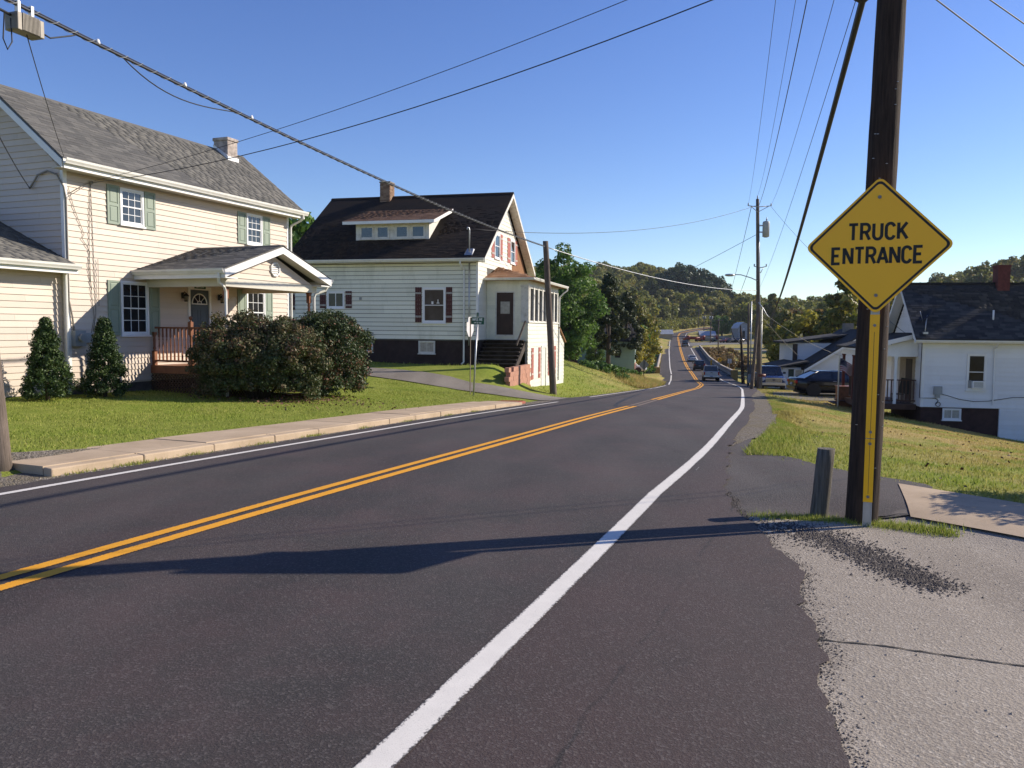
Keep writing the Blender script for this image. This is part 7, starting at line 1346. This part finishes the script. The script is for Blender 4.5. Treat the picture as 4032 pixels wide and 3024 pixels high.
for (x, y, s) in ((26, 168, .9), (18, 160, .8), (8, 150, .9), (30, 205, 1), (22, 215, 1.05), (12, 190, 1.0), (36, 240, 1), (28, 255, 1.1), (18, 262, 1.1), (42, 275, 1.0), (34, 300, 1.15), (48, 315, 1.0), (24, 320, 1.2), (54, 345, 1.05), (40, 350, 1.2), (60, 382, 1.0), (0, 200, 1.1), (6, 240, 1.2), (66, 405, 1.1), (50, 400, 1.2), (2, 130, .8), (14, 128, .7), (82, 432, .9), (76, 440, 1.0), (88, 455, .9), (84, 470, 1.1), (96, 478, .9), (92, 492, 1.1), (103, 500, .9), (99, 515, 1.1), (110, 525, 1.0), (72, 420, 1.1), (66, 430, 1.2), (78, 460, 1.2), (90, 510, 1.2), (112, 540, 1.2), (56, 372, .9), (64, 392, .8), (47, 330, .8), (41, 305, .75), (35, 272, .7), (29, 240, .6)):
    plant(PO[n % 3], 'tree', x + rs.uniform(-2, 2), y, s, 'olive-green tree on the wooded slope left of the climbing road', 'trees on the slope left of the road', sz=rs.uniform(.9, 1.2)); n += 1
for (x, y, s) in ((99, 522, 1.15), (107, 520, 1.4), (116, 524, 1.45), (125, 526, 1.35), (133, 530, 1.25), (140, 538, 1.05), (112, 540, 1.4), (122, 512, 1.1)):
    plant(PD, 'dark_tree', x, y, s, 'big dark tree crowning the hill above the road bend', 'dark trees on the hilltop')
for i, (x, y, s) in enumerate(((36.5, 100, .95), (42, 104, 1.0), (47.5, 108, .95), (53, 112, 1.0), (44, 122, .9), (58, 122, 1.05), (64, 130, 1.1), (49, 140, .9), (72, 128, 1.1), (68, 150, 1.1), (80, 140, 1.15), (60, 165, .9), (88, 165, 1.1), (54, 160, .8), (76, 185, 1.0), (95, 200, 1.0), (92, 235, .9), (104, 250, .95), (86, 250, .8), (70, 215, .6), (100, 150, 1.2), (112, 175, 1.2), (120, 215, 1.1), (118, 262, 1.0), (98, 320, 1.0), (108, 330, 1.1), (90, 345, .9), (118, 345, 1.1), (98, 375, 1.0), (110, 400, 1.1), (122, 380, 1.1), (95, 310, .8), (35, 88, .5), (39, 92, .7))):
    s *= 1.22 if y < 135 else 1.05
    plant((PO + [PN])[3 if (y < 135 and i % 2 == 0) else i % 4], 'tree', x, y, s, 'olive and yellow-green tree in the wood right of the road', 'trees in the wood right of the road', sz=rs.uniform(.85, 1.15))
for x, y, s in ((62, 175, 1.05), (45, 118, .95)): plant(PR, 'rust_tree', x, y, s, 'thin rusty brown tree rising from the wood right of the road', 'rusty trees in the right wood')
# far-off woods: one mass each
def wood(name, label, spots, hmin, hmax, leaf, m_, per=90, seed=3):
    r = np.random.default_rng(seed); cl = []
    for (x, y) in spots:
        z = T(x, y); h_ = r.uniform(hmin, hmax); R_ = h_ * .32
        for _ in range(9): cl.append((x + r.normal(0, R_ * .5), y + r.normal(0, R_ * .5), z + h_ * r.uniform(.22, .88), R_ * r.uniform(.35, .6)))
    cl = np.array(cl); r0_ = r.random(len(spots)); V, F_, a = cloud(cl, per, leaf, .6, .5, 0, r, np.clip(np.repeat(r0_, 9) * .8 + r.random(len(cl)) * .2, 0, 1)); return tag(link(name, npmesh(name, V, F_, m_, attr=a)), label, 'woods', kind='stuff')
r = np.random.default_rng(12); sp = []
for _ in range(170):
    y = r.uniform(478, 720); sp.append((y * r.uniform(.10, .262), y))
for _ in range(150):
    y = r.uniform(330, 620); x = y * r.uniform(.285, .46)
    if abs(lat(np.array([x]), np.array([y]))[0]) > 13 or y > 470: sp.append((x, y))
while len(sp) < 600:
    x, y = r.uniform(-160, 175), r.uniform(300, 720)
    if abs(lat(np.array([x]), np.array([y]))[0]) < 13 and y < 470: continue
    if lat(np.array([x]), np.array([y]))[0] > 6 and y < 430: continue
    if not (.0 < x / y < .27) and r.random() < .8: continue
    if x / y > .285 and y > 400: continue
    sp.append((x, y))
wood('hill_wood', 'olive autumn wood covering the hill behind the road', sp, 12, 17, .95, L_OLIVE, 75)
sp = []
while len(sp) < 260:
    x, y = r.uniform(120, 480), r.uniform(200, 620)
    if lat(np.array([x]), np.array([y]))[0] < 14 and y < 470: continue
    if not (.43 < x / y < .95): continue
    sp.append((x, y))
wood('far_right_wood', 'hazy olive wood covering the hill behind the white house', sp, 12, 17, 1.0, L_OLIVE, 75, 4)
# undergrowth
def brush(name, label, spots, h_, leaf, m_, per=60, seed=9):
    r = np.random.default_rng(seed); cl = np.array([(x + r.normal(0, .4), y + r.normal(0, .4), T(x, y) + h_ * r.uniform(.15, .7), h_ * r.uniform(.3, .55)) for x, y in spots for _ in range(3)])
    V, F_, a = cloud(cl, per, leaf, .5, .4, 0, r); return tag(link(name, npmesh(name, V, F_, m_, attr=a)), label, 'brush', kind='stuff')
sp = []
for y in np.arange(96, 240, 3.0):
    for l0 in (8, 10, 12.5, 15):
        if rs.random() < .75 and not (l0 < 10.5 and y < 168): p = rpt(l0 + rs.uniform(-1, 1), y + rs.uniform(-1.5, 1.5)); sp.append(p[:2])
brush('valley_brush', 'brown and olive brush filling the ditch right of the bridge', sp, 1.4, .22, L_RUST, 70, 31)
sp = [(v * rs.uniform(.345, .8), v) for v in [rs.uniform(84, 150) for _ in range(260)]]; brush('wood_undergrowth', 'olive undergrowth beneath the wood on the right', sp, 2.6, .35, L_OLIVE, 60, 32)
sp = []
for v in np.arange(372, 470, 2.0):
    for l0 in (-8, -11, -15, -20): p = rpt(l0 + rs.uniform(-1.5, 1.5), v); sp.append(p[:2])
brush('bend_brush', 'olive brush hugging the outside of the far road bend', sp, 5.0, .6, L_OLIVE, 60, 36)
sp = []
for y in np.arange(128, 240, 3.5):
    for l0 in (-8, -11, -14): p = rpt(l0 + rs.uniform(-1, 1), y); sp.append(p[:2])
brush('left_brush', 'green brush crowding behind the left bridge wall', sp, 2.4, .3, L_GREEN, 60, 33)
sp = [(rs.uniform(7.5, 11), rs.uniform(70, 84)) for _ in range(40)] + [(rs.uniform(6.5, 9), rs.uniform(63, 72)) for _ in range(14)]; brush('bank_brush', 'low leafy weeds spilling down the left bank', sp, .75, .14, L_GREEN, 70, 34)
for i, (x, y, s) in enumerate(((10.2, 98, .32),)): plant(PM, 'round_shrub', x, y, s, 'dark shrub against the wall of the green house', cat='shrub')

ORD = 'first second third fourth fifth sixth seventh eighth ninth tenth eleventh twelfth thirteenth fourteenth fifteenth sixteenth seventeenth eighteenth nineteenth'.split()
TENS = {2: 'twenty', 3: 'thirty', 4: 'forty', 5: 'fifty'}; TENTH = {20: 'twentieth', 30: 'thirtieth', 40: 'fortieth', 50: 'fiftieth'}
def ordinal(i): return ORD[i - 1] if i < 20 else TENTH[i] if i % 10 == 0 else TENS[i // 10] + '-' + ORD[i % 10 - 1]
for grp, where in (('trees on the slope left of the road', 'on the slope left of the road'), ('trees in the wood right of the road', 'in the wood right of the road'), ('dark trees on the hilltop', 'on the hilltop above the road bend'), ('rusty trees in the right wood', 'in the wood right of the road')):
    ts = sorted((o for o in bpy.data.objects if o.get('group') == grp), key=lambda o: o.location.x / o.location.y)
    for i, o in enumerate(ts):
        cr_ = [c for c in o.children if c.name.startswith('crown')][0].data; kind = {PO[0][0]: 'broad olive', PO[1][0]: 'tall olive', PO[2][0]: 'round green', PN[0]: 'yellow-green', PD[0]: 'big dark', PR[0]: 'thin rusty brown'}[cr_]
        o['label'] = kind + ' tree, ' + ordinal(i + 1) + ' from the left ' + where

# ------------------------------------------------------------------ garden shrubs
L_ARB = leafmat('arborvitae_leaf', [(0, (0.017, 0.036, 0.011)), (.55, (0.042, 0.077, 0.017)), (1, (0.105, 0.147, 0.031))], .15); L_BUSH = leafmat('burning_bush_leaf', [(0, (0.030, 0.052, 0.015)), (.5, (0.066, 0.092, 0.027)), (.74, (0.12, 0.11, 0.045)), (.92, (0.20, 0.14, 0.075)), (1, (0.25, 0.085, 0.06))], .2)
def arbor(x, y, H_, R_, label, seed):
    r = np.random.default_rng(seed); o = empty('arborvitae', (x, y, T(x, y)), 0, label, 'shrub', 'arborvitae shrubs by the cream house'); n = 420; t = r.random(n) ** .8; th = r.uniform(0, 6.28, n); wd = R_ * np.clip((1 - t) ** .75 * 1.1, .05, 1) * np.clip(.65 + t * 4, 0, 1) * (1 + .12 * np.sin(3 * th + seed) + .10 * r.normal(size=n)); q = r.uniform(.55, 1.0, n)
    cl = np.column_stack([np.cos(th) * wd * q, np.sin(th) * wd * q, .06 + t * H_ * .97, r.uniform(.07, .14, n)]); cl = np.vstack([cl, [[.03, 0, H_ * .97, .06], [.0, .02, H_ * 1.0, .045]]])
    V, F_, a = cloud(cl, 62, .030, .55, .35, -.3, r); link('crown', npmesh('crown', V, F_, L_ARB, attr=a), o); mb = MB(); mb.tube([(0, 0, -.1), (0, 0, H_ * .8)], [.05, .015], 6); mb.build('trunk', BARK, o); return o
arbor(-10.78, 18.5, 1.86, .56, 'cone-shaped arborvitae shrub left of the house meter', 1); arbor(-10.12, 19.85, 1.92, .53, 'cone-shaped arborvitae shrub under the lower left window', 2)
def bush(x, y, rx, ry, H_, label, seed, n=230, per=85):
    r = np.random.default_rng(seed); z0 = T(x, y); o = empty('burning_bush', (x, y, z0), 0, label, 'shrub', 'big bushes by the porch'); d = r.normal(size=(n, 3)); d /= np.linalg.norm(d, axis=1, keepdims=True); q = r.uniform(.55, 1.0, n) ** .6; d[:, 2] = np.where(d[:, 2] < -.9, -.9 + .3 * r.random(n), d[:, 2]); hor = np.hypot(d[:, 0], d[:, 1]); grow = np.where(d[:, 2] < 0, np.maximum(hor, .86) / np.maximum(hor, .2), 1); d[:, 0] *= grow; d[:, 1] *= grow
    lump = 1 + .10 * np.sin(4 * d[:, 0] + seed) + .08 * np.sin(5 * d[:, 1] + 2 * seed) + .05 * r.normal(size=n)
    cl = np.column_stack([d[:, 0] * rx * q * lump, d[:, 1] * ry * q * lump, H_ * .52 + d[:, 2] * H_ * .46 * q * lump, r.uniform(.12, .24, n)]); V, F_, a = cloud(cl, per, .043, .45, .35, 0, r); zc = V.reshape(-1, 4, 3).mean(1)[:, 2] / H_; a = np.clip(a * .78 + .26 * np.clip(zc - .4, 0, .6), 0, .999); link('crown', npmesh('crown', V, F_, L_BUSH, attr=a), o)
    m2 = 160; tw = r.normal(size=(m2, 3)); tw[:, 2] = np.abs(tw[:, 2]) + .3; tw /= np.linalg.norm(tw, axis=1, keepdims=True); mb = MB()
    for t in tw[:70]: p = Vector((t[0] * rx, t[1] * ry, H_ * .5 + t[2] * H_ * .5)); mb.tube([(t[0] * .2, t[1] * .2, -.05), p * .55 + Vector((0, 0, .1)), p * 1.0], [.022, .013, .004], 4)
    mb.build('stems', BARK, o); return o
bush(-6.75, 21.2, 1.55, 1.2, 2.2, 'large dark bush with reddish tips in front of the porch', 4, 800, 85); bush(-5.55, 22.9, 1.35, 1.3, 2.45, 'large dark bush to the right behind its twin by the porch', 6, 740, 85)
bush(7.5, 8.75, .9, .8, 1.75, 'round dark bush added beyond the right edge to shade the concrete walk', 9, 220, 60)['group'] = 'bushes added for shade'  # unseen bush, put here only for its shadow on the walk
# fallen leaves
n = 420; P = np.column_stack([rng.uniform(5, 16, n), rng.uniform(9, 30, n)]); k = (lat(P[:, 0], P[:, 1]) > 5) & ((P[:, 0] - 4.6) * .81 + (P[:, 1] - 9.2) * .58 > .2); P = P[k]; C = np.column_stack([P, tz(P[:, 0], P[:, 1]) + .05]); N_ = rng.normal(size=(len(C), 3)) * .5 + np.array([0, 0, 1]); V, F_ = leafquads(C, N_, .05, 1.3)
L_FALL = simple('fallen_leaf', (0.075, 0.028, 0.018), .8, .4, 20); tag(link('fallen_leaves', npmesh('fallen_leaves', V, F_, L_FALL)), 'dark fallen leaves scattered over the right lawn', 'leaves', kind='stuff')
n = 900; t = rng.random(n); P = np.column_stack([rng.normal(-5.9, 1.2, n), rng.normal(21.3, .9, n)]); C = np.column_stack([P, tz(P[:, 0], P[:, 1]) + .05]); V, F_ = leafquads(C, rng.normal(size=(n, 3)) * .5 + np.array([0, 0, 1]), .05, 1.3); L_FALL2 = simple('brown_leaf', (0.16, 0.08, 0.045), .8, .4, 20); tag(link('bush_leaf_litter', npmesh('bush_leaf_litter', V, F_, L_FALL2)), 'brown leaf litter on the soil under the big bushes', 'leaves', kind='stuff')
# ------------------------------------------------------------------ air
m = bpy.data.materials.new('haze_air'); m.use_nodes = True; t_ = m.node_tree; t_.nodes.remove(t_.nodes['Principled BSDF']); pv = t_.nodes.new('ShaderNodeVolumePrincipled'); pv.inputs['Color'].default_value = (0.75, 0.85, 1.0, 1); pv.inputs['Density'].default_value = 0.00009; pv.inputs['Anisotropy'].default_value = 0.2
t_.links.new(pv.outputs[0], t_.nodes['Material Output'].inputs['Volume'])
mb = MB(); mb.box(-720, 920, -70, 1020, -12, 95); hz = mb.build('haze', m); tag(hz, 'thin pale haze over the valley', 'haze', kind='stuff')
